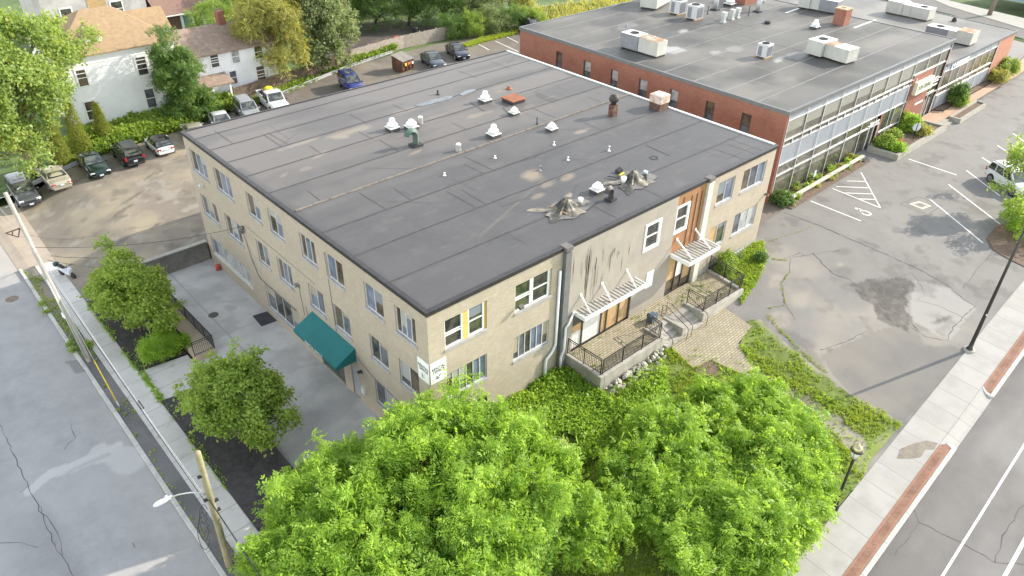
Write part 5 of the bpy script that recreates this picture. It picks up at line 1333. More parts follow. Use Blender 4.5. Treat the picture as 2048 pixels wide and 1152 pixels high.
t = MB(); q = U(1243, 351, ZR); t.obox((q[0], q[1], ZR + .1), (.26, .04, 0), (-.01, .06, 0), (0, 0, .05)); tag(t.build('tool_case', M('yellow_plastic', (.62, .50, .06), .5), bevel=.02), 'yellow tool case in front of the black bag on the roof', 'tool case')
# office roof vents
zo_ = OZ - .05
gooseneck(U(1430, 20, zo_), zo_, 1.35, .26, PI, 'pale gooseneck vent behind the pair of condensers', GALV); gooseneck(U(1515, 24, zo_), zo_, 1.25, .24, PI, 'pale gooseneck vent near the low brick roof housing', GALV)
for u, v, lab in ((1446, 45, 'galvanised square vent stack nearest the condensers'), (1463, 39, 'galvanised square vent stack in the middle of the three'), (1474, 36, 'galvanised square vent stack farthest of the three')):
    t = thing('vent_stack', tuple(U(u, v, zo_)), lab, 'vent stack', 'square galvanised vent stacks')
    b = MB(); b.box((-.24, -.24, 0), (.24, .24, .12)); b.box((-.17, -.17, .12), (.17, .17, .62)); b.build('stack', GALV, t, local=True)
    b = MB(); b.box((-.23, -.23, .62), (.23, .23, .98)); b.box((-.25, -.25, .98), (.25, .25, 1.03)); b.build('cowl', GALV, t, local=True, bevel=.01)
mushroom(U(1629, 57, zo_), zo_, 1.0, 'white exhaust fan on the office roof in front of the brick chimney', True); mushroom(U(1459, 12, zo_), zo_, 1.3, 'white exhaust fan at the top of the office roof between goosenecks', True)
pipe(1415, 28, .85, .05, 'thin dark pipe right beside the pair of condensers', HVB, zo_); pipe(1497, 30, .95, .05, 'thin dark pipe in front of the far gooseneck', HVB, zo_); pipe(1253, 53, .3, .07, 'small pipe standing on a pale roof patch of the office building', HVD, zo_)
t = MB()
for a, b in (((1418, 35), (1512, 55)), ((1460, 65), (1530, 82)), ((1546, 86), (1612, 103)), ((1375, 92), (1560, 35)), ((1560, 35), (1605, 20))): ribbon(t, [tuple(U(*a, zo_)[:2]), tuple(U(*b, zo_)[:2])], .06, zo, .06, 0, 1, 4)
t.build('conduit_run', M('grey_conduit', (.16, .16, .16)), oroof)
t = MB(); ribbon(t, [tuple(U(1572, 26, zo_)[:2]), tuple(U(1606, 14, zo_)[:2])], .28, zo, .02); ribbon(t, [tuple(U(1708, 56, zo_)[:2]), tuple(U(1751, 40, zo_)[:2])], .25, zo, .02); ribbon(t, [tuple(U(1628, 8, zo_)[:2]), tuple(U(1655, 0, zo_)[:2])], .28, zo, .02)
t.build('white_patch_strip', M('white_roof_coating', (.62, .62, .60), .6, .1), oroof)
for u, v in ((1373, 92), (1420, 79), (1497, 54), (1461, 66)):
    pass
b = MB(); q = U(1535, 47, zo_); b.obox((q[0], q[1], zo_ + .14), (.3, .1, 0), (-.1, .25, 0), (0, 0, .14)); tag(b.build('pipe_support', HVB, bevel=.06), 'dark lumpy pipe support beside the conduit on the office roof', 'pipe support')
b = MB(); q = U(1908, 42, WZ); b.lathe((q[0], q[1], WZ - .05), [(.3, 0), (.25, .3), (.12, .5), (0, .5)], 8); tag(b.build('drain_hood', HVB), 'small dark hood at the middle of the lower office roof', 'roof vent')

# ------------------------------------------------------------------ office front: planters, guard beam, walk
ground_f = lambda x, y: z_front(x, y)
SOILB = SOIL
def planter(name, poly, z, wd, lab, cap=C_PALE):
    c = np.mean(poly, 0); t = thing(name, (c[0], c[1], 2.6), lab, 'planter')
    n = len(poly); w_ = MB()
    for i in range(n):
        a, b = Vector(poly[i]), Vector(poly[(i + 1) % n]); d = (b - a).normalized(); nn = Vector((-d.y, d.x))
        w_.prism([tuple(a), tuple(b), tuple(b - d * wd + nn * wd), tuple(a + d * wd + nn * wd)], 2.2, z)
    w_.build('planter_wall', cap, t)
    s = MB(); ins = [Vector(poly[i]) + (Vector(c[:2]) - Vector(poly[i])) * .12 for i in range(n)]
    s.prism([tuple(v) for v in ins], 2.3, z - .12); s.build('soil', SOILB, t)
    return t
planter('planter', [(52.3, -.45), (63.3, -.35), (63.0, 2.1), (54.4, 2.4), (54.2, 2.4), (52.1, 2.35)], 3.42, .35, 'long concrete planter full of shrubs and flowers beside the office doorway')
planter('planter', [(66.3, -.5), (73.3, -.4), (73.6, .75), (66.2, .65)], 3.35, .22, 'narrow empty concrete planter between the brick walk and the car park')
BRW = slab_mat('salmon_brick_walk', (.46, .30, .21), (.52, .36, .26), (.34, .24, .17), .2, .1, .008, .5, .1)
sheet('brick_walk', [(63.4, 2.6), (63.4, .9), (66, .8), (86, 1.0), (100, 1.5), (100, 3.6), (86, 2.0), (74, 1.9), (67.6, 1.8), (67, 2.6)], lambda x, y: 3.18 + 0 * x, BRW, 1.0)
for i in range(3):
    b = MB(); b.box((63.5, -.35 + .4 * i, 2.3), (66.0, .05 + .4 * i + (.4 if i == 2 else 0), 2.86 + .14 * i)); b.build('front_steps', C_PALE)['kind'] = 'structure'
sheet('shrub_bed', [(67.1, 2.6), (67.7, 1.85), (74, 1.95), (83, 2.05), (86, 2.1), (86, 2.6)], lambda x, y: 3.26 + 0 * x, SOIL, .5)
sheet('flower_bed', [(36.2, 2.6), (36.4, .75), (44, .9), (50.2, 1.0), (50.6, 2.6)], lambda x, y: z_front(x, y) + .06, SOIL, .4)
gb = thing('guard_beam', (43.5, 1.75, 2.8), 'white timber guard beam on short posts before the office flower bed', 'guard rail')
b = MB(); b.bar((37.6, 1.55, 3.32), (49.8, 1.62, 3.38), .28, .16); b.build('beam', M('chalky_white_timber', (.50, .48, .42), .85, .12), gb)
for x_ in (39.2, 41.9, 44.6, 47.3, 49.4): MB().box((x_ - .07, 1.52, 2.6), (x_ + .07, 1.66, 3.25)).build('post', M('chalky_white_timber', (.50, .48, .42)), gb)
b = MB(); b.box((49.5, 1.2, 2.8), (50.5, 2.0, 3.05)); tag(b.build('planter_box', M('black_plastic', (.04, .04, .045), .6), bevel=.03), 'black plastic box at the end of the white guard beam', 'box')
def signpost(x, y, z, h, r, lab, mat, rz=0.0):
    t = thing('sign', (x, y, z), lab, 'sign', None, rz)
    MB().tube([(0, 0, 0), (0, 0, h)], .03, 6).build('post', HVB, t, True, True)
    MB().lathe((0, -.04, h - r), [(r, 0), (r, .02), (0, .02)], 8, axis=(0, 1, 0)).build('sign_plate', mat, t, local=True)
signpost(57.1, .35, 3.3, 1.75, .42, 'back of an octagonal road sign standing in the shrub planter', M('pale_sign_back', (.55, .58, .62), .5), R90 + .9)
t = thing('sign', (41.6, 2.0, 2.85), 'narrow pale blue parking sign on a post in the flower bed', 'sign'); MB().tube([(0, 0, 0), (0, 0, 1.3)], .025, 6).build('post', GALV, t, True, True); MB().box((-.16, -.05, .9), (.16, -.03, 1.45)).build('sign_plate', M('pale_blue_sign', (.45, .55, .68), .5), t, local=True)
# ------------------------------------------------------------------ houses behind the car park
def siding_mat(name, col, step=.11, depth=.5):
    m, t = _new(name)
    v = _coord(t); s = t.nodes.new('ShaderNodeSeparateXYZ'); t.links.new(v, s.inputs[0])
    d = t.nodes.new('ShaderNodeMath'); d.operation = 'MODULO'; d.inputs[1].default_value = step; t.links.new(s.outputs[2], d.inputs[0])
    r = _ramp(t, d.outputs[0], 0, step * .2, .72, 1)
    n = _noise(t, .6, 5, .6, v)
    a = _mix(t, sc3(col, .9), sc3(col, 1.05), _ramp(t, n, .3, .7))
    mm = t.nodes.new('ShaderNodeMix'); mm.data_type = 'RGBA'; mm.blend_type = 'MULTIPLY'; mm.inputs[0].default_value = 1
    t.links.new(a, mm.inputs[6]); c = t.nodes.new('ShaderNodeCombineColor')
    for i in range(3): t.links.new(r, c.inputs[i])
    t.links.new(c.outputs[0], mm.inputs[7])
    MATS[name] = _finish(m, t, mm.outputs[2], .7, 0, .3, d.outputs[0], .6, .05); return MATS[name]
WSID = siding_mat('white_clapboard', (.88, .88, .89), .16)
TAN_SH = M('tan_shingles', (.33, .23, .135), .95, .14, 3, .4, stain=((.26, .18, .11), .5, .72))
BRN_SH = M('brown_shingles', (.27, .20, .155), .95, .2, 2.5, .4, stain=((.36, .30, .25), .52, .72))
RBR_SH = M('red_brown_shingles', (.23, .145, .115), .95, .15, 3, .4)
def hip(mb, x0, x1, y0, y1, ze, zr_, rx0, rx1, ry, ov=.35):
    x0 -= ov; x1 += ov; y0 -= ov; y1 += ov
    vs = [(x0, y0, ze), (x1, y0, ze), (x1, y1, ze), (x0, y1, ze), (rx0, ry, zr_), (rx1, ry, zr_)]
    mb.add(vs, [(0, 1, 5, 4), (2, 3, 4, 5), (1, 2, 5), (3, 0, 4), (3, 2, 1, 0)])
    mb.add([(x, y, z - .12) for x, y, z in vs[:4]] + vs[:4], [(0, 1, 5, 4), (1, 2, 6, 5), (2, 3, 7, 6), (3, 0, 4, 7)])
def hwin(parent, wl, u0, u1, z0, z1, k='s', bars=(.5,), trim=True, shutters=None):
    o = MB()
    for a, b, c, d in ((u0 - .14, u0, z0 - .1, z1 + .16), (u1, u1 + .14, z0 - .1, z1 + .16), (u0, u1, z1, z1 + .16), (u0, u1, z0 - .1, z0)): wl.box(o, a, b, .0, .05, c, d)
    for h in bars: wl.box(o, u0, u1, .012, .035, z0 + (z1 - z0) * h - .035, z0 + (z1 - z0) * h + .035)
    f = o.build('window', F_WHITE, parent)
    g = MB(); wl.box(g, u0, u1, -.02, .008, z0, z1); g.build('pane', GL[k], f)
    return f
hs = thing('white_house', (10, 60, 1.4), 'white clapboard house with a tan hipped roof and a lower wing behind the parked cars', 'house')
HY = 55.5
WH, WHW = Wall('y', HY, -1), Wall('y', HY + .15, -1)
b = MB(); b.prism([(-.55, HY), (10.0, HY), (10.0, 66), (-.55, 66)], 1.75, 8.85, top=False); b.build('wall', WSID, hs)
b = MB(); b.prism([(-.5, HY + .04), (9.95, HY + .04), (9.95, 65.9), (-.5, 65.9)], .5, 1.76); b.build('foundation', M('brown_foundation', (.24, .17, .12), .9, .2), hs)
b = MB(); hip(b, -.55, 10.0, HY, 66, 8.85, 11.6, 3.6, 6.4, 60.8); rf = b.build('roof', TAN_SH, hs)
b = MB(); WH.box(b, -.6, 10.05, .0, .06, 8.35, 8.84); WH.box(b, -.6, 10.05, .0, .03, 7.95, 8.05); WH.box(b, -.58, -.38, .0, .03, 1.8, 8.0); b.build('frieze', F_WHITE, hs)
# dormer and cross gable
b = MB(); b.prism([(2.3, 56.6), (3.9, 56.6), (3.9, 59.2), (2.3, 59.2)], 9.3, 10.1); d_ = b.build('dormer', F_WHITE, rf)
b = MB(); b.add([(2.15, 56.4, 10.05), (4.05, 56.4, 10.05), (3.1, 56.4, 10.75), (2.15, 60.2, 10.05), (4.05, 60.2, 10.05), (3.1, 60.2, 10.75)], [(0, 2, 5, 3), (1, 4, 5, 2), (0, 1, 2), (3, 5, 4)]); b.build('dormer_roof', TAN_SH, d_)
b = MB(); Wall('y', 56.6, -1).box(b, 2.85, 3.35, .0, .03, 9.45, 9.95); b.build('dormer_window', GL['d'], d_)
b = MB(); b.add([(7.5, 58.8, 9.1), (7.5, 62.6, 9.1), (7.5, 60.7, 10.9), (11.3, 58.8, 9.1), (11.3, 62.6, 9.1), (11.3, 60.7, 10.9)], [(0, 3, 5, 2), (1, 2, 5, 4), (3, 4, 5)]); b.build('cross_gable', TAN_SH, rf)
b = MB(); b.prism([(9.5, 59), (11.2, 59), (11.2, 62.5), (9.5, 62.5)], 1.5, 9.1); b.build('bay_wall', WSID, hs)
for u0, u1, z0, z1, k, bars in ((.55, 1.35, 6.05, 7.55, 'n', (.5, .78)), (6.05, 6.95, 6.0, 7.7, 'd', (.33, .62, .85)), (.45, 1.35, 2.75, 4.5, 'n', (.5,)), (6.1, 6.95, 2.65, 4.5, 's', (.5,))): hwin(hs, WH, u0, u1, z0, z1, k, bars)
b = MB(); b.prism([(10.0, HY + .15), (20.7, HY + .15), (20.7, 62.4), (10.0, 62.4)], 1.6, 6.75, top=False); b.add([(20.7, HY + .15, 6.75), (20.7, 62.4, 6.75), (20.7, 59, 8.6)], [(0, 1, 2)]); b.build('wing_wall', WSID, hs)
b = MB(); b.prism([(10.05, HY + .2), (20.6, HY + .2), (20.6, 62.3), (10.05, 62.3)], .5, 1.61); b.build('foundation', M('brown_foundation', (.24, .17, .12)), hs)
b = MB(); b.add([(9.9, HY - .2, 6.72), (21.0, HY - .2, 6.72), (21.0, 59, 8.7), (9.9, 59, 8.7), (9.9, 62.8, 6.72), (21.0, 62.8, 6.72)], [(0, 1, 2, 3), (3, 2, 5, 4)]); b.add([(9.9, HY - .2, 6.58), (21.0, HY - .2, 6.58), (21, HY - .2, 6.72), (9.9, HY - .2, 6.72)], [(0, 1, 2, 3)]); wr = b.build('wing_roof', BRN_SH, hs)
b = MB(); b.box((16.2, 58.6, 8.2), (17.0, 59.4, 9.9)); b.build('chimney', RED, wr, uv=True)
for u0, u1, z0, z1, k, bars in ((13.4, 14.2, 5.25, 6.5, 'd', (.35, .55, .75)), (15.7, 16.5, 5.25, 6.55, 'c', (.5,)), (18.3, 19.2, 5.25, 6.55, 'd', (.5,)), (15.1, 15.8, 3.1, 4.45, 's', (.5,)), (18.15, 19.05, 2.65, 4.35, 'n', (.33, .5, .75))): hwin(hs, WHW, u0, u1, z0, z1, k, bars)
pw = MB(); pw.add([(10.3, HY + .1, 4.6), (14.6, HY + .1, 4.6), (14.8, HY - 1.6, 3.95), (10.1, HY - 1.6, 3.95), (10.3, HY + .1, 4.45), (14.6, HY + .1, 4.45), (14.8, HY - 1.6, 3.8), (10.1, HY - 1.6, 3.8)], [(0, 3, 2, 1), (4, 5, 6, 7), (3, 7, 6, 2), (1, 2, 6, 5), (0, 4, 7, 3)]); po = pw.build('porch_roof', BRN_SH, hs)
pw = MB()
for x_ in (10.5, 12.4, 14.3): pw.box((x_ - .1, HY - 1.5, 1.2), (x_ + .1, HY - 1.3, 3.85))
pw.box((10.3, HY - 1.6, .8), (14.6, HY + .15, 1.75)); pw.build('porch_posts', F_WHITE, po)
# houses farther back
gh = thing('grey_house', (10, 88, 1.2), 'weathered pale grey house with boarded upper wall at the back of the block', 'house')
b = MB(); b.prism([(5, 84), (17.2, 84), (17.2, 95), (5, 95)], .5, 9.5, top=True); b.build('wall', M('pale_grey_render', (.46, .44, .43), .9, .2, .6, stain=((.33, .31, .30), .5, .7)), gh)
WGH = Wall('y', 84, -1)
b = MB(); WGH.box(b, 10.2, 12.4, 0, .05, 4.8, 7.5); b.build('boarded_opening', M('board_plywood', (.45, .30, .15)), gh)
hwin(gh, WGH, 12.9, 14.2, 4.9, 6.6, 'd'); hwin(gh, WGH, 7.0, 8.2, 4.9, 6.6, 'd')
b = MB(); hip(b, 5, 17.2, 84, 95, 9.5, 12, 9, 13, 89.5); b.build('roof', RBR_SH, gh)
b = MB(); b.box((13.5, 81.6, 4.0), (17.4, 84, 4.18)); b.build('porch_roof', M('dark_porch_roof', (.10, .09, .09), .9, .2), gh)
bh = thing('brown_roofed_house', (24, 88, 1.2), 'small far house with a red brown roof, white bay and teal shutters', 'house')
b = MB(); b.prism([(18.2, 82.5), (28.0, 82.5), (28.0, 94), (18.2, 94)], .5, 4.6); b.build('wall', M('dark_brown_clapboard', (.14, .085, .06), .85, .2), bh)
b = MB(); b.add([(17.6, 81.9, 4.5), (28.4, 81.9, 4.5), (28.4, 88, 8.2), (17.6, 88, 8.2), (17.6, 94.4, 4.5), (28.4, 94.4, 4.5)], [(0, 1, 2, 3), (3, 2, 5, 4)]); b.add([(17.6, 81.85, 4.34), (28.4, 81.85, 4.34), (28.4, 81.85, 4.52), (17.6, 81.85, 4.52)], [(0, 1, 2, 3)]); b.build('roof', RBR_SH, bh)
b = MB(); b.box((17.6, 81.8, 4.3), (28.4, 81.9, 4.46)); b.build('gutter', F_WHITE, bh)
WBH = Wall('y', 82.5, -1)
b = MB(); WBH.box(b, 20.6, 25.4, .0, .2, .9, 4.3); bo = b.build('bay', F_WHITE, bh)
for u0, k in ((20.9, 't'), (22.3, 'd'), (23.9, 't')):
    b = MB(); WBH.box(b, u0, u0 + 1.1, .201, .23, 1.8, 4.1); b.build('shutter' if k == 't' else 'window', M('teal_grey_shutter', (.12, .20, .21), .6) if k == 't' else GL['d'], bo)
rh = thing('dark_red_house', (34, 92, 1.2), 'dark red house with a white framed window, mostly hidden by trees', 'house')
b = MB(); b.prism([(29.2, 88), (38, 88), (38, 97), (29.2, 97)], .5, 6.5); b.build('wall', M('dark_red_clapboard', (.16, .06, .045), .85, .2), rh)
b = MB(); hip(b, 29.2, 38, 88, 97, 6.5, 9, 32, 35, 92.5); b.build('roof', RBR_SH, rh)
hwin(rh, Wall('y', 88, -1), 32.2, 33.6, 2.5, 5.0, 'd')
# blue building across the far street
fb = thing('blue_building', (135, 18, 2), 'blue walled building across the far street, cut by the top corner of the view', 'building')
b = MB(); b.prism([(136, 5), (150, 5), (150, 22), (136, 22)], 1.5, 8); b.build('wall', M('pale_blue_wall', (.26, .36, .42), .8, .1), fb)
b = MB(); Wall('x', 135.9, -1).box(b, 8, 12, .0, .2, 3.0, 5.0); b.build('window', F_WHITE, fb)

# ------------------------------------------------------------------ fences, guard rail
def board_fence(pts, z, h, lab, col):
    t = thing('board_fence', (pts[0][0], pts[0][1], z), lab, 'fence')
    b = MB(); ps = []; rg = random.Random(2)
    for a, c in zip(pts[:-1], pts[1:]):
        a, c = Vector(a), Vector(c); L = (c - a).length; d = (c - a) / L; ang = math.atan2(d.y, d.x)
        n = int(L / .15)
        for i in range(n):
            q = a + d * (i + .5) * L / n; hh = h + rg.uniform(-.04, .04)
            b.box((q.x - .068, q.y - .012, z - .3), (q.x + .068, q.y + .012, z + hh), ang + rg.uniform(-.03, .03))
        m = max(1, int(L / 2.4))
        ps += [a + d * i * L / m for i in range(m + 1)]
        for zz in (.4, 1.4):
            b.bar((*(a + Vector((-d.y, d.x)) * .05), z + zz), (*(c + Vector((-d.y, d.x)) * .05), z + zz), .04, .08)
    b.build('boards', col, t)
    for q in ps: MB().box((q.x - .06, q.y + .03, z - .3), (q.x + .06, q.y + .15, z + h + .1)).build('post', col, t)
    return t
board_fence([(14.6, 54.2), (21.5, 55.6), (30.8, 57.0)], 1.4, 1.75, 'shaded brown board fence in front of the white house wing', M('brown_fence_boards', (.17, .125, .095), .9, .3, 2.5))
board_fence([(30.9, 57.0), (39.5, 58.2), (47.3, 58.0)], 1.6, 1.95, 'weathered grey board fence behind the skip and the dark saloons', M('grey_fence_boards', (.36, .315, .27), .9, .22, 2.5))
t = thing('guard_rail', (10, 52, 1.3), 'long low steel guard rail edging the back car park in front of the weeds', 'guard rail')
P = [(-8.4, 46.7, .95), (-2.9, 49.0, 1.15), None, (18, 52.8, 1.3), (30, 56.0, 1.6), (37, 57.2, 1.7)]
b = MB()
for a, c in zip(P[:-1], P[1:]):
    if a is None or c is None: continue
    for dz, dw in ((.0, .05), (.12, .0), (.24, .05)): b.bar((a[0], a[1] - dw, a[2] + .35 + dz), (c[0], c[1] - dw, c[2] + .35 + dz), .03, .13)
b.build('beam', M('galvanised_rail', (.40, .41, .42), .5, .15, 2, stain=((.40, .30, .2), .6, .8)), t)
for a, c in zip(P[:-1], P[1:]):
    if a is None or c is None: continue
    n = int(math.hypot(c[0] - a[0], c[1] - a[1]) / 2)
    for i in range(n): f = i / n; q = [a[k] + (c[k] - a[k]) * f for k in range(3)]; MB().box((q[0] - .06, q[1] + .03, q[2] - .4), (q[0] + .06, q[1] + .16, q[2] + .62)).build('post', HVD, t)
t = thing('chain_link_fence', (55, 50, 1.9), 'thin chain link fence standing in the weeds beyond the office', 'fence')
for i in range(9): x_ = 52 + 4 * i; MB().tube([(x_, 60 - .9 * i, 1.5), (x_, 60 - .9 * i, 3.8)], .04, 5).build('post', GALV, t)
MB().bar((52, 60, 3.75), (84, 52.8, 3.75), .04).build('top_rail', GALV, t)

# ------------------------------------------------------------------ skip (dumpster) and small yard things
d0 = G(806, 140, z_lot)
t = thing('dumpster', tuple(d0), 'rusty brown steel dumpster with a grey plastic lid by the board fence', 'dumpster', None, .22)
DMP = M('rusty_brown_steel', (.12, .06, .04), .8, .35, 2, stain=((.32, .15, .07), .5, .7))
b = MB(); b.add([(-.95, -.7, .12), (.95, -.7, .12), (.95, .8, .12), (-.95, .8, .12), (-.95, -.85, 1.3), (.95, -.85, 1.3), (.95, .85, 1.75), (-.95, .85, 1.75)], [(3, 2, 1, 0), (0, 1, 5, 4), (1, 2, 6, 5), (2, 3, 7, 6), (3, 0, 4, 7), (4, 5, 6, 7)])
for x_ in (-.97, -.3, .3, .93): b.box((x_, -.9, .2), (x_ + .05, -.72, 1.28))
b.build('bin', DMP, t, local=True)
b = MB()
for x0, x1 in ((-1.02, -.02), (.02, 1.02)): b.add([(x0, -.95, 1.33), (x1, -.95, 1.33), (x1, .9, 1.82), (x0, .9, 1.82), (x0, -.95, 1.39), (x1, -.95, 1.39), (x1, .9, 1.88), (x0, .9, 1.88)], [(4, 5, 6, 7), (0, 1, 5, 4), (1, 2, 6, 5), (3, 0, 4, 7), (2, 3, 7, 6)])
b.build('lid', M('grey_dumpster_lid', (.21, .19, .17), .7, .2, 2), t, local=True)
b = MB(); b.box((-.6, -.935, .78), (-.25, -.9, 1.12)); b.build('yellow_sticker', M('yellow_plastic', (.62, .50, .06)), t, local=True)
b = MB(); b.box((-.1, -.935, .82), (.4, -.9, 1.1)); b.build('orange_sticker', M('orange_sticker', (.55, .17, .06), .6), t, local=True)
b = MB(); b.box((.62, -.935, .75), (.9, -.9, 1.05)); b.build('white_sticker', F_WHITE, t, local=True)
b = MB(); q = G(830, 66, z_lot); b.lathe((q.x, q.y, q.z), [(.4, 0), (.45, .7), (.4, .8), (.1, .85), (0, .85)], 12); tag(b.build('barbecue_grill', HVB), 'dark covered grill in the shaded yard beyond the grey fence', 'grill')
b = MB(); q = G(770, 98, z_lot); b.lathe((q.x, q.y, q.z + .2), [(.0, .5), (.7, .5), (.75, .56), (.0, .6)], 20); b.tube([(q.x, q.y, q.z), (q.x, q.y, q.z + .7)], .08, 8); tag(b.build('garden_table', M('pink_plastic', (.62, .38, .55), .5)), 'round pink plastic table in the yard behind the grey fence', 'table')
b = MB(); q = G(795, 92, z_lot); b.box((q.x - .4, q.y - .3, q.z), (q.x + .4, q.y + .3, q.z + .75)); b.box((q.x - .4, q.y + .2, q.z + .75), (q.x + .4, q.y + .3, q.z + 1.2)); tag(b.build('garden_chair', M('red_plastic', (.50, .09, .06), .5), bevel=.04), 'red plastic chair in the yard behind the grey fence', 'chair')
b = MB(); q = U(443, 537, 0); b.lathe((q[0] - .25, q[1], 0), [(.17, 0), (.18, .4), (.1, .46), (.05, .5), (0, .5)], 12); tag(b.build('fuel_can', M('red_plastic', (.50, .09, .06)), smooth=True), 'red can standing against the cream wall under the ground floor window strip', 'can')
t = thing('wall_planter', tuple(U(541, 607, .0)), 'dark brown barrel planter standing by the end of the wide window', 'planter'); MB().lathe((-.2, .1, 0), [(.26, 0), (.33, .35), (.30, .7), (.26, .7), (.24, .62), (0, .6)], 14).build('barrel', M('dark_barrel', (.06, .035, .025), .7, .3), t, True, True)
b = MB()
rg = random.Random(4)
# ------------------------------------------------------------------ vehicles
TYRE = M('tyre_rubber', (.025, .025, .027), .85, .2, 8); RIM = M('alloy_rim', (.42, .43, .44), .35, .1, 6, metal=.6)
CGL = glass_mat('car_glass', (.02, .024, .026), .03, 1.0, (.10, .11, .09), 1.8)
CHROME = M('chrome_trim', (.6, .6, .62), .2, .05, 3, metal=.8); HEAD = M('headlight_lens', (.70, .72, .74), .1, .1, 6); TAIL = M('taillight_lens', (.36, .02, .02), .15, .15, 6); AMBER = M('amber_lens', (.6, .2, .03), .2)
PLATE = M('number_plate', (.55, .62, .70), .4, .05); BLKP = M('black_trim_plastic', (.03, .03, .032), .6, .2)
def paint(name, col, rough=.22, metal=.25):
    m, t = _new(name); v = _coord(t)
    n = _noise(t, 1.3, 4, .6, v); a = _mix(t, sc3(col, .93), sc3(col, 1.05), _ramp(t, n, .3, .7))
    _finish(m, t, a, rough, metal, .5)
    p = next(x for x in t.nodes if x.type == 'BSDF_PRINCIPLED'); p.inputs['Coat Weight'].default_value = .6; p.inputs['Coat Roughness'].default_value = .06
    MATS[name] = m; return m
def lerp_prof(prof, x):
    for (a, va), (b, vb) in zip(prof[:-1], prof[1:]):
        if a <= x <= b:
            f = (x - a) / (b - a); f = f * f * (3 - 2 * f) * .5 + f * .5
            return va + (vb - va) * f
    return prof[-1][1] if x > prof[-1][0] else prof[0][1]
CARS = {  # L, W, belt profile (x as share of L from rear -.5 to front .5), cabin base/top x, roof height
 'sedan': dict(L=4.75, W=1.80, top=[(-.5, .72), (-.47, .92), (-.32, .98), (.0, .95), (.20, .94), (.42, .80), (.48, .68), (.5, .58)], cab=(-.36, -.20, .04, .22), H=1.44, tumble=.76, wb=(-.30, .31), r=.32),
 'wagon': dict(L=4.8, W=1.84, top=[(-.5, .8), (-.48, .98), (-.3, 1.02), (.0, 1.0), (.20, 1.0), (.42, .92), (.48, .8), (.5, .66)], cab=(-.475, -.42, .06, .24), H=1.66, tumble=.80, wb=(-.28, .31), r=.35),
 'suv': dict(L=4.5, W=1.82, top=[(-.5, .85), (-.48, 1.02), (-.3, 1.05), (.0, 1.03), (.20, 1.02), (.42, .94), (.48, .82), (.5, .68)], cab=(-.485, -.43, .08, .26), H=1.70, tumble=.80, wb=(-.29, .31), r=.35),
 'hatch': dict(L=3.75, W=1.70, top=[(-.5, .70), (-.47, .92), (-.3, .95), (.0, .93), (.22, .92), (.42, .82), (.48, .7), (.5, .56)], cab=(-.47, -.38, .08, .26), H=1.42, tumble=.80, wb=(-.31, .33), r=.31),
 'pickup': dict(L=5.5, W=1.95, top=[(-.5, 1.02), (-.49, 1.05), (-.08, 1.05), (.0, 1.05), (.22, 1.06), (.44, 1.0), (.49, .9), (.5, .75)], cab=(-.09, -.06, .14, .26), H=1.82, tumble=.82, wb=(-.30, .33), r=.38)}
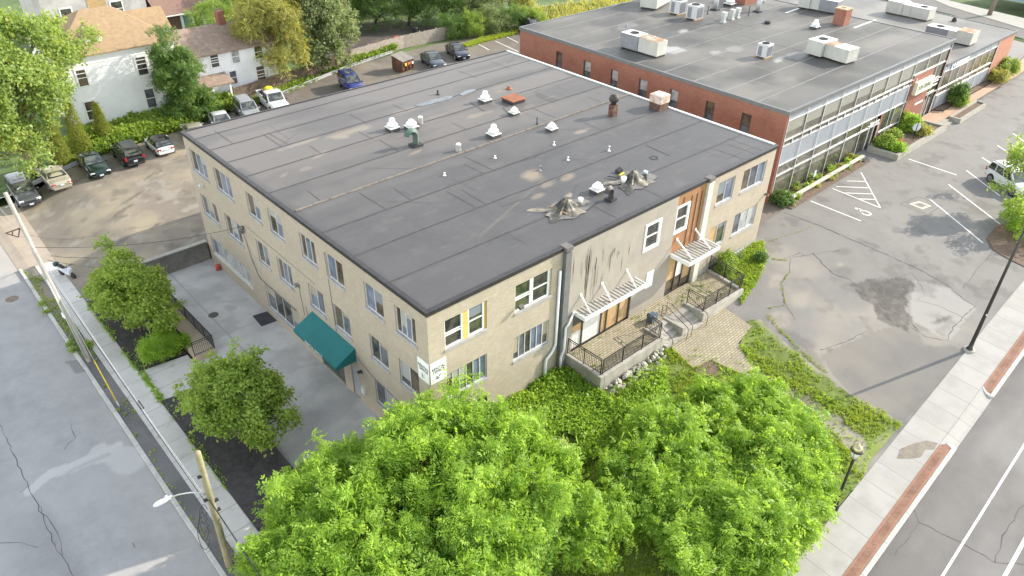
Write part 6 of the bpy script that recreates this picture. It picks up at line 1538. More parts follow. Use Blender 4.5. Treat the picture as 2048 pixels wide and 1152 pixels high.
def car(kind, center, front, mat, label, roofmat=None, group='cars parked in the back car park', zf=z_lot, cat=None, rails=False, sunroof=False, interior=True, name=None):
    K = CARS[kind]; L, W, H = K['L'], K['W'], K['H']
    c = G(*center, zf) if len(center) == 2 else Vector(center)
    f = G(*front, zf) if len(front) == 2 and not isinstance(front[0], float) else None
    rz = math.atan2(f.y - c.y, f.x - c.x) if f is not None else front[1]
    t = thing(name or {'pickup': 'pickup_truck', 'suv': 'parked_suv', 'wagon': 'parked_suv'}.get(kind, 'parked_car'), tuple(c), label, cat or {'pickup': 'pickup truck', 'suv': 'suv', 'wagon': 'suv'}.get(kind, 'car'), group, rz)
    hw = W / 2
    xs = [-.5, -.49, -.47, -.43, -.37, -.3, -.2, -.1, 0, .1, .2, .27, .34, .40, .44, .47, .49, .5]
    b = MB(); n = 0
    rows = []
    for s in xs:
        e = max(0.0, (abs(s) - .36) / .14); w_ = hw * (1 - .17 * e ** 2.2); zt = lerp_prof(K['top'], s); zb_ = .22 + .14 * e ** 2
        pr = [(w_ * .80, zb_), (w_ * .97, zb_ + .08), (w_, zb_ + .25), (w_ * 1.0, (zb_ + zt) / 2 + .05), (w_ * .965, zt - .10), (w_ * .90, zt - .02), (w_ * .72, zt + .012), (w_ * .36, zt + .03)]
        rows.append([(s * L, -y, z) for y, z in pr] + [(s * L, 0, zt + .035)] + [(s * L, y, z) for y, z in pr[::-1]])
    m = len(rows[0]); vs = [p for r in rows for p in r]; fs = []
    for i in range(len(rows) - 1):
        for k in range(m - 1): fs.append((i * m + k, i * m + k + 1, (i + 1) * m + k + 1, (i + 1) * m + k))
        fs.append((i * m + m - 1, i * m, (i + 1) * m, (i + 1) * m + m - 1))
    fs.append(tuple(range(m))); fs.append(tuple(range(len(vs) - 1, len(vs) - m - 1, -1)))
    b.add([(x, y, z) for x, y, z in vs], [q[::-1] for q in fs])
    body = b.build('body', mat, t, True, True)
    em = body.modifiers.new('edge', 'EDGE_SPLIT'); em.split_angle = .9
    # cabin
    x0, x1, x2, x3 = [v * L for v in K['cab']]; T = K['tumble']
    zb_ = lambda x: lerp_prof(K['top'], x / L) - .03
    wb, wt = hw * .93, hw * T
    cb = MB(); prof = [(x0, wb, zb_(x0)), (x0 * .55 + x1 * .45, wb * .6 + wt * .4, zb_(x0) * .48 + H * .52), (x1, wt, H - .05), (x1 * .7 + x2 * .3, wt * 1.01, H), (x1 * .4 + x2 * .6, wt * 1.01, H + .005), (x2, wt * .98, H - .035), (x2 * .5 + x3 * .5, wb * .5 + wt * .5, zb_(x3) * .47 + H * .53), (x3, wb * .97, zb_(x3))]
    rows = []
    for i, (x, ww, z) in enumerate(prof):
        zl = zb_(x)
        side = [(x, wb, zl)] if i in (0, 7) else [(x, wb, zl), (x, wb * .5 + ww * .5 if i in (2, 3, 4, 5) else ww, zl * .5 + z * .5 if i in (2, 3, 4, 5) else z)]
        mid = [(x, ww, z), (x, ww * .9, z + .035 * (i in (2, 3, 4, 5))), (x, ww * .45, z + .055 * (1 if i in (2, 3, 4, 5) else .4)), (x, 0, z + .06 * (1 if i in (2, 3, 4, 5) else .4))]
        r = [(x, wb, zl), (x, (wb + ww) / 2, (zl + z) / 2)] + mid
        rows.append([(a, -b_, c_) for a, b_, c_ in r] + [(a, b_, c_) for a, b_, c_ in r[-2::-1]])
    m = len(rows[0]); vs = [p for r in rows for p in r]
    fs = [(i * m + k, (i + 1) * m + k, (i + 1) * m + k + 1, i * m + k + 1) for i in range(len(rows) - 1) for k in range(m - 1)]
    cb.add(vs, fs); cab = cb.build('cabin', roofmat or mat, t, True, True)
    em = cab.modifiers.new('edge', 'EDGE_SPLIT'); em.split_angle = .55
    # glass, set 8 mm proud
    def pane(nm, q, lift=.012):
        q = [Vector(p) for p in q]; nn = (q[1] - q[0]).cross(q[3] - q[0]).normalized(); ce = sum(q, Vector()) / len(q)
        if nn.dot(ce - Vector((0, 0, .6))) < 0: nn = -nn
        k = 6; V = []; F = []
        o = MB()
        if len(q) == 4:
            o.add([p + nn * lift for p in q], [(0, 1, 2, 3)])
        o.build(nm, CGL, t, local=True)
    def fr(a, b_, f): return tuple(Vector(a).lerp(Vector(b_), f))
    def slope(xa, xb, za, zb2, wa, wb2, f0, f1, nm):
        p = lambda f, s: (xa + (xb - xa) * f, s * (wa + (wb2 - wa) * f) * .90, za + (zb2 - za) * f + .055)
        pane(nm, [p(f0, -1), p(f0, 1), p(f1, 1), p(f1, -1)])
    slope(x3, x2, zb_(x3), H - .035, wb * .97, wt * .98, .08, .95, 'windscreen')
    slope(x0, x1, zb_(x0), H - .05, wb, wt, .22, .94, 'rear_window')
    for s in (-1, 1):
        def sp(x, f):
            lo, hi = x, x
            return (x, s * ((wb + (wt - wb) * f) + .012), zb_(x) + .03 + (H - .07 - zb_(x)) * f)
        xa, xb = x0 + (x1 - x0) * .25, x3 - (x3 - x2) * .22
        ta, tb_ = x1 + .03, x2 - .03
        cuts = [0, .5, 1] if kind in ('sedan', 'pickup', 'hatch') else [0, .30, .64, 1]
        if kind == 'pickup': cuts = [0, .4, 1]
        for i in range(len(cuts) - 1):
            g0, g1 = cuts[i] + .018, cuts[i + 1] - .018
            lo0, lo1 = xa + (xb - xa) * g0, xa + (xb - xa) * g1; hi0, hi1 = ta + (tb_ - ta) * g0, ta + (tb_ - ta) * g1
            pane('side_window', [(lo0, sp(lo0, .06)[1], sp(lo0, .06)[2]), (lo1, sp(lo1, .06)[1], sp(lo1, .06)[2]), (hi1, sp(hi1, .92)[1], sp(hi1, .92)[2]), (hi0, sp(hi0, .92)[1], sp(hi0, .92)[2])], .006)
        mr = MB(); xm = x3 - .25; mr.obox((xm, s * (hw + .09), zb_(x3) + .06), (.06, 0, 0), (0, .10, 0), (0, 0, .07)); mr.build('mirror', mat if kind != 'pickup' else BLKP, t, local=True, bevel=.02)
    for xw in K['wb']:
        for s in (-1, 1):
            r = K['r']; y_ = s * (hw - .10)
            a = MB(); a.lathe((xw * L, s * (hw - .02), r + .02), [(r * 1.16, 0), (r * 1.16, .026), (r * .6, .026)], 22, axis=(0, s, 0), caps=False); a.build('wheel_arch', BLKP, t, local=True)
            wl = MB(); wl.lathe((xw * L, y_ - s * .09, r), [(r * .6, 0), (r * .97, 0), (r, .04), (r, .19), (r * .96, .225), (r * .68, .23)], 22, axis=(0, s, 0)); wh_ = wl.build('wheel', TYRE, t, True, True)
            rm = MB(); rm.lathe((xw * L, y_ - s * .09, r), [(r * .68, .20), (r * .66, .238), (r * .3, .225), (r * .12, .245), (0, .245)], 10, axis=(0, s, 0), caps=False); rm.build('rim', RIM, wh_, local=True)
    zt = lerp_prof(K['top'], .46)
    for s in (-1, 1):
        h = MB(); h.obox((.468 * L, s * hw * .68, zt - .10), (.10, .05 * s, 0), (-.03 * s, .17, 0), (0, 0, .075)); h.build('headlight', HEAD, t, local=True, bevel=.02)
        h = MB(); zr_ = lerp_prof(K['top'], -.48)
        if kind in ('suv', 'wagon', 'pickup'): h.obox((-.490 * L, s * hw * .84, zr_ - .06), (.05, 0, 0), (0, .09, 0), (0, 0, .17))
        else: h.obox((-.482 * L, s * hw * .68, zr_ - .13), (.06, -.03 * s, 0), (.02 * s, .19, 0), (0, 0, .085))
        h.build('taillight', TAIL, t, local=True, bevel=.02)
    g = MB(); g.obox((.498 * L, 0, zt - .20), (.02, 0, 0), (0, hw * .46, 0), (0, 0, .09)); g.build('grille', BLKP, t, local=True, bevel=.01)
    g = MB(); g.obox((.500 * L, 0, .38), (.03, 0, 0), (0, hw * .78, 0), (0, 0, .09)); g.obox((-.497 * L, 0, .40), (.03, 0, 0), (0, hw * .80, 0), (0, 0, .10)); g.build('bumper', BLKP if kind in ('suv', 'wagon') else mat, t, local=True, bevel=.03)
    g = MB(); g.obox((-.505 * L, 0, .68), (.012, 0, 0), (0, .16, 0), (0, 0, .075)); g.obox((.512 * L, 0, .42), (.012, 0, 0), (0, .16, 0), (0, 0, .07)); g.build('number_plate', PLATE, t, local=True)
    if rails:
        g = MB()
        for s in (-1, 1): g.bar((x1 + .1, s * wt * .93, H + .07), (x2 - .15, s * wt * .93, H + .07), .04, .04)
        g.build('roof_rails', BLKP, t, local=True)
    if sunroof:
        g = MB(); g.box((x1 * .35 + x2 * .65 - .35, -wt * .55, H + .05), (x1 * .35 + x2 * .65 + .3, wt * .55, H + .072)); g.build('sunroof', CGL, t, local=True)
    if kind == 'pickup':
        g = MB(); g.box((-.485 * L, -hw * .80, 1.06), (-.10 * L, hw * .80, 1.085)); g.build('load_bed', M('dark_bed_liner', (.05, .05, .05), .9, .3), t, local=True)
        g = MB()
        for s in (-1, 1): g.box((-.49 * L, s * hw * .88 - .05, 1.05), (-.10 * L, s * hw * .88 + .05, 1.20))
        g.box((-.495 * L, -hw * .9, .9), (-.48 * L, hw * .9, 1.20)); g.build('bed_side', mat, t, local=True)
    return t
car('wagon', (52, 396), (78, 432), paint('graphite_paint', (.10, .105, .115)), 'grey estate car nearest the street, facing out from under the maple', sunroof=True, rails=True)
car('sedan', (112, 365), (88, 340), paint('champagne_paint', (.40, .36, .28), .3), 'champagne beige saloon parked nose in beside the grey estate car')
car('sedan', (190, 340), (213, 366), paint('dark_green_paint', (.012, .028, .024), .12), 'dark green saloon parked nose out in front of the arborvitae', sunroof=True)
car('suv', (259, 319), (238, 298), paint('black_paint', (.012, .012, .014), .12), 'black compact suv parked nose in before the vines')
car('hatch', (322, 300), (300, 279), paint('white_paint', (.72, .73, .72), .25, 0), 'small white hatchback with a black roof', roofmat=paint('black_roof_paint', (.02, .02, .022), .15))
car('sedan', (392, 275), (376, 253), paint('khaki_paint', (.34, .32, .24), .3), 'khaki beige car mostly hidden behind the near roof corner')
car('sedan', (445, 255), (463, 280), paint('silver_white_paint', (.56, .57, .58), .3), 'silver white saloon half hidden behind the roof edge, beside the khaki car')
car('suv', (497, 232), (522, 258), paint('silver_paint', (.42, .43, .45), .3, .4), 'silver suv with roof rails half hidden behind the roof edge', rails=True)
tk = car('pickup', (548, 214), (578, 240), MATS['white_paint'], 'white pickup truck with yellow and red gear in its bed')
car('suv', (703, 178), (722, 196), paint('royal_blue_paint', (.02, .03, .20), .15), 'royal blue suv under the maple behind the roof edge', sunroof=True)
car('sedan', (866, 130), (892, 150), paint('slate_blue_paint', (.045, .06, .075), .2), 'slate blue saloon beside the rusty dumpster')
car('sedan', (915, 112), (938, 130), paint('navy_black_paint', (.012, .015, .03), .1), 'navy black saloon at the end of the grey fence')
car('suv', (1062, 62), (1085, 72), MATS['black_paint'], 'black car showing only its roof behind the office building corner')
WX = G(2016, 392, z_front)
car('suv', (2017, 376), (2050, 398), MATS['white_paint'], 'white suv with a blue roof stripe parked on the right, seen through the leaves', rails=True, group='cars in the front car park', zf=z_front)
# load in the pickup
c = ORG[tk.name]; rz = tk.rotation_euler.z
def bedp(x, y, z): return (c.x + x * math.cos(rz) - y * math.sin(rz), c.y + x * math.sin(rz) + y * math.cos(rz), c.z + z)
b = MB(); p = bedp(-1.7, .2, 1.1); b.lathe(p, [(.2, 0), (.5, .12), (.55, .3), (.42, .52), (.2, .6), (0, .61)], 12); tag(b.build('yellow_sack', M('bright_yellow_sack', (.75, .62, .02), .7, .1), smooth=True), 'bright yellow bulging sack in the back of the white pickup', 'sack')
b = MB(); p = bedp(-1.05, .05, 1.1); b.obox((p[0], p[1], p[2] + .2), (.3, .1, 0), (-.08, .24, .05), (0, -.05, .2)); tag(b.build('red_machine', M('bright_red_plastic', (.62, .05, .03), .5), bevel=.05), 'red machine lying in the pickup bed beside the yellow sack', 'machine')
b = MB(); p = bedp(-1.5, -.45, 1.1)
for dx in (-.2, .2): b.lathe((p[0] + dx, p[1], p[2] + .2), [(.2, -.05), (.2, .05)], 12, axis=(0, 1, 0))
b.bar((p[0] - .5, p[1], p[2] + .2), (p[0] + .7, p[1] + .4, p[2] + .7), .05); tag(b.build('lawn_mower', HVB), 'dark lawn mower with a long handle in the pickup bed', 'mower')
# motor scooter by the pavement, half under the tree
sc = G(136, 553, lambda x, y: .06)
t = thing('motor_scooter', tuple(sc), 'pale silver motor scooter with a dark seat parked at the edge of the tree', 'scooter', None, -1.15)
b = MB()
for x_ in (-.55, .62): b.lathe((x_, -.06, .25), [(.12, 0), (.25, .01), (.27, .06), (.25, .11), (.12, .12)], 16, axis=(0, 1, 0))
b.build('wheels', TYRE, t, True, True)
b = MB(); b.tube([(-.75, 0, .55), (-.45, 0, .62), (-.1, 0, .48), (.1, 0, .30), (.35, 0, .34), (.48, 0, .75), (.42, 0, .98)], [.10, .19, .18, .13, .16, .17, .08], 10); b.build('fairing', M('silver_scooter_paint', (.55, .57, .62), .3, .1), t, True, True)
b = MB(); b.tube([(-.72, 0, .78), (-.45, 0, .80), (-.12, 0, .74)], [.09, .15, .10], 10); b.build('seat', BLKP, t, True, True)
b = MB(); b.tube([(.40, -.33, 1.02), (.44, 0, .98), (.40, .33, 1.02)], .025, 6); b.build('handlebar', BLKP, t, True, True)
b = MB(); b.lathe((.56, 0, .82), [(.09, 0), (.08, .04), (0, .05)], 10, axis=(1, 0, .3)); b.build('headlight', HEAD, t, True, True)
b = MB(); b.obox((-.85, 0, .85), (.14, 0, 0), (0, .17, 0), (0, 0, .14)); b.build('top_box', M('dark_teal_plastic', (.03, .07, .07), .4), t, local=True, bevel=.04)
# ------------------------------------------------------------------ poles, lamps, wires
WOODP = M('weathered_pole_wood', (.42, .385, .33), .95, .2, 1.5, .3, stain=((.28, .245, .20), .5, .72))
WOODY = M('mossy_pole_wood', (.30, .27, .165), .95, .2, 1.5, .3, stain=((.20, .18, .09), .5, .72))
WIRE = M('black_cable', (.035, .035, .04), .7, .1); WIREL = M('pale_cable', (.36, .37, .385), .5, .1)
p1b = Vector((-10.92, 21.5, .02)); p1t = Vector(PX(10, 385, -11.55))
def along(a, b, f): return a.lerp(b, f)
t = thing('utility_pole', tuple(p1b), 'leaning grey wooden utility pole by the side street with a small notice on it', 'utility pole')
b = MB(); b.tube([p1b + (p1t - p1b) * f for f in np.linspace(-.05, 1, 9)], list(np.linspace(.155, .11, 9)), 14); b.build('shaft', WOODP, t, True)
b = MB(); q = along(p1b, p1t, .30); b.obox(q + Vector((-.16, -.05, 0)), (.012, .02, 0), (-.05, .12, .02), (0, .02, .17)); b.build('notice', F_WHITE, t)
b = MB(); q = along(p1b, p1t, .30) - Vector((.02, .17, 0)); b.tube([p1b + Vector((-.12, -.1, .3)), along(p1b, p1t, .52) + Vector((-.1, -.1, 0))], .045, 8); b.build('conduit', GALV, t, True)
q1 = along(p1b, p1t, .80); b = MB(); A_ = q1 + Vector((-.15, .05, .1)); b.bar(A_, A_ + Vector((-.75, -.2, .05)), .06); b.bar(A_ + Vector((-.75, -.2, .05)), A_ + Vector((-.25, -.3, -.35)), .05); b.bar(A_ + Vector((-.25, -.3, -.35)), A_, .05); b.bar(A_ + Vector((-.4, -.1, 0)), A_ + Vector((-.5, -.25, -.2)), .05)
b.build('bracket', M('brown_bracket', (.09, .055, .045), .7, .3), t)
b = MB()
for f, s in ((.98, .22), (.93, .16)): q = along(p1b, p1t, f); b.bar(q - Vector((s * 2, 0, 0)), q + Vector((s, 0, 0)), .03)
b.build('pole_hardware', GALV, t)
p2b = Vector((-10.9, 1.6, .02)); p2t = Vector(PX(395, 905, -10.95))
t = thing('utility_pole', tuple(p2b), 'mossy yellowish wooden utility pole carrying the white street lamp', 'utility pole')
b = MB(); b.tube([p2b + (p2t - p2b) * f for f in np.linspace(-.05, 1, 9)], list(np.linspace(.165, .125, 9)), 14); b.build('shaft', WOODY, t, True)
hp = along(p2b, p2t, .64)
b = MB()
for f, dx in ((.83, -.18), (.64, -.2), (.60, .2), (.52, .18)): q = along(p2b, p2t, f); b.obox(q + Vector((dx, -.02, 0)), (.09, 0, 0), (0, .06, 0), (0, 0, .05))
b.build('pole_hardware', HVB, t)
def on_plane_z(u, v, z): return Vector(U(u, v, z))
L0 = along(p2b, p2t, .66); hd = on_plane_z(338, 995, L0.z + .35); tip = on_plane_z(308, 1012, L0.z + .30)
la = thing('street_lamp', tuple(L0), 'white cobra head street lamp on a curved grey arm from the mossy pole', 'street lamp')
b = MB(); mid = L0.lerp(hd, .45) + Vector((0, 0, .22)); b.tube([L0, L0.lerp(mid, .5) + Vector((0, 0, .06)), mid, mid.lerp(hd, .5) + Vector((0, 0, .04)), hd], .028, 8); b.build('arm', GALV, la, True)
dv = (tip - hd); sdv = dv.normalized(); side = Vector((-sdv.y, sdv.x, 0)).normalized()
b = MB(); pts = [hd + dv * f for f in (-.18, 0, .2, .5, .8, 1.0, 1.05)]; b.tube(pts, [.04, .075, .11, .13, .12, .07, .02], 14)
b.v = [(x, y, L0.z + .32 + (z - L0.z - .32) * .7) for x, y, z in b.v]
b.build('lamp_head', M('white_lamp_housing', (.75, .77, .80), .4, .05), la, True)
b = MB(); q = hd + dv * .15 + Vector((0, 0, .09)); b.lathe(q, [(.05, 0), (.05, .07), (0, .075)], 10); b.build('photocell', M('white_lamp_housing', (.75, .77, .80)), la, True)
# overhead cables between the poles
def cable(a, b_, r, lab, mat, sag=.35, n=16, extra=None):
    pts = [Vector(a).lerp(Vector(b_), f) - Vector((0, 0, sag * 4 * f * (1 - f))) for f in np.linspace(0, 1, n)]
    m = MB(); m.tube(pts, r, 5); 
    if extra: extra(m, pts)
    return tag(m.build('overhead_cable', mat, smooth=True), lab, 'cable', 'overhead cables along the side street')
zA, zB = along(p1b, p1t, .72), along(p2b, p2t, .64)
cable(zA + Vector((-.16, -.1, .3)), zB + Vector((-.2, 0, .22)), .015, 'pale overhead cable, uppermost of the bundle between the two wooden poles', WIREL, .2)
cable(zA + Vector((-.05, -.15, -.25)), zB + Vector((-.24, 0, -.05)), .020, 'black lashed overhead cable, thickest of the bundle between the two wooden poles', WIRE, .25)
cable(zA + Vector((.16, -.12, -.55)), zB + Vector((-.18, 0, -.32)), .013, 'pale overhead cable, lowest of the bundle between the two wooden poles', WIREL, .3)
for k_, (u0, v0, lab) in enumerate(((0, 420, 'pale overhead cable leaving the leaning pole away up the side street, upper'), (0, 452, 'pale overhead cable leaving the leaning pole away up the side street, lower'))):
    q = along(p1b, p1t, .80 - .05 * k_) + Vector((-.2, .1, .1)); e = Vector(PX(u0 - 120, v0 - 150, -12.6 - .2 * k_)); cable(q, e, .013, lab, WIREL, .4)
cable(zB + Vector((-.1, -.2, .1)), zB + Vector((-.4, -26, .4)), .03, 'black overhead cable running from the mossy pole towards the main street', WIRE, .5)
m = MB(); rg = random.Random(6)
for i in range(5):
    c_ = zB + Vector((-.35 - .1 * i, -.15 + .25 * rg.uniform(-1, 1), -.35 - .35 * i * .5)); r_ = .22 + .07 * i
    m.tube([c_ + Vector((math.cos(a) * r_ * .5, math.sin(a) * r_ * .8, -r_ + math.sin(a * 1.3) * r_)) for a in np.linspace(0, 5, 14)], .013, 5)
tag(m.build('cable_coils', WIRE, smooth=True), 'tangle of looped black cable hanging under the street lamp arm', 'cable')
m = MB(); q = zB.lerp(zA, .3) + Vector((-.1, 0, -.22)); m.tube([q, q + (zA - zB).normalized() * .55], .07, 10); tag(m.build('cable_splice_box', WIRE, smooth=True), 'black splice case hung on the overhead cables between the poles', 'splice case')
# guy wire with its yellow guard
g0 = G(238, 812, lambda x, y: .03); g1 = along(p1b, p1t, .66)
t = thing('guy_wire', tuple(g0), 'guy wire with a bright yellow plastic guard anchored in the verge', 'guy wire')
MB().tube([g0, g1], .016, 5).build('wire', GALV, t, True)
MB().tube([g0.lerp(g1, .03), g0.lerp(g1, .30)], .035, 8).build('yellow_guard', M('yellow_guard', (.72, .50, .03), .5, .1), t, True)
MB().bar(g0 + Vector((0, 0, -.05)), g0.lerp(g1, .03), .08).build('anchor', GALV, t)
wh0 = PX(483, 456, -.2); m = MB(); a_ = along(p1b, p1t, .70)
cable(a_, Vector(wh0) + Vector((0, 0, .1)), .014, 'thin service cable crossing the patio from the leaning pole to the cream building', WIRE, .5)
# tall black lamp column and the old style lantern
bz = G(1938, 700, lambda x, y: z_front(x, y) + .02)
t = thing('lamp_post', tuple(bz), 'tall black tapered lamp column on a round concrete foot beside the driveway', 'street lamp')
b = MB(); b.lathe(bz, [(.34, -.2), (.34, .05), (.31, .10), (0, .10)], 24); b.build('footing', C_PALE, t, True)
b = MB(); b.lathe(bz, [(.20, .10), (.20, .16), (.13, .20), (.115, .6), (.085, 5), (.06, 9.6), (0, 9.6)], 16); b.build('column', RAILM, t, True)
b = MB(); b.tube([bz + Vector((0, 0, 9.4)), bz + Vector((.3, -.9, 9.8)), bz + Vector((.6, -2.0, 9.9))], .04, 8); b.obox(bz + Vector((.7, -2.4, 9.88)), (.05, .4, 0), (.15, -.03, 0), (0, 0, .06)); b.build('lamp_arm', RAILM, t, True)
b = MB(); b.lathe(bz + Vector((-.07, -.07, 2.7)), [(.03, 0), (.03, .1)], 8); b.build('socket', F_WHITE, t)
for (u, v, ut, vt, lab, nm_) in ((1668, 1018, 1710, 893, 'black post lantern with a domed brass topped globe beside the pavement', 'lantern_post'),):
    lz = G(u, v, z_front); 
    d_ = 0
    t = thing(nm_, tuple(lz), lab, 'street lamp'); h = 4.0
    b = MB(); b.lathe(lz, [(.19, 0), (.19, .25), (.12, .4), (.075, .8), (.055, 3.1), (.08, 3.3), (.05, 3.4), (.12, 3.55), (.14, 3.6), (0, 3.6)], 14); b.build('column', RAILM, t, True)
    b = MB(); b.lathe(lz, [(.13, 3.6), (.27, 4.08), (.25, 4.09), (0, 4.09)], 14); b.build('lantern_glass', M('frosted_lantern_glass', (.62, .62, .58), .25, .05, spec=.6), t, True)
    b = MB(); b.lathe(lz, [(.30, 4.08), (.30, 4.13), (.27, 4.15)], 16); 
    b.tube([lz + Vector((.13, 0, 3.6)), lz + Vector((.27, 0, 4.09))], .012, 5); b.tube([lz + Vector((-.13, 0, 3.6)), lz + Vector((-.27, 0, 4.09))], .012, 5); b.tube([lz + Vector((0, -.13, 3.6)), lz + Vector((0, -.27, 4.09))], .012, 5); b.build('lantern_frame', RAILM, t, True)
    b = MB(); b.lathe(lz, [(.26, 4.15), (.24, 4.26), (.17, 4.36), (.08, 4.41), (.05, 4.45), (.05, 4.5), (0, 4.52)], 16); b.build('dome', M('mottled_brass_dome', (.42, .38, .22), .25, .35, 5, metal=.6), t, True)
# ------------------------------------------------------------------ vegetation
def proto_frond(pairs=5, droop=.28, ll=.34, lw=.07, seed=0):
    rg = np.random.RandomState(seed); V = []; F = []
    def leaf(p, d, l, w_, up):
        d = d / np.linalg.norm(d); s = np.cross(d, up); s /= np.linalg.norm(s)
        b = len(V); V.extend([p, p + d * l * .5 + s * w_, p + d * l - up * l * .12, p + d * l * .5 - s * w_]); F.append([b, b + 1, b + 2, b + 3])
    for i in range(pairs):
        x = .18 + .75 * i / max(1, pairs - 1); p = np.array([x, 0, -droop * x * x])
        for s in (-1, 1):
            d = np.array([.55 + .2 * rg.rand(), s * 1.0, -.25 - .3 * rg.rand()]); up = np.array([.1, .25 * s * rg.randn(), 1])
            leaf(p, d, ll * (1.15 - .35 * abs(x - .5)) * (.85 + .3 * rg.rand()), lw * (.8 + .4 * rg.rand()), up / np.linalg.norm(up))
    leaf(np.array([.93, 0, -droop * .87]), np.array([1, 0, -.5]), ll, lw, np.array([.3, 0, 1.]))
    return np.array(V), np.array(F)
def proto_spray(n=7, spread=.5, ll=.42, lw=.17, seed=0):
    """a loose cluster of broad leaves facing roughly outwards"""
    rg = np.random.RandomState(seed); V = []; F = []
    for i in range(n):
        p = rg.normal(0, spread * .45, 3); p[2] *= .6
        d = np.array([p[0] + rg.normal(0, .25), p[1] + rg.normal(0, .25), -.12 + rg.normal(0, .28)]); d /= np.linalg.norm(d) + 1e-6
        up = np.array([rg.normal(0, .45), rg.normal(0, .45), 1.0]); up /= np.linalg.norm(up)
        s = np.cross(d, up); s /= np.linalg.norm(s); l = ll * (.7 + .6 * rg.rand()); w_ = lw * (.8 + .4 * rg.rand())
        b = len(V); V.extend([p, p + d * l * .5 + s * w_, p + d * l, p + d * l * .5 - s * w_]); F.append([b, b + 1, b + 2, b + 3])
    return np.array(V), np.array(F)
def proto_blades(n=7, seed=0, lean=.5, w_=.07):
    rg = np.random.RandomState(seed); V = []; F = []
    for i in range(n):
        a = rg.rand() * 2 * PI; l = .6 + .6 * rg.rand(); le = lean * (.4 + rg.rand()); p = np.array([rg.normal(0, .12), rg.normal(0, .12), 0])
        d = np.array([math.cos(a), math.sin(a), 0]); s = np.array([-d[1], d[0], 0]) * w_
        m = p + d * le * .35 * l + np.array([0, 0, .6 * l]); tp = p + d * le * l + np.array([0, 0, .9 * l])
        b = len(V); V.extend([p - s * .6, p + s * .6, m + s, m - s, tp]); F.append([b, b + 1, b + 2, b + 3]); F.append([b + 3, b + 2, b + 4, b + 4])
    return np.array(V), np.array(F)
FROND = [proto_frond(4, .25 + .15 * s, .42, .085, s) for s in range(4)]
SPRAY = [proto_spray(7, .55, .42, .16, s) for s in range(5)]
FINE = [proto_spray(11, .6, .30, .06, s + 20) for s in range(4)]
DROOPY = [proto_frond(6, .75, .26, .05, s + 40) for s in range(3)]
BLADE = [proto_blades(7, s) for s in range(4)]
WEED = [proto_spray(8, .55, .5, .17, s + 60) for s in range(4)]
def cloud(protos, P, N, size, tint, rng, tilt=None):
    """copies of small leaf sprays at P, local z along N, spun at random -> V, F, T"""
    Vs = []; Fs = []; Ts = []; off = 0
    k = rng.randint(0, len(protos), len(P))
    for j, (pv, pf) in enumerate(protos):
        m = k == j
        if not m.any(): continue
        n = N[m]; n = n / np.linalg.norm(n, axis=1)[:, None]
        a = np.where(np.abs(n[:, [2]]) < .9, np.array([[0, 0, 1.0]]), np.array([[1.0, 0, 0]]))
        x = np.cross(a, n); x /= np.linalg.norm(x, axis=1)[:, None]; y = np.cross(n, x)
        th = rng.rand(m.sum()) * 2 * PI; c, s = np.cos(th)[:, None], np.sin(th)[:, None]
        x, y = x * c + y * s, y * c - x * s
        R = np.stack([x, y, n], 2)
        V = np.einsum('nij,vj->nvi', R, pv) * size[m][:, None, None] + P[m][:, None, :]
        nv = len(pv); nn = m.sum()
        F = (pf[None] + (np.arange(nn) * nv)[:, None, None] + off)
        t = np.repeat(tint[m][:, None, :], nv, 1)
        lt = np.repeat(rng.normal(0, .2, (nn, len(pf))), 4, 1)
        if nv == 4 * len(pf): t = t + np.stack([lt, lt * .5, lt * 0], 2)
        Vs.append(V.reshape(-1, 3)); Fs.append(F.reshape(-1, pf.shape[1])); Ts.append(t.reshape(-1, 3)); off += nn * nv
    return np.concatenate(Vs), np.concatenate(Fs), np.clip(np.concatenate(Ts), 0, 1)
def leafmesh(name, VFT, mat, parent=None, kind=None, org=None):
    V, F, T = VFT
    o_ = np.array(ORG[parent.name]) if parent is not None else np.array(org if org is not None else (0, 0, 0))
    me = npmesh(name, V - o_, F, mat)
    c = np.concatenate([T, np.ones((len(T), 1))], 1).astype(np.float32)
    l = me.color_attributes.new('tint', 'FLOAT_COLOR', 'POINT'); l.data.foreach_set('color', c.ravel())
    o = link(name, me, parent, None if parent is not None else Vector(o_)); ORG[o.name] = Vector(o_)
    if kind: o['kind'] = kind
    return o
def crown_points(ells, n, rng, lobes=26, lr=.34, fill=.25, flat=.8, low=-.55):
    """points and outward directions on the many lobes of a crown made of a few ellipsoids"""
    P = []; N = []; Lc = []; Tn = []
    vol = np.array([e[3] * e[4] + e[3] * e[5] for e in ells]); vol = vol / vol.sum()
    LC = []; LR = []; LN = []
    for e, f in zip(ells, vol):
        c = np.array(e[:3]); r = np.array(e[3:6]); m = max(4, int(lobes * f * len(ells)))
        d = rng.normal(size=(m * 4, 3)); d /= np.linalg.norm(d, axis=1)[:, None]; d = d[d[:, 2] > low][:m]
        rad = .62 + .30 * rng.rand(len(d))
        LC.append(c + d * r * rad[:, None]); LN.append(d / r * r.mean()); LR.append(lr * r.mean() * (.65 + .7 * rng.rand(len(d))))
    LC = np.concatenate(LC); LN = np.concatenate(LN); LR = np.concatenate(LR)
    w_ = LR ** 2; w_ /= w_.sum(); k = rng.choice(len(LC), n, p=w_)
    d = rng.normal(size=(n, 3)) + LN[k] * .8 + np.array([0, 0, .35]); d /= np.linalg.norm(d, axis=1)[:, None]
    rr = LR[k] * (.62 + .42 * rng.rand(n) ** .6)
    P = LC[k] + d * rr[:, None] * np.array([1, 1, flat])
    m = rng.rand(n) < fill
    P[m] = LC[k][m] + (P[m] - LC[k][m]) * rng.rand(m.sum())[:, None]
    tone = rng.normal(0, .16, len(LC))[k]
    return P, d, k, tone, LC, LR
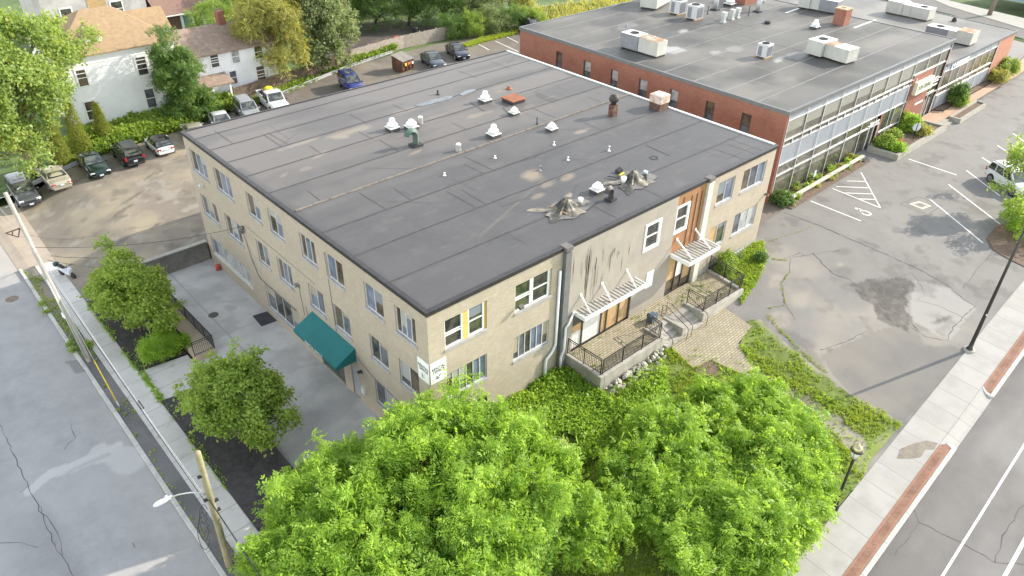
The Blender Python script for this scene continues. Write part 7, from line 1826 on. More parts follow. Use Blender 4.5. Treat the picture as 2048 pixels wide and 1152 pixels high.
BARK = M('grey_bark', (.20, .165, .13), .95, .3, 4, .5); BARKD = M('dark_bark', (.12, .095, .075), .95, .3, 4, .5)
LM = {'lime': leaf_mat('lime_foliage', (.12, .235, .025), (.34, .52, .07), .48, (.56, .78, .09)),
      'mid': leaf_mat('mid_green_foliage', (.12, .20, .035), (.31, .43, .08), .48, (.48, .62, .10)),
      'deep': leaf_mat('deep_green_foliage', (.055, .12, .035), (.16, .26, .06), .42, (.28, .44, .08)),
      'sage': leaf_mat('sage_green_foliage', (.10, .15, .065), (.30, .36, .18), .44),
      'gold': leaf_mat('yellow_green_foliage', (.20, .22, .06), (.48, .48, .16), .46),
      'maple': leaf_mat('maple_foliage', (.12, .20, .05), (.36, .46, .13), .48),
      'grass': leaf_mat('grass_blades', (.15, .24, .03), (.36, .46, .07), .45, (.52, .66, .07)),
      'ivy': leaf_mat('vine_foliage', (.10, .18, .03), (.28, .40, .07), .44, (.42, .56, .07)),
      'arb': leaf_mat('arborvitae_foliage', (.11, .15, .02), (.28, .31, .04), .35)}
def tree(name, label, base, ells, n, size, protos, mat, cat='tree', trunk=.16, bark=BARK, seed=1, group=None, stems=1, up=.55, tone=.5, lobes=26, lr=.34, fill=.25, nlimb=9, yel=.35, low=-.55, per=1, shoots=0):
    rng = np.random.RandomState(seed)
    t = thing(name, tuple(base), label, cat, group)
    P, d, k, tn, LC, LR = crown_points(ells, n, rng, lobes, lr, fill, low=low)
    if shoots:   # long leafy shoots that break the outline
        i_ = rng.choice(n, shoots, replace=False); f_ = np.linspace(.1, 1, 7); ln = .5 + .8 * rng.rand(shoots)
        sd_ = d[i_] * .7 + np.array([0, 0, .55]) + rng.normal(0, .15, (shoots, 3)); Q = P[i_][:, None] + sd_[:, None] * (f_[None, :, None] * ln[:, None, None]) - np.array([0, 0, .25]) * (f_ ** 2)[None, :, None]
        P = np.concatenate([P, Q.reshape(-1, 3)]); d = np.concatenate([d, np.repeat(sd_, 7, 0)]); tn = np.concatenate([tn, np.repeat(tn[i_] + .15, 7)]); n = len(P)
    b = MB(); base = Vector(base); rg = random.Random(seed)
    cm = Vector(tuple(np.average([e[:3] for e in ells], axis=0, weights=[e[3] ** 2 for e in ells])))
    for s in range(stems):
        o = Vector((rg.uniform(-.25, .25), rg.uniform(-.25, .25), 0)) * (stems > 1)
        fork = base.lerp(cm, .55) + o * 3
        b.tube([base + o - Vector((0, 0, .2)), base.lerp(fork, .5) + o + Vector((rg.uniform(-.1, .1), rg.uniform(-.1, .1), 0)), fork], [trunk * 1.25 / stems ** .4, trunk / stems ** .4, trunk * .75 / stems ** .4], 9)
        idx = rng.choice(len(LC), min(nlimb, len(LC)), replace=False)
        for i in idx:
            q = Vector(LC[i]); st = base.lerp(fork, rg.uniform(.55, 1.0)) + o * .5; md = st.lerp(q, .5) + Vector((rg.uniform(-.2, .2), rg.uniform(-.2, .2), rg.uniform(0, .35)))
            b.tube([st, md, q], [trunk * .42, trunk * .26, trunk * .08], 6)
            for j in range(2):
                q2 = q + Vector((rg.uniform(-1, 1), rg.uniform(-1, 1), rg.uniform(-.2, .8))) * float(LR[i]) * .9; b.tube([md.lerp(q, .6), q2], [trunk * .14, trunk * .04], 5)
    b.build('trunk', bark, t, True)
    N = d * (1 - up) + np.array([0, 0, up]) + rng.normal(0, .42, d.shape)
    if per > 1:
        P = np.repeat(P, per, 0) + rng.normal(0, size * .25, (n * per, 3)); N = np.repeat(N, per, 0) + rng.normal(0, .5, (n * per, 3)); tn = np.repeat(tn, per)
    m = len(P)
    tint = np.stack([np.clip(tone + tn + rng.normal(0, .13, m), 0, 1), np.clip(rng.rand(m) * .6 + yel * .5 + tn * .5, 0, 1), np.zeros(m)], 1)
    sz = size * (.7 + .6 * rng.rand(m))
    leafmesh('crown', cloud(protos, P, N, sz, tint, rng), mat, t)
    return t
# near lime trees at the street corner
LK = dict(stems=3, per=4, up=.38, tone=.5, lr=.17, fill=.08, shoots=70, yel=.25, lobes=80)
tree('locust_tree', 'bright lime green tree in the foreground, touching the near corner of the cream building', (-1.6, -3.3, .9), [(-2.2, -2.6, 4.6, 3.2, 3.0, 2.3), (.4, -4.2, 4.4, 2.6, 2.4, 2.0), (-1.2, -5.0, 4.2, 2.6, 2.2, 1.8), (-.2, -1.5, 5.9, 1.1, 1.0, 1.2), (.9, -1.7, 5.7, .8, .8, 1.5)], 3200, .42, FROND, LM['lime'], seed=11, trunk=.17, **LK)
tree('locust_tree', 'bright lime green tree in the foreground overhanging the side street pavement', (-7.4, -2.6, .4), [(-7.0, -2.4, 4.0, 3.2, 2.8, 2.3), (-9.2, -3.4, 3.7, 2.6, 2.5, 2.1), (-5.4, -.4, 3.6, 2.1, 1.8, 1.7), (-8.6, -5.8, 4.2, 3.0, 2.4, 2.0), (-7.2, .6, 2.9, 1.6, 1.4, 1.4)], 3500, .42, FROND, LM['lime'], seed=12, trunk=.17, **LK)
tree('locust_tree', 'bright lime green tree at the bottom edge of the view, in front of the others', (-3.6, -7.0, .7), [(-3.8, -6.8, 4.1, 3.3, 2.8, 2.2), (-1.0, -7.6, 3.7, 2.8, 2.4, 2.0), (-4.6, -9.2, 3.9, 2.8, 2.2, 2.0), (1.4, -6.8, 2.9, 2.2, 2.0, 1.6), (1.8, -9.6, 2.8, 2.4, 2.0, 1.4)], 3600, .42, FROND, LM['lime'], seed=13, trunk=.17, **LK)
LK2 = dict(stems=3, per=4, up=.4, lr=.17, fill=.06, shoots=60, yel=.25, lobes=80, tone=.52)
tree('locust_tree', 'loose lime green tree on the lawn nearest the lantern post', (11.0, -12.9, 1.4), [(11.2, -12.8, 2.8, 2.8, 2.3, 1.3), (13.4, -13.0, 2.6, 2.1, 1.9, 1.0), (9.2, -13.6, 2.7, 2.3, 1.9, 1.2), (11.6, -14.6, 2.8, 1.8, 1.2, 1.1), (15.0, -11.6, 2.4, 1.9, 1.7, .8)], 1700, .40, FROND, LM['lime'], seed=14, trunk=.11, **LK2)
tree('locust_tree', 'loose lime green tree on the middle of the front lawn', (7.8, -9.9, 1.3), [(7.8, -9.8, 2.8, 2.7, 2.4, 1.3), (10.4, -9.8, 2.5, 2.2, 1.9, 1.1), (5.8, -11.2, 2.7, 2.3, 2.0, 1.2), (5.6, -8.6, 2.4, 1.9, 1.6, 1.0), (8.8, -7.4, 2.3, 2.0, 1.6, .9)], 1800, .40, FROND, LM['lime'], seed=15, trunk=.10, **LK2)
tree('locust_tree', 'loose lime green tree at the bottom edge beside the main street pavement', (7.0, -14.6, 1.2), [(6.8, -14.3, 3.0, 2.5, 1.9, 1.5), (4.6, -13.8, 2.7, 2.1, 1.8, 1.3), (8.8, -15.6, 3.0, 2.0, 1.0, 1.2), (5.6, -15.8, 3.1, 1.7, 1.3, 1.2)], 1500, .42, FROND, LM['lime'], seed=16, trunk=.11, **LK2)
tree('locust_tree', 'young lime green tree on the lawn below the terrace steps', (13.4, -8.8, 1.6), [(13.0, -8.6, 2.3, 2.2, 2.0, .8), (15.4, -10.0, 2.3, 2.0, 1.7, .8), (10.8, -7.0, 2.0, 1.9, 1.6, .7)], 1150, .38, FROND, LM['lime'], seed=17, trunk=.08, **LK2)
# darker trees in the planting beds
tree('small_tree', 'rounded mid green tree in the dark planting bed beside the side street pavement', (-6.8, 9.3, .1), [(-6.5, 9.0, 2.7, 2.3, 2.5, 1.9), (-6.0, 7.0, 2.4, 1.8, 1.7, 1.6), (-7.2, 10.9, 2.3, 1.6, 1.7, 1.4), (-6.4, 9.2, 4.0, 1.4, 1.5, 1.0)], 1700, .42, SPRAY, LM['mid'], seed=21, trunk=.11, stems=3, per=2, up=.4, tone=.72, lr=.26, lobes=40, shoots=30)
tree('small_tree', 'spreading yellowish green tree by the ramp, overhanging the scooter', (-7.3, 22.4, .1), [(-7.2, 22.6, 2.9, 2.0, 2.4, 1.9), (-7.8, 24.8, 2.3, 1.5, 1.9, 1.5), (-6.6, 20.8, 2.2, 1.6, 1.7, 1.5), (-7.0, 24.0, 4.2, 1.0, 1.2, 1.1), (-6.2, 23.0, 3.3, 1.3, 1.4, 1.3), (-6.7, 25.9, 4.4, .55, .7, .9)], 1900, .42, SPRAY, LM['mid'], seed=22, trunk=.11, stems=4, per=2, up=.4, tone=.85, yel=.7, lr=.26, lobes=40, shoots=30)
tree('tall_weeds', 'clump of tall yellow green feathery weeds at the end of the planting bed', (-7.2, 19.0, .1), [(-7.3, 19.0, .8, 1.25, .75, .8), (-8.0, 18.9, .5, .6, .5, .5)], 330, .34, FINE, LM['lime'], 'weeds', .03, seed=23, per=3, up=.75, tone=.6, lobes=20, nlimb=0)
tree('low_shrub', 'low bright green shrub at the foot of the bush side ramp railing', (-6.3, 18.8, .1), [(-6.25, 18.9, .5, .6, .8, .55), (-6.3, 20.4, .6, .4, .9, .6)], 300, .34, WEED, LM['lime'], 'shrub', .02, seed=24, per=2, up=.5, tone=.6, nlimb=0)
# behind the car park
tree('maple_tree', 'very large sunlit maple filling the top corner above the grey estate car', (-6.2, 50.2, 1.0), [(-7.0, 49.4, 8.5, 5.0, 4.6, 4.6), (-3.4, 51.8, 10.4, 4.2, 3.6, 3.2), (-8.6, 46.2, 5.4, 3.6, 3.0, 3.0), (-8.4, 52, 10.5, 5.2, 5, 4.4), (.2, 53.2, 10.8, 2.6, 2.0, 1.8), (-6.6, 48.0, 4.4, 2.6, 2.2, 2.0), (-9.0, 48.4, 7, 3.5, 3, 3)], 4600, .62, SPRAY, LM['maple'], seed=31, trunk=.4, per=2, up=.35, tone=.55, lobes=34, lr=.30, nlimb=14)
tree('conical_tree', 'tall narrow deep green tree against the white clapboard wall', (9.2, 53.2, 1.5), [(9.2, 53.0, 3.2, 2.1, 1.8, 1.9), (8.8, 53.0, 6.0, 2.3, 1.7, 1.8), (8.6, 53.1, 8.4, 1.6, 1.3, 1.3), (8.8, 53.2, 10.0, 1.0, .9, 1.0), (10.9, 53.0, 3.0, 1.2, 1.0, 1.4)], 1500, .50, FROND, LM['deep'], seed=32, trunk=.15, per=3, up=.3, tone=.55, lobes=26, lr=.36, nlimb=12)
tree('willow_tree', 'drooping yellow green tree hanging over the board fence', (21.8, 56.6, 1.5), [(21.0, 56.4, 8.8, 3.4, 3.2, 3.2), (18.8, 55.6, 8.6, 2.3, 2.0, 1.9), (21.6, 54.8, 5.4, 2.4, 1.6, 2.5), (20.0, 54.8, 5.2, 1.5, 1.2, 1.8), (22.4, 57.4, 11.0, 2.6, 2.4, 2.0)], 2100, .75, DROOPY, LM['gold'], seed=33, trunk=.28, per=3, up=.1, tone=.55, lobes=30, nlimb=12)
tree('maple_tree', 'big sage green maple standing above the royal blue suv', (27.4, 57.4, 1.5), [(26.8, 57.2, 8.6, 3.4, 3.2, 3.6), (28.8, 57, 6.6, 3.0, 2.6, 3.0), (24.6, 57.0, 11.4, 2.8, 2.6, 2.4), (27.0, 55.8, 4.4, 2.4, 1.9, 1.9), (25.4, 55.9, 4.2, 2.0, 1.5, 2.0), (28.8, 56.2, 3.6, 1.8, 1.3, 1.6), (29.8, 57, 8.0, 1.6, 1.5, 1.6)], 2300, .60, SPRAY, LM['sage'], seed=34, trunk=.28, per=2, up=.35, tone=.55, lobes=30, lr=.31, nlimb=12, yel=.25)
tree('round_bush', 'rounded leafy bush between the small house and the clapboard wing roof', (22, 76, 1.6), [(22, 76, 4.2, 3.0, 2.4, 2.6), (25.0, 77, 3.8, 2.4, 2, 2.2)], 700, .6, FINE, LM['mid'], 'bush', .12, seed=35, per=2, up=.4, tone=.7)
for i, (x_, y_, h, lab, mt, tn_) in enumerate(((37.5, 70, 11, 'dark tree with bare lower trunks behind the shaded yard, by the maple', 'deep', .4), (42.0, 68.5, 11, 'dark green tree of the back row, second from the maple', 'deep', .42), (46.5, 67, 10, 'dark green tree in the middle of the row behind the shaded yard', 'deep', .48), (50.8, 64.5, 10, 'dark green tree of the back row leaning over the grey fence', 'deep', .55), (54.6, 63.0, 8.5, 'lighter green tree ending the back row above the hedge', 'sage', .6), (33.0, 77, 11, 'dark tree behind the maple at the top edge of the view', 'deep', .35), (44, 77, 12, 'dark tree of the second row, seen between the back row crowns', 'deep', .35), (53, 74, 11, 'pale green tree of the second row near the hedge end', 'sage', .45), (30, 82, 10, 'dark tree beside the dark red house', 'deep', .3))):
    tree('yard_tree', lab, (x_, y_, 1.6), [(x_, y_, h * .62, 3.5, 3.2, h * .34), (x_ + 1.4, y_ - 1.6, h * .45, 2.8, 2.3, h * .26), (x_ - 1.6, y_ - .6, h * .52, 2.6, 2.4, h * .28), (x_ + .3, y_ - 2.2, h * .28, 2.4, 1.6, h * .16)], 1150, .72, FINE, LM[mt], seed=40 + i, trunk=.2, bark=BARKD, group='trees behind the back car park', per=2, up=.3, tone=tn_, lobes=40, lr=.26, nlimb=8)
tree('young_tree', 'pale sunlit young tree at the end of the hedge by the office corner', (60.5, 61.5, 1.8), [(60.5, 61.5, 5.6, 2.1, 1.9, 3.2), (62.2, 60.2, 4.0, 1.9, 1.6, 1.9)], 700, .62, SPRAY, LM['gold'], seed=47, trunk=.12, per=2, up=.4, tone=.65)
for i, (x_, y_, s_, lab) in enumerate(((47.6, 57.6, 1.6, 'shrub at the end of the grey board fence'), (50.6, 57.0, 1.9, 'sunlit rounded shrub behind the grass strip, next to the fence end shrub'), (53.6, 56.2, 1.9, 'leafy shrub in the middle of the hedge above the grass strip'), (56.6, 55.6, 1.8, 'leafy shrub of the hedge below the pale young tree'), (59.4, 54.6, 1.6, 'small hedge shrub next to the office corner'))):
    tree('hedge_shrub', lab, (x_, y_, 1.8), [(x_, y_, 1.8 + s_ * .7, s_ * 1.05, s_ * .9, s_ * .95), (x_ + .8, y_ - .3, 1.8 + s_ * .4, s_ * .7, s_ * .5, s_ * .6), (x_ - .6, y_ + 1.2, 3.4, s_ * .8, s_ * .7, 1.3)], 520, .5, FINE, LM[('deep', 'mid', 'sage')[i % 3]], 'shrub', .05, seed=50 + i, group='shrubs of the hedge behind the car park', per=2, up=.3, tone=.45, nlimb=3, lr=.26, lobes=30, shoots=14)
# arborvitae
def arborvitae(base, h, r, lab, seed):
    rng = np.random.RandomState(seed); t = thing('arborvitae', tuple(base), lab, 'evergreen', 'columnar evergreens by the white house')
    MB().tube([base, base + Vector((0, 0, h * .8))], [.07, .02], 6).build('trunk', BARKD, t)
    n = 1500; z = rng.rand(n) ** 1.35; a = rng.rand(n) * 2 * PI; rr = r * (1 - z) ** .75 * (.72 + .32 * rng.rand(n)) + .04
    P = np.stack([base.x + rr * np.cos(a), base.y + rr * np.sin(a), base.z + .1 + z * h], 1); N = np.stack([np.cos(a), np.sin(a), .7 + 0 * a], 1) + rng.normal(0, .3, (n, 3))
    tn = np.stack([np.clip(.5 + rng.normal(0, .2, n), 0, 1), rng.rand(n) * .8, 0 * z], 1)
    leafmesh('foliage', cloud(FINE, P, N, .36 * (.7 + .6 * rng.rand(n)), tn, rng), LM['arb'], t)
arborvitae(G(168, 312, z_lot), 5.6, 1.0, 'tall sunlit column shaped evergreen at the corner of the white house', 61); arborvitae(G(214, 288, z_lot), 3.9, .85, 'shorter column shaped evergreen in front of a ground floor house window', 62); arborvitae(G(128, 330, z_lot), 4.6, .9, 'dark column shaped evergreen half hidden under the big maple', 63)
# tree and hedge at the right edge
tree('street_tree', 'small tree leaning into the right edge above the white suv', (float(U(2070, 430, 2.5)[0]), float(U(2070, 430, 2.5)[1]), 2.4), [(*U(2050, 330, 6.5)[:2], 6.5, 1.3, 1.3, 1.7), (*U(2032, 285, 6.5)[:2], 6.5, .6, .6, .8), (*U(2012, 385, 5.0)[:2], 5.0, .9, .8, .7), (*U(2040, 410, 5)[:2], 5.0, 1.0, .9, .8), (*U(2000, 372, 5.0)[:2], 5.0, .6, .5, .45)], 300, .46, SPRAY, LM['mid'], seed=71, trunk=.11, per=2, up=.45, tone=.6, lobes=18, lr=.36, nlimb=8)
hb = G(2040, 470, z_front)
tree('clipped_hedge', 'broad bright green clipped bush in the mulch island at the right edge', tuple(hb), [(hb.x + .2, hb.y - .3, hb.z + 1.0, 1.7, 1.5, 1.1), (hb.x + 1.6, hb.y + .6, hb.z + 1.0, 1.6, 1.4, 1.1), (hb.x - .9, hb.y - 1.3, hb.z + .7, 1.1, 1.0, .8)], 650, .32, SPRAY, LM['lime'], 'hedge', .05, seed=72, per=2, up=.45, tone=.5, nlimb=3)
sheet('mulch_island', g2([(1972, 478), (1990, 455), (2030, 440), (2060, 440), (2060, 540), (2010, 515), (1985, 500)], z_front), lambda x, y: z_front(x, y) + .05, SOIL, .5)
q = G(1978, 30, lambda x, y: 2.0)
tree('street_tree', 'pale trunked tree on the grass across the far street', tuple(q), [(q.x, q.y, 11, 4, 4, 3), (q.x + 2, q.y - 2, 12, 3, 3, 2.5)], 500, .8, SPRAY, LM['mid'], seed=75, trunk=.28, per=1, nlimb=8)
# shrubs in front of the office
for i, (u, v, z0, r, h, lab, mt) in enumerate(((1561, 410, 2.8, .62, 1.05, 'round clipped dark bush at the brick corner of the office', 'deep'), (1812, 260, 3.2, 1.15, 1.5, 'largest bright green shrub in the office planter', 'lime'), (1780, 285, 3.2, .6, 1.2, 'narrow upright shrub beside the octagonal sign in the planter', 'mid'), (1765, 294, 3.2, .8, .9, 'pale low shrub at the doorway end of the planter', 'mid'), (1790, 300, 3.2, .8, .6, 'low grassy clump at the front of the office planter', 'lime'), (1838, 268, 3.2, .9, .8, 'yellow green low shrub at the far half of the planter', 'gold'), (1880, 200, 3.3, .75, 2.2, 'dark upright shrub beside the office entrance door', 'deep'), (1900, 203, 3.3, 1.2, .9, 'spreading shrub along the brick walk by the entrance', 'mid'), (2000, 150, 3.3, 1.5, 1.9, 'large rounded shrub at the far end of the office wing', 'mid'), (1985, 160, 3.3, 1.2, 1.2, 'yellowish low shrub before the large one at the wing end', 'gold'))):
    p = U(u, v, z0)
    if i in (0, 6, 7, 8, 9): p[1] = min(p[1], 1.75 if i else 1.9)
    tree('shrub', lab, tuple(p), [(p[0], p[1], z0 + h * .5, r, min(r, 1.0), h * .55), (p[0] + r * .4, p[1] - .2, z0 + h * .4, r * .7, min(r, .8) * .8, h * .42)], 330, .34, SPRAY, LM[mt], 'shrub', .04, seed=80 + i, group='shrubs in front of the office', per=2, up=.4, tone=.5, nlimb=2)
tree('flowering_plant', 'coral flowering plant beside the octagonal sign in the planter', tuple(U(1798, 290, 3.2)), [(*U(1798, 286, 3.5)[:2], 3.6, .4, .35, .3)], 90, .22, SPRAY, leaf_mat('coral_petals', (.45, .12, .07), (.75, .35, .22), .3), 'plant', .02, seed=95, nlimb=0)
fb_ = [(x_, 2.0 + .35 * math.sin(x_ * 2.1), z_front(x_, 2.0)) for x_ in np.linspace(38.2, 49.6, 15)]
for i, p in enumerate(fb_):
    tree('bedding_plant', 'low bedding plant in the strip between the office glass and the white beam', (p[0], p[1], float(p[2])), [(p[0], p[1], float(p[2]) + .16, .42, .36, .2 + .12 * (i % 3))], 46, .22, WEED, LM[('lime', 'gold', 'mid')[i % 3]], 'plant', .02, seed=100 + i, group='bedding plants behind the guard beam', per=2, tone=.5, nlimb=0, lobes=6)
# plants at the grassy end of the terrace
p = G(1455, 505, z_front)
tree('tall_shrub', 'leafy shrub growing against the cream wall beside the terrace railing', (25.0, -.75, 2.5), [(25.0, -.75, 3.2, .75, .6, .85), (24.7, -1.1, 2.9, .5, .45, .5)], 300, .26, SPRAY, LM['mid'], 'shrub', .05, seed=130, per=2, tone=.55, nlimb=4)
tree('low_shrub', 'dark low shrub in the rough grass past the terrace end', (28.3, -1.5, 2.7), [(28.3, -1.5, 2.8, .5, .45, .3)], 140, .2, SPRAY, LM['deep'], 'shrub', .03, seed=131, per=2, tone=.5, nlimb=0)
t = thing('bicycle_rack', (26.9, -.6, 2.65), 'grey steel bicycle rack half buried in weeds by the cream wall', 'bicycle rack')
b = MB()
for i in range(4): b.tube([(26.2 + .32 * i, -.55, 2.6), (26.2 + .32 * i, -.55, 3.35), (26.36 + .32 * i, -.55, 3.48), (26.52 + .32 * i, -.55, 3.35), (26.52 + .32 * i, -.55, 2.6)], .03, 6)
b.build('hoops', GALV, t, True)

# ------------------------------------------------------------------ ground cover
def scatter(name, poly, zf, n, size, protos, mat, seed, dens=None, up=.8, tone=.5, yel=.4, org=None, tscale=.5):
    rng = np.random.RandomState(seed); a = np.array(poly); lo, hi = a.min(0), a.max(0)
    X = lo[0] + rng.rand(n * 3) * (hi[0] - lo[0]); Y_ = lo[1] + rng.rand(n * 3) * (hi[1] - lo[1])
    m = inpoly(X, Y_, poly)
    if dens is not None: m &= rng.rand(len(X)) < dens(X, Y_)
    X, Y_ = X[m][:n], Y_[m][:n]; k = len(X)
    P = np.stack([X, Y_, zf(X, Y_) + 0 * X], 1)
    N = np.array([[0, 0, 1.0]]) * up + rng.normal(0, 1 - up + .1, (k, 3)); N[:, 2] = np.abs(N[:, 2]) + .2
    tn = fbm(X * tscale, Y_ * tscale, seed) - .5
    T = np.stack([np.clip(tone + tn * 1.3 + rng.normal(0, .12, k), 0, 1), np.clip(yel + tn + rng.rand(k) * .5, 0, 1), 0 * X], 1)
    sz = size * (.6 + .8 * rng.rand(k)) * (.75 + .6 * fbm(X * .4, Y_ * .4, seed + 3))
    return leafmesh(name, cloud(protos, P, N, sz, T, rng), mat, None, 'stuff')
zl_ = lambda x, y: z_front(x, y) + .05
def dl(x, y):
    d = .10 + 1.1 * np.clip((fbm(x * .5, y * .5, 301) - .38) * 4, 0, 1)
    tr = bare(x, y)
    so = g2([(1415, 720), (1440, 738), (1428, 752), (1400, 755), (1390, 742)], z_front)
    ph = g2([(1335, 690), (1345, 672), (1405, 628), (1440, 612), (1503, 655), (1475, 690), (1507, 742), (1485, 752), (1420, 722), (1387, 741)], z_front)
    return d * (1 - .88 * tr) * np.where(inpoly(x, y, so), .15, 1) * np.where(inpoly(x, y, ph), .03, 1)
scatter('rough_lawn', LAWN, zl_, 30000, .17, BLADE, LM['grass'], 301, dl, .85, .55)
scatter('lawn_weeds', LAWN, lambda x, y: zl_(x, y) + .06, 6500, .17, WEED, LM['lime'], 303, lambda x, y: dl(x, y) * np.clip((fbm(x * .5, y * .5, 307) - .38) * 5, 0, 1), .6, .55)
ER = [(-.2, -.1), (9.7, -.1), (9.7, -3.4), (14.8, -3.6), (12.5, -5.6), (7.5, -6.4), (2, -5.2), (-.2, -3)]
scatter('weed_thicket', ER, lambda x, y: zl_(x, y) + .25 + .35 * fbm(x * .6, y * .6, 311) * (1 - sst(9.4, 10.2, x)), 6500, .27, WEED, LM['lime'], 311, lambda x, y: 1 - .96 * (np.hypot(x - 5.0, (y + 4.6) * 1.2) < 1.15) - .9 * ((x > 9.5) & (y > -4.2)), .5, .5)
scatter('patch_grass', PATCH, lambda x, y: z_front(x, y) + .06, 3600, .15, BLADE, LM['grass'], 321, None, .8, .55)
scatter('patch_weeds', PATCH, lambda x, y: z_front(x, y) + .10, 700, .18, WEED, LM['lime'], 322, lambda x, y: np.clip((fbm(x * .7, y * .7, 323) - .4) * 5, 0, 1), .5, .55)
VG = [(-3.2, 49.6), (8, 51.2), (14.4, 52.6), (14.4, 54.6), (10, 55.3), (-.4, 55.3), (-3, 52)]
scatter('vine_thicket', VG, lambda x, y: z_lot(x, y) + .3 + 1.0 * fbm(x * .45, y * .45, 331) * sst(49.2, 52.5, y - .12 * x), 5200, .55, WEED, LM['ivy'], 331, None, .5, .55)
scatter('vine_thicket', [(14.4, 52.2), (19, 52.9), (30, 55.9), (30, 56.9), (21.5, 55.4), (14.6, 54.0)], lambda x, y: z_lot(x, y) + .05 + .25 * fbm(x * .6, y * .6, 333), 900, .36, WEED, LM['ivy'], 333, lambda x, y: np.clip((fbm(x * .6, y * .6, 335) - .35) * 5, 0, 1), .5, .45)
scatter('vine_thicket', [(30, 56.1), (36, 57.2), (38, 57.3), (38, 58), (30.8, 56.9)], lambda x, y: z_lot(x, y) + .3 + .6 * fbm(x * .8, y * .8, 336), 500, .5, WEED, LM['ivy'], 336, None, .5, .55)
scatter('grass_strip', g2([(925, 90), (960, 78), (1000, 68), (1036, 58), (1036, 68), (980, 82), (935, 95)], z_lot), z_lot, 1500, .3, BLADE, LM['grass'], 341, None, .8, .75, .8)
scatter('field_weeds', [(60, 52), (75, 48), (105, 42), (105, 50), (80, 58), (62, 62)], lambda x, y: z_lot(x, y) + .3, 2600, .8, BLADE, LM['gold'], 343, None, .7, .6)
VERGE = [(-11.2, -4), (-10.4, -4), (-10.4, 35.5), (-11.2, 35.5)]
scatter('verge_weeds', VERGE, lambda x, y: .03 + 0 * x, 1300, .11, BLADE, LM['grass'], 351, lambda x, y: np.clip((fbm(x * 1.6, y * .45, 353) - .52) * 9, 0, 1) * (.25 + .9 * sst(21, 25, y) + .5 * sst(6, 2, y)), .75, .55)
scatter('kerb_weeds', [(-9.08, 6), (-8.75, 6), (-8.75, 28), (-9.08, 28)], lambda x, y: .06 + 0 * x, 900, .15, WEED, LM['lime'], 355, lambda x, y: np.clip((fbm(x, y * .6, 357) - .35) * 6, 0, 1), .6, .5)
for i, (u, v, z0, s_) in enumerate(((82, 610, .05, .32), (95, 625, .05, .3), (150, 700, .05, .38), (140, 690, .05, .34), (180, 690, .05, .34), (210, 773, .05, .14), (238, 820, .05, .14), (272, 870, .05, .12), (250, 830, .05, .1))):
    q = U(u, v, z0); rng = np.random.RandomState(i); k = 20; P = np.stack([q[0] + rng.normal(0, s_ * .4, k), q[1] + rng.normal(0, s_ * .5, k), z0 + 0 * rng.rand(k)], 1)
    T = np.stack([.35 + .4 * rng.rand(k), .5 * rng.rand(k), 0 * rng.rand(k)], 1)
    o = leafmesh('weed_clump', cloud(BLADE, P, np.array([[0, 0, 1.0]]) + rng.normal(0, .3, (k, 3)), s_ * .75 * (.7 + .6 * rng.rand(k)), T, rng), LM['mid'], None, None, tuple(q))
    tag(o, 'clump of tall weeds growing along the side street kerb', 'weeds', 'weed clumps along the side street kerb')
for i, (P_, wd, zf_, n_) in enumerate(([[(1535, 630), (1560, 660), (1600, 700), (1640, 735), (1655, 748)], .22, z_front, 330], [[(1535, 484), (1570, 472), (1605, 462), (1622, 452)], .06, z_front, 60], [[(1532, 515), (1560, 520), (1575, 520)], .07, z_front, 60], [[(1578, 545), (1563, 568), (1570, 600), (1568, 612), (1537, 617)], .06, z_front, 90], [[(1500, 650), (1540, 690), (1590, 740), (1690, 800), (1790, 850)], .5, z_front, 700])):
    pts = g2(P_, zf_); rng = np.random.RandomState(400 + i); Q = []
    L_ = [math.hypot(b_[0] - a_[0], b_[1] - a_[1]) for a_, b_ in zip(pts[:-1], pts[1:])]; tot = sum(L_)
    for _ in range(n_):
        s_ = rng.rand() * tot; j = 0
        while s_ > L_[j] and j < len(L_) - 1: s_ -= L_[j]; j += 1
        f = s_ / L_[j]; Q.append((pts[j][0] + (pts[j + 1][0] - pts[j][0]) * f + rng.normal(0, wd * .4), pts[j][1] + (pts[j + 1][1] - pts[j][1]) * f + rng.normal(0, wd * .4)))
    Q = np.array(Q); P = np.stack([Q[:, 0], Q[:, 1], zf_(Q[:, 0], Q[:, 1]) + .01], 1); k = len(P)
    T = np.stack([.4 + .5 * rng.rand(k), .4 + .5 * rng.rand(k), 0 * rng.rand(k)], 1)
    leafmesh('crack_grass', cloud(BLADE, P, np.array([[0, 0, 1.0]]) + rng.normal(0, .4, (k, 3)), .075 * (.6 + .8 * rng.rand(k)), T, rng), LM['grass'], None, 'stuff')
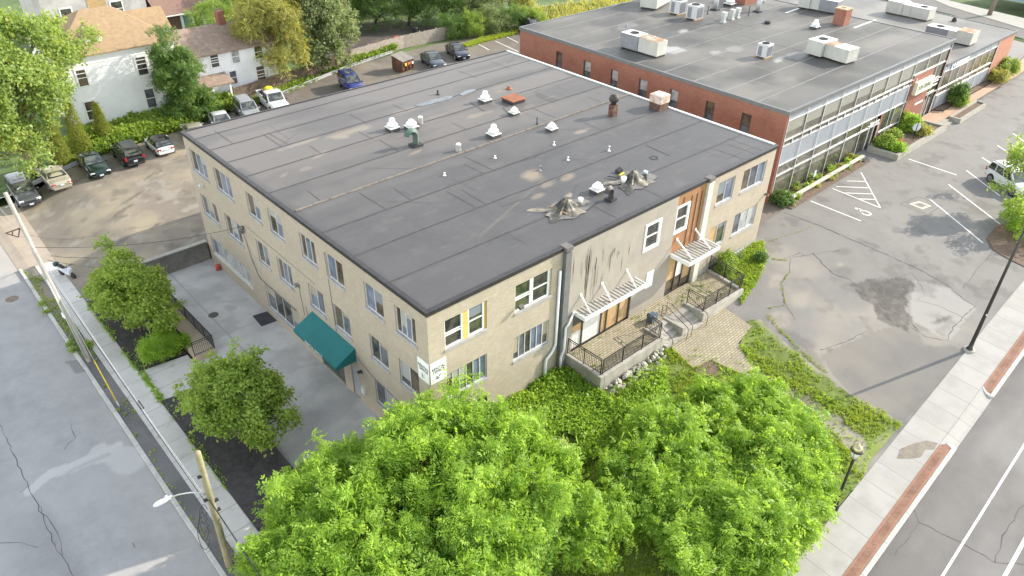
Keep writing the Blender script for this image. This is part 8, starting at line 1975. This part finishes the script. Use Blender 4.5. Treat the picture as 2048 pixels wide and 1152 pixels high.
rng = np.random.RandomState(77); k = 300; X_ = 10 + 13 * rng.rand(k); Y_ = -.2 - 2.4 * rng.rand(k); m = ((fbm(X_ * .9, Y_ * .9, 371) > .55) | (Y_ > -.5)) & ~((X_ > 15.1) & (X_ < 19.7) & (Y_ < -1.5)); X_, Y_ = X_[m], Y_[m]
leafmesh('paving_weeds', cloud(WEED, np.stack([X_, Y_, TZ + .02 + 0 * X_], 1), np.array([[0, 0, 1.0]]) + rng.normal(0, .4, (len(X_), 3)), .10 + .12 * rng.rand(len(X_)), np.stack([.3 + .4 * rng.rand(len(X_)), .5 * rng.rand(len(X_)), 0 * X_], 1), rng), LM['ivy'], None, 'stuff')
# rubble along the terrace wall and the stone heap in the weeds
STONE = M('pale_broken_stone', (.46, .43, .37), .95, .3, 3, .4); STONED = M('grey_broken_stone', (.28, .27, .25), .95, .3, 3, .4)
def rock(c, s, rg):
    bm = bmesh.new(); bmesh.ops.create_icosphere(bm, subdivisions=1, radius=1)
    k = [rg.uniform(.6, 1.2), rg.uniform(.6, 1.2), rg.uniform(.45, .85)]
    for v in bm.verts: v.co = Vector((v.co.x * k[0], v.co.y * k[1], v.co.z * k[2])) * s * rg.uniform(.75, 1.2)
    me = bpy.data.meshes.new('rock'); bm.to_mesh(me); bm.free(); me.materials.append(STONE if rg.random() < .7 else STONED)
    o = link('rock', me, None, Vector(c)); o.rotation_euler = (rg.uniform(-.5, .5), rg.uniform(-.5, .5), rg.uniform(0, 6)); ORG[o.name] = Vector(c); return o
rg = random.Random(9)
for i in range(110):
    x_ = rg.uniform(10.0, 15.1); y_ = -3.05 - abs(rg.gauss(0, .35)); s_ = rg.uniform(.07, .20)
    tag(rock((x_, y_, float(z_front(x_, y_)) + .10 + max(0, .28 - (-3.05 - y_) * .5)), s_, rg), 'broken concrete lump in the rubble strip along the terrace wall', 'rubble', 'rubble along the terrace wall')
for i in range(46):
    x_ = 5.0 + rg.gauss(0, .55); y_ = -4.6 + rg.gauss(0, .42); s_ = rg.uniform(.10, .30)
    tag(rock((x_, y_, float(z_front(x_, y_)) + .22), s_, rg), 'pale stone in the heap showing between the foreground trees', 'stone', 'stones heaped among the weeds')
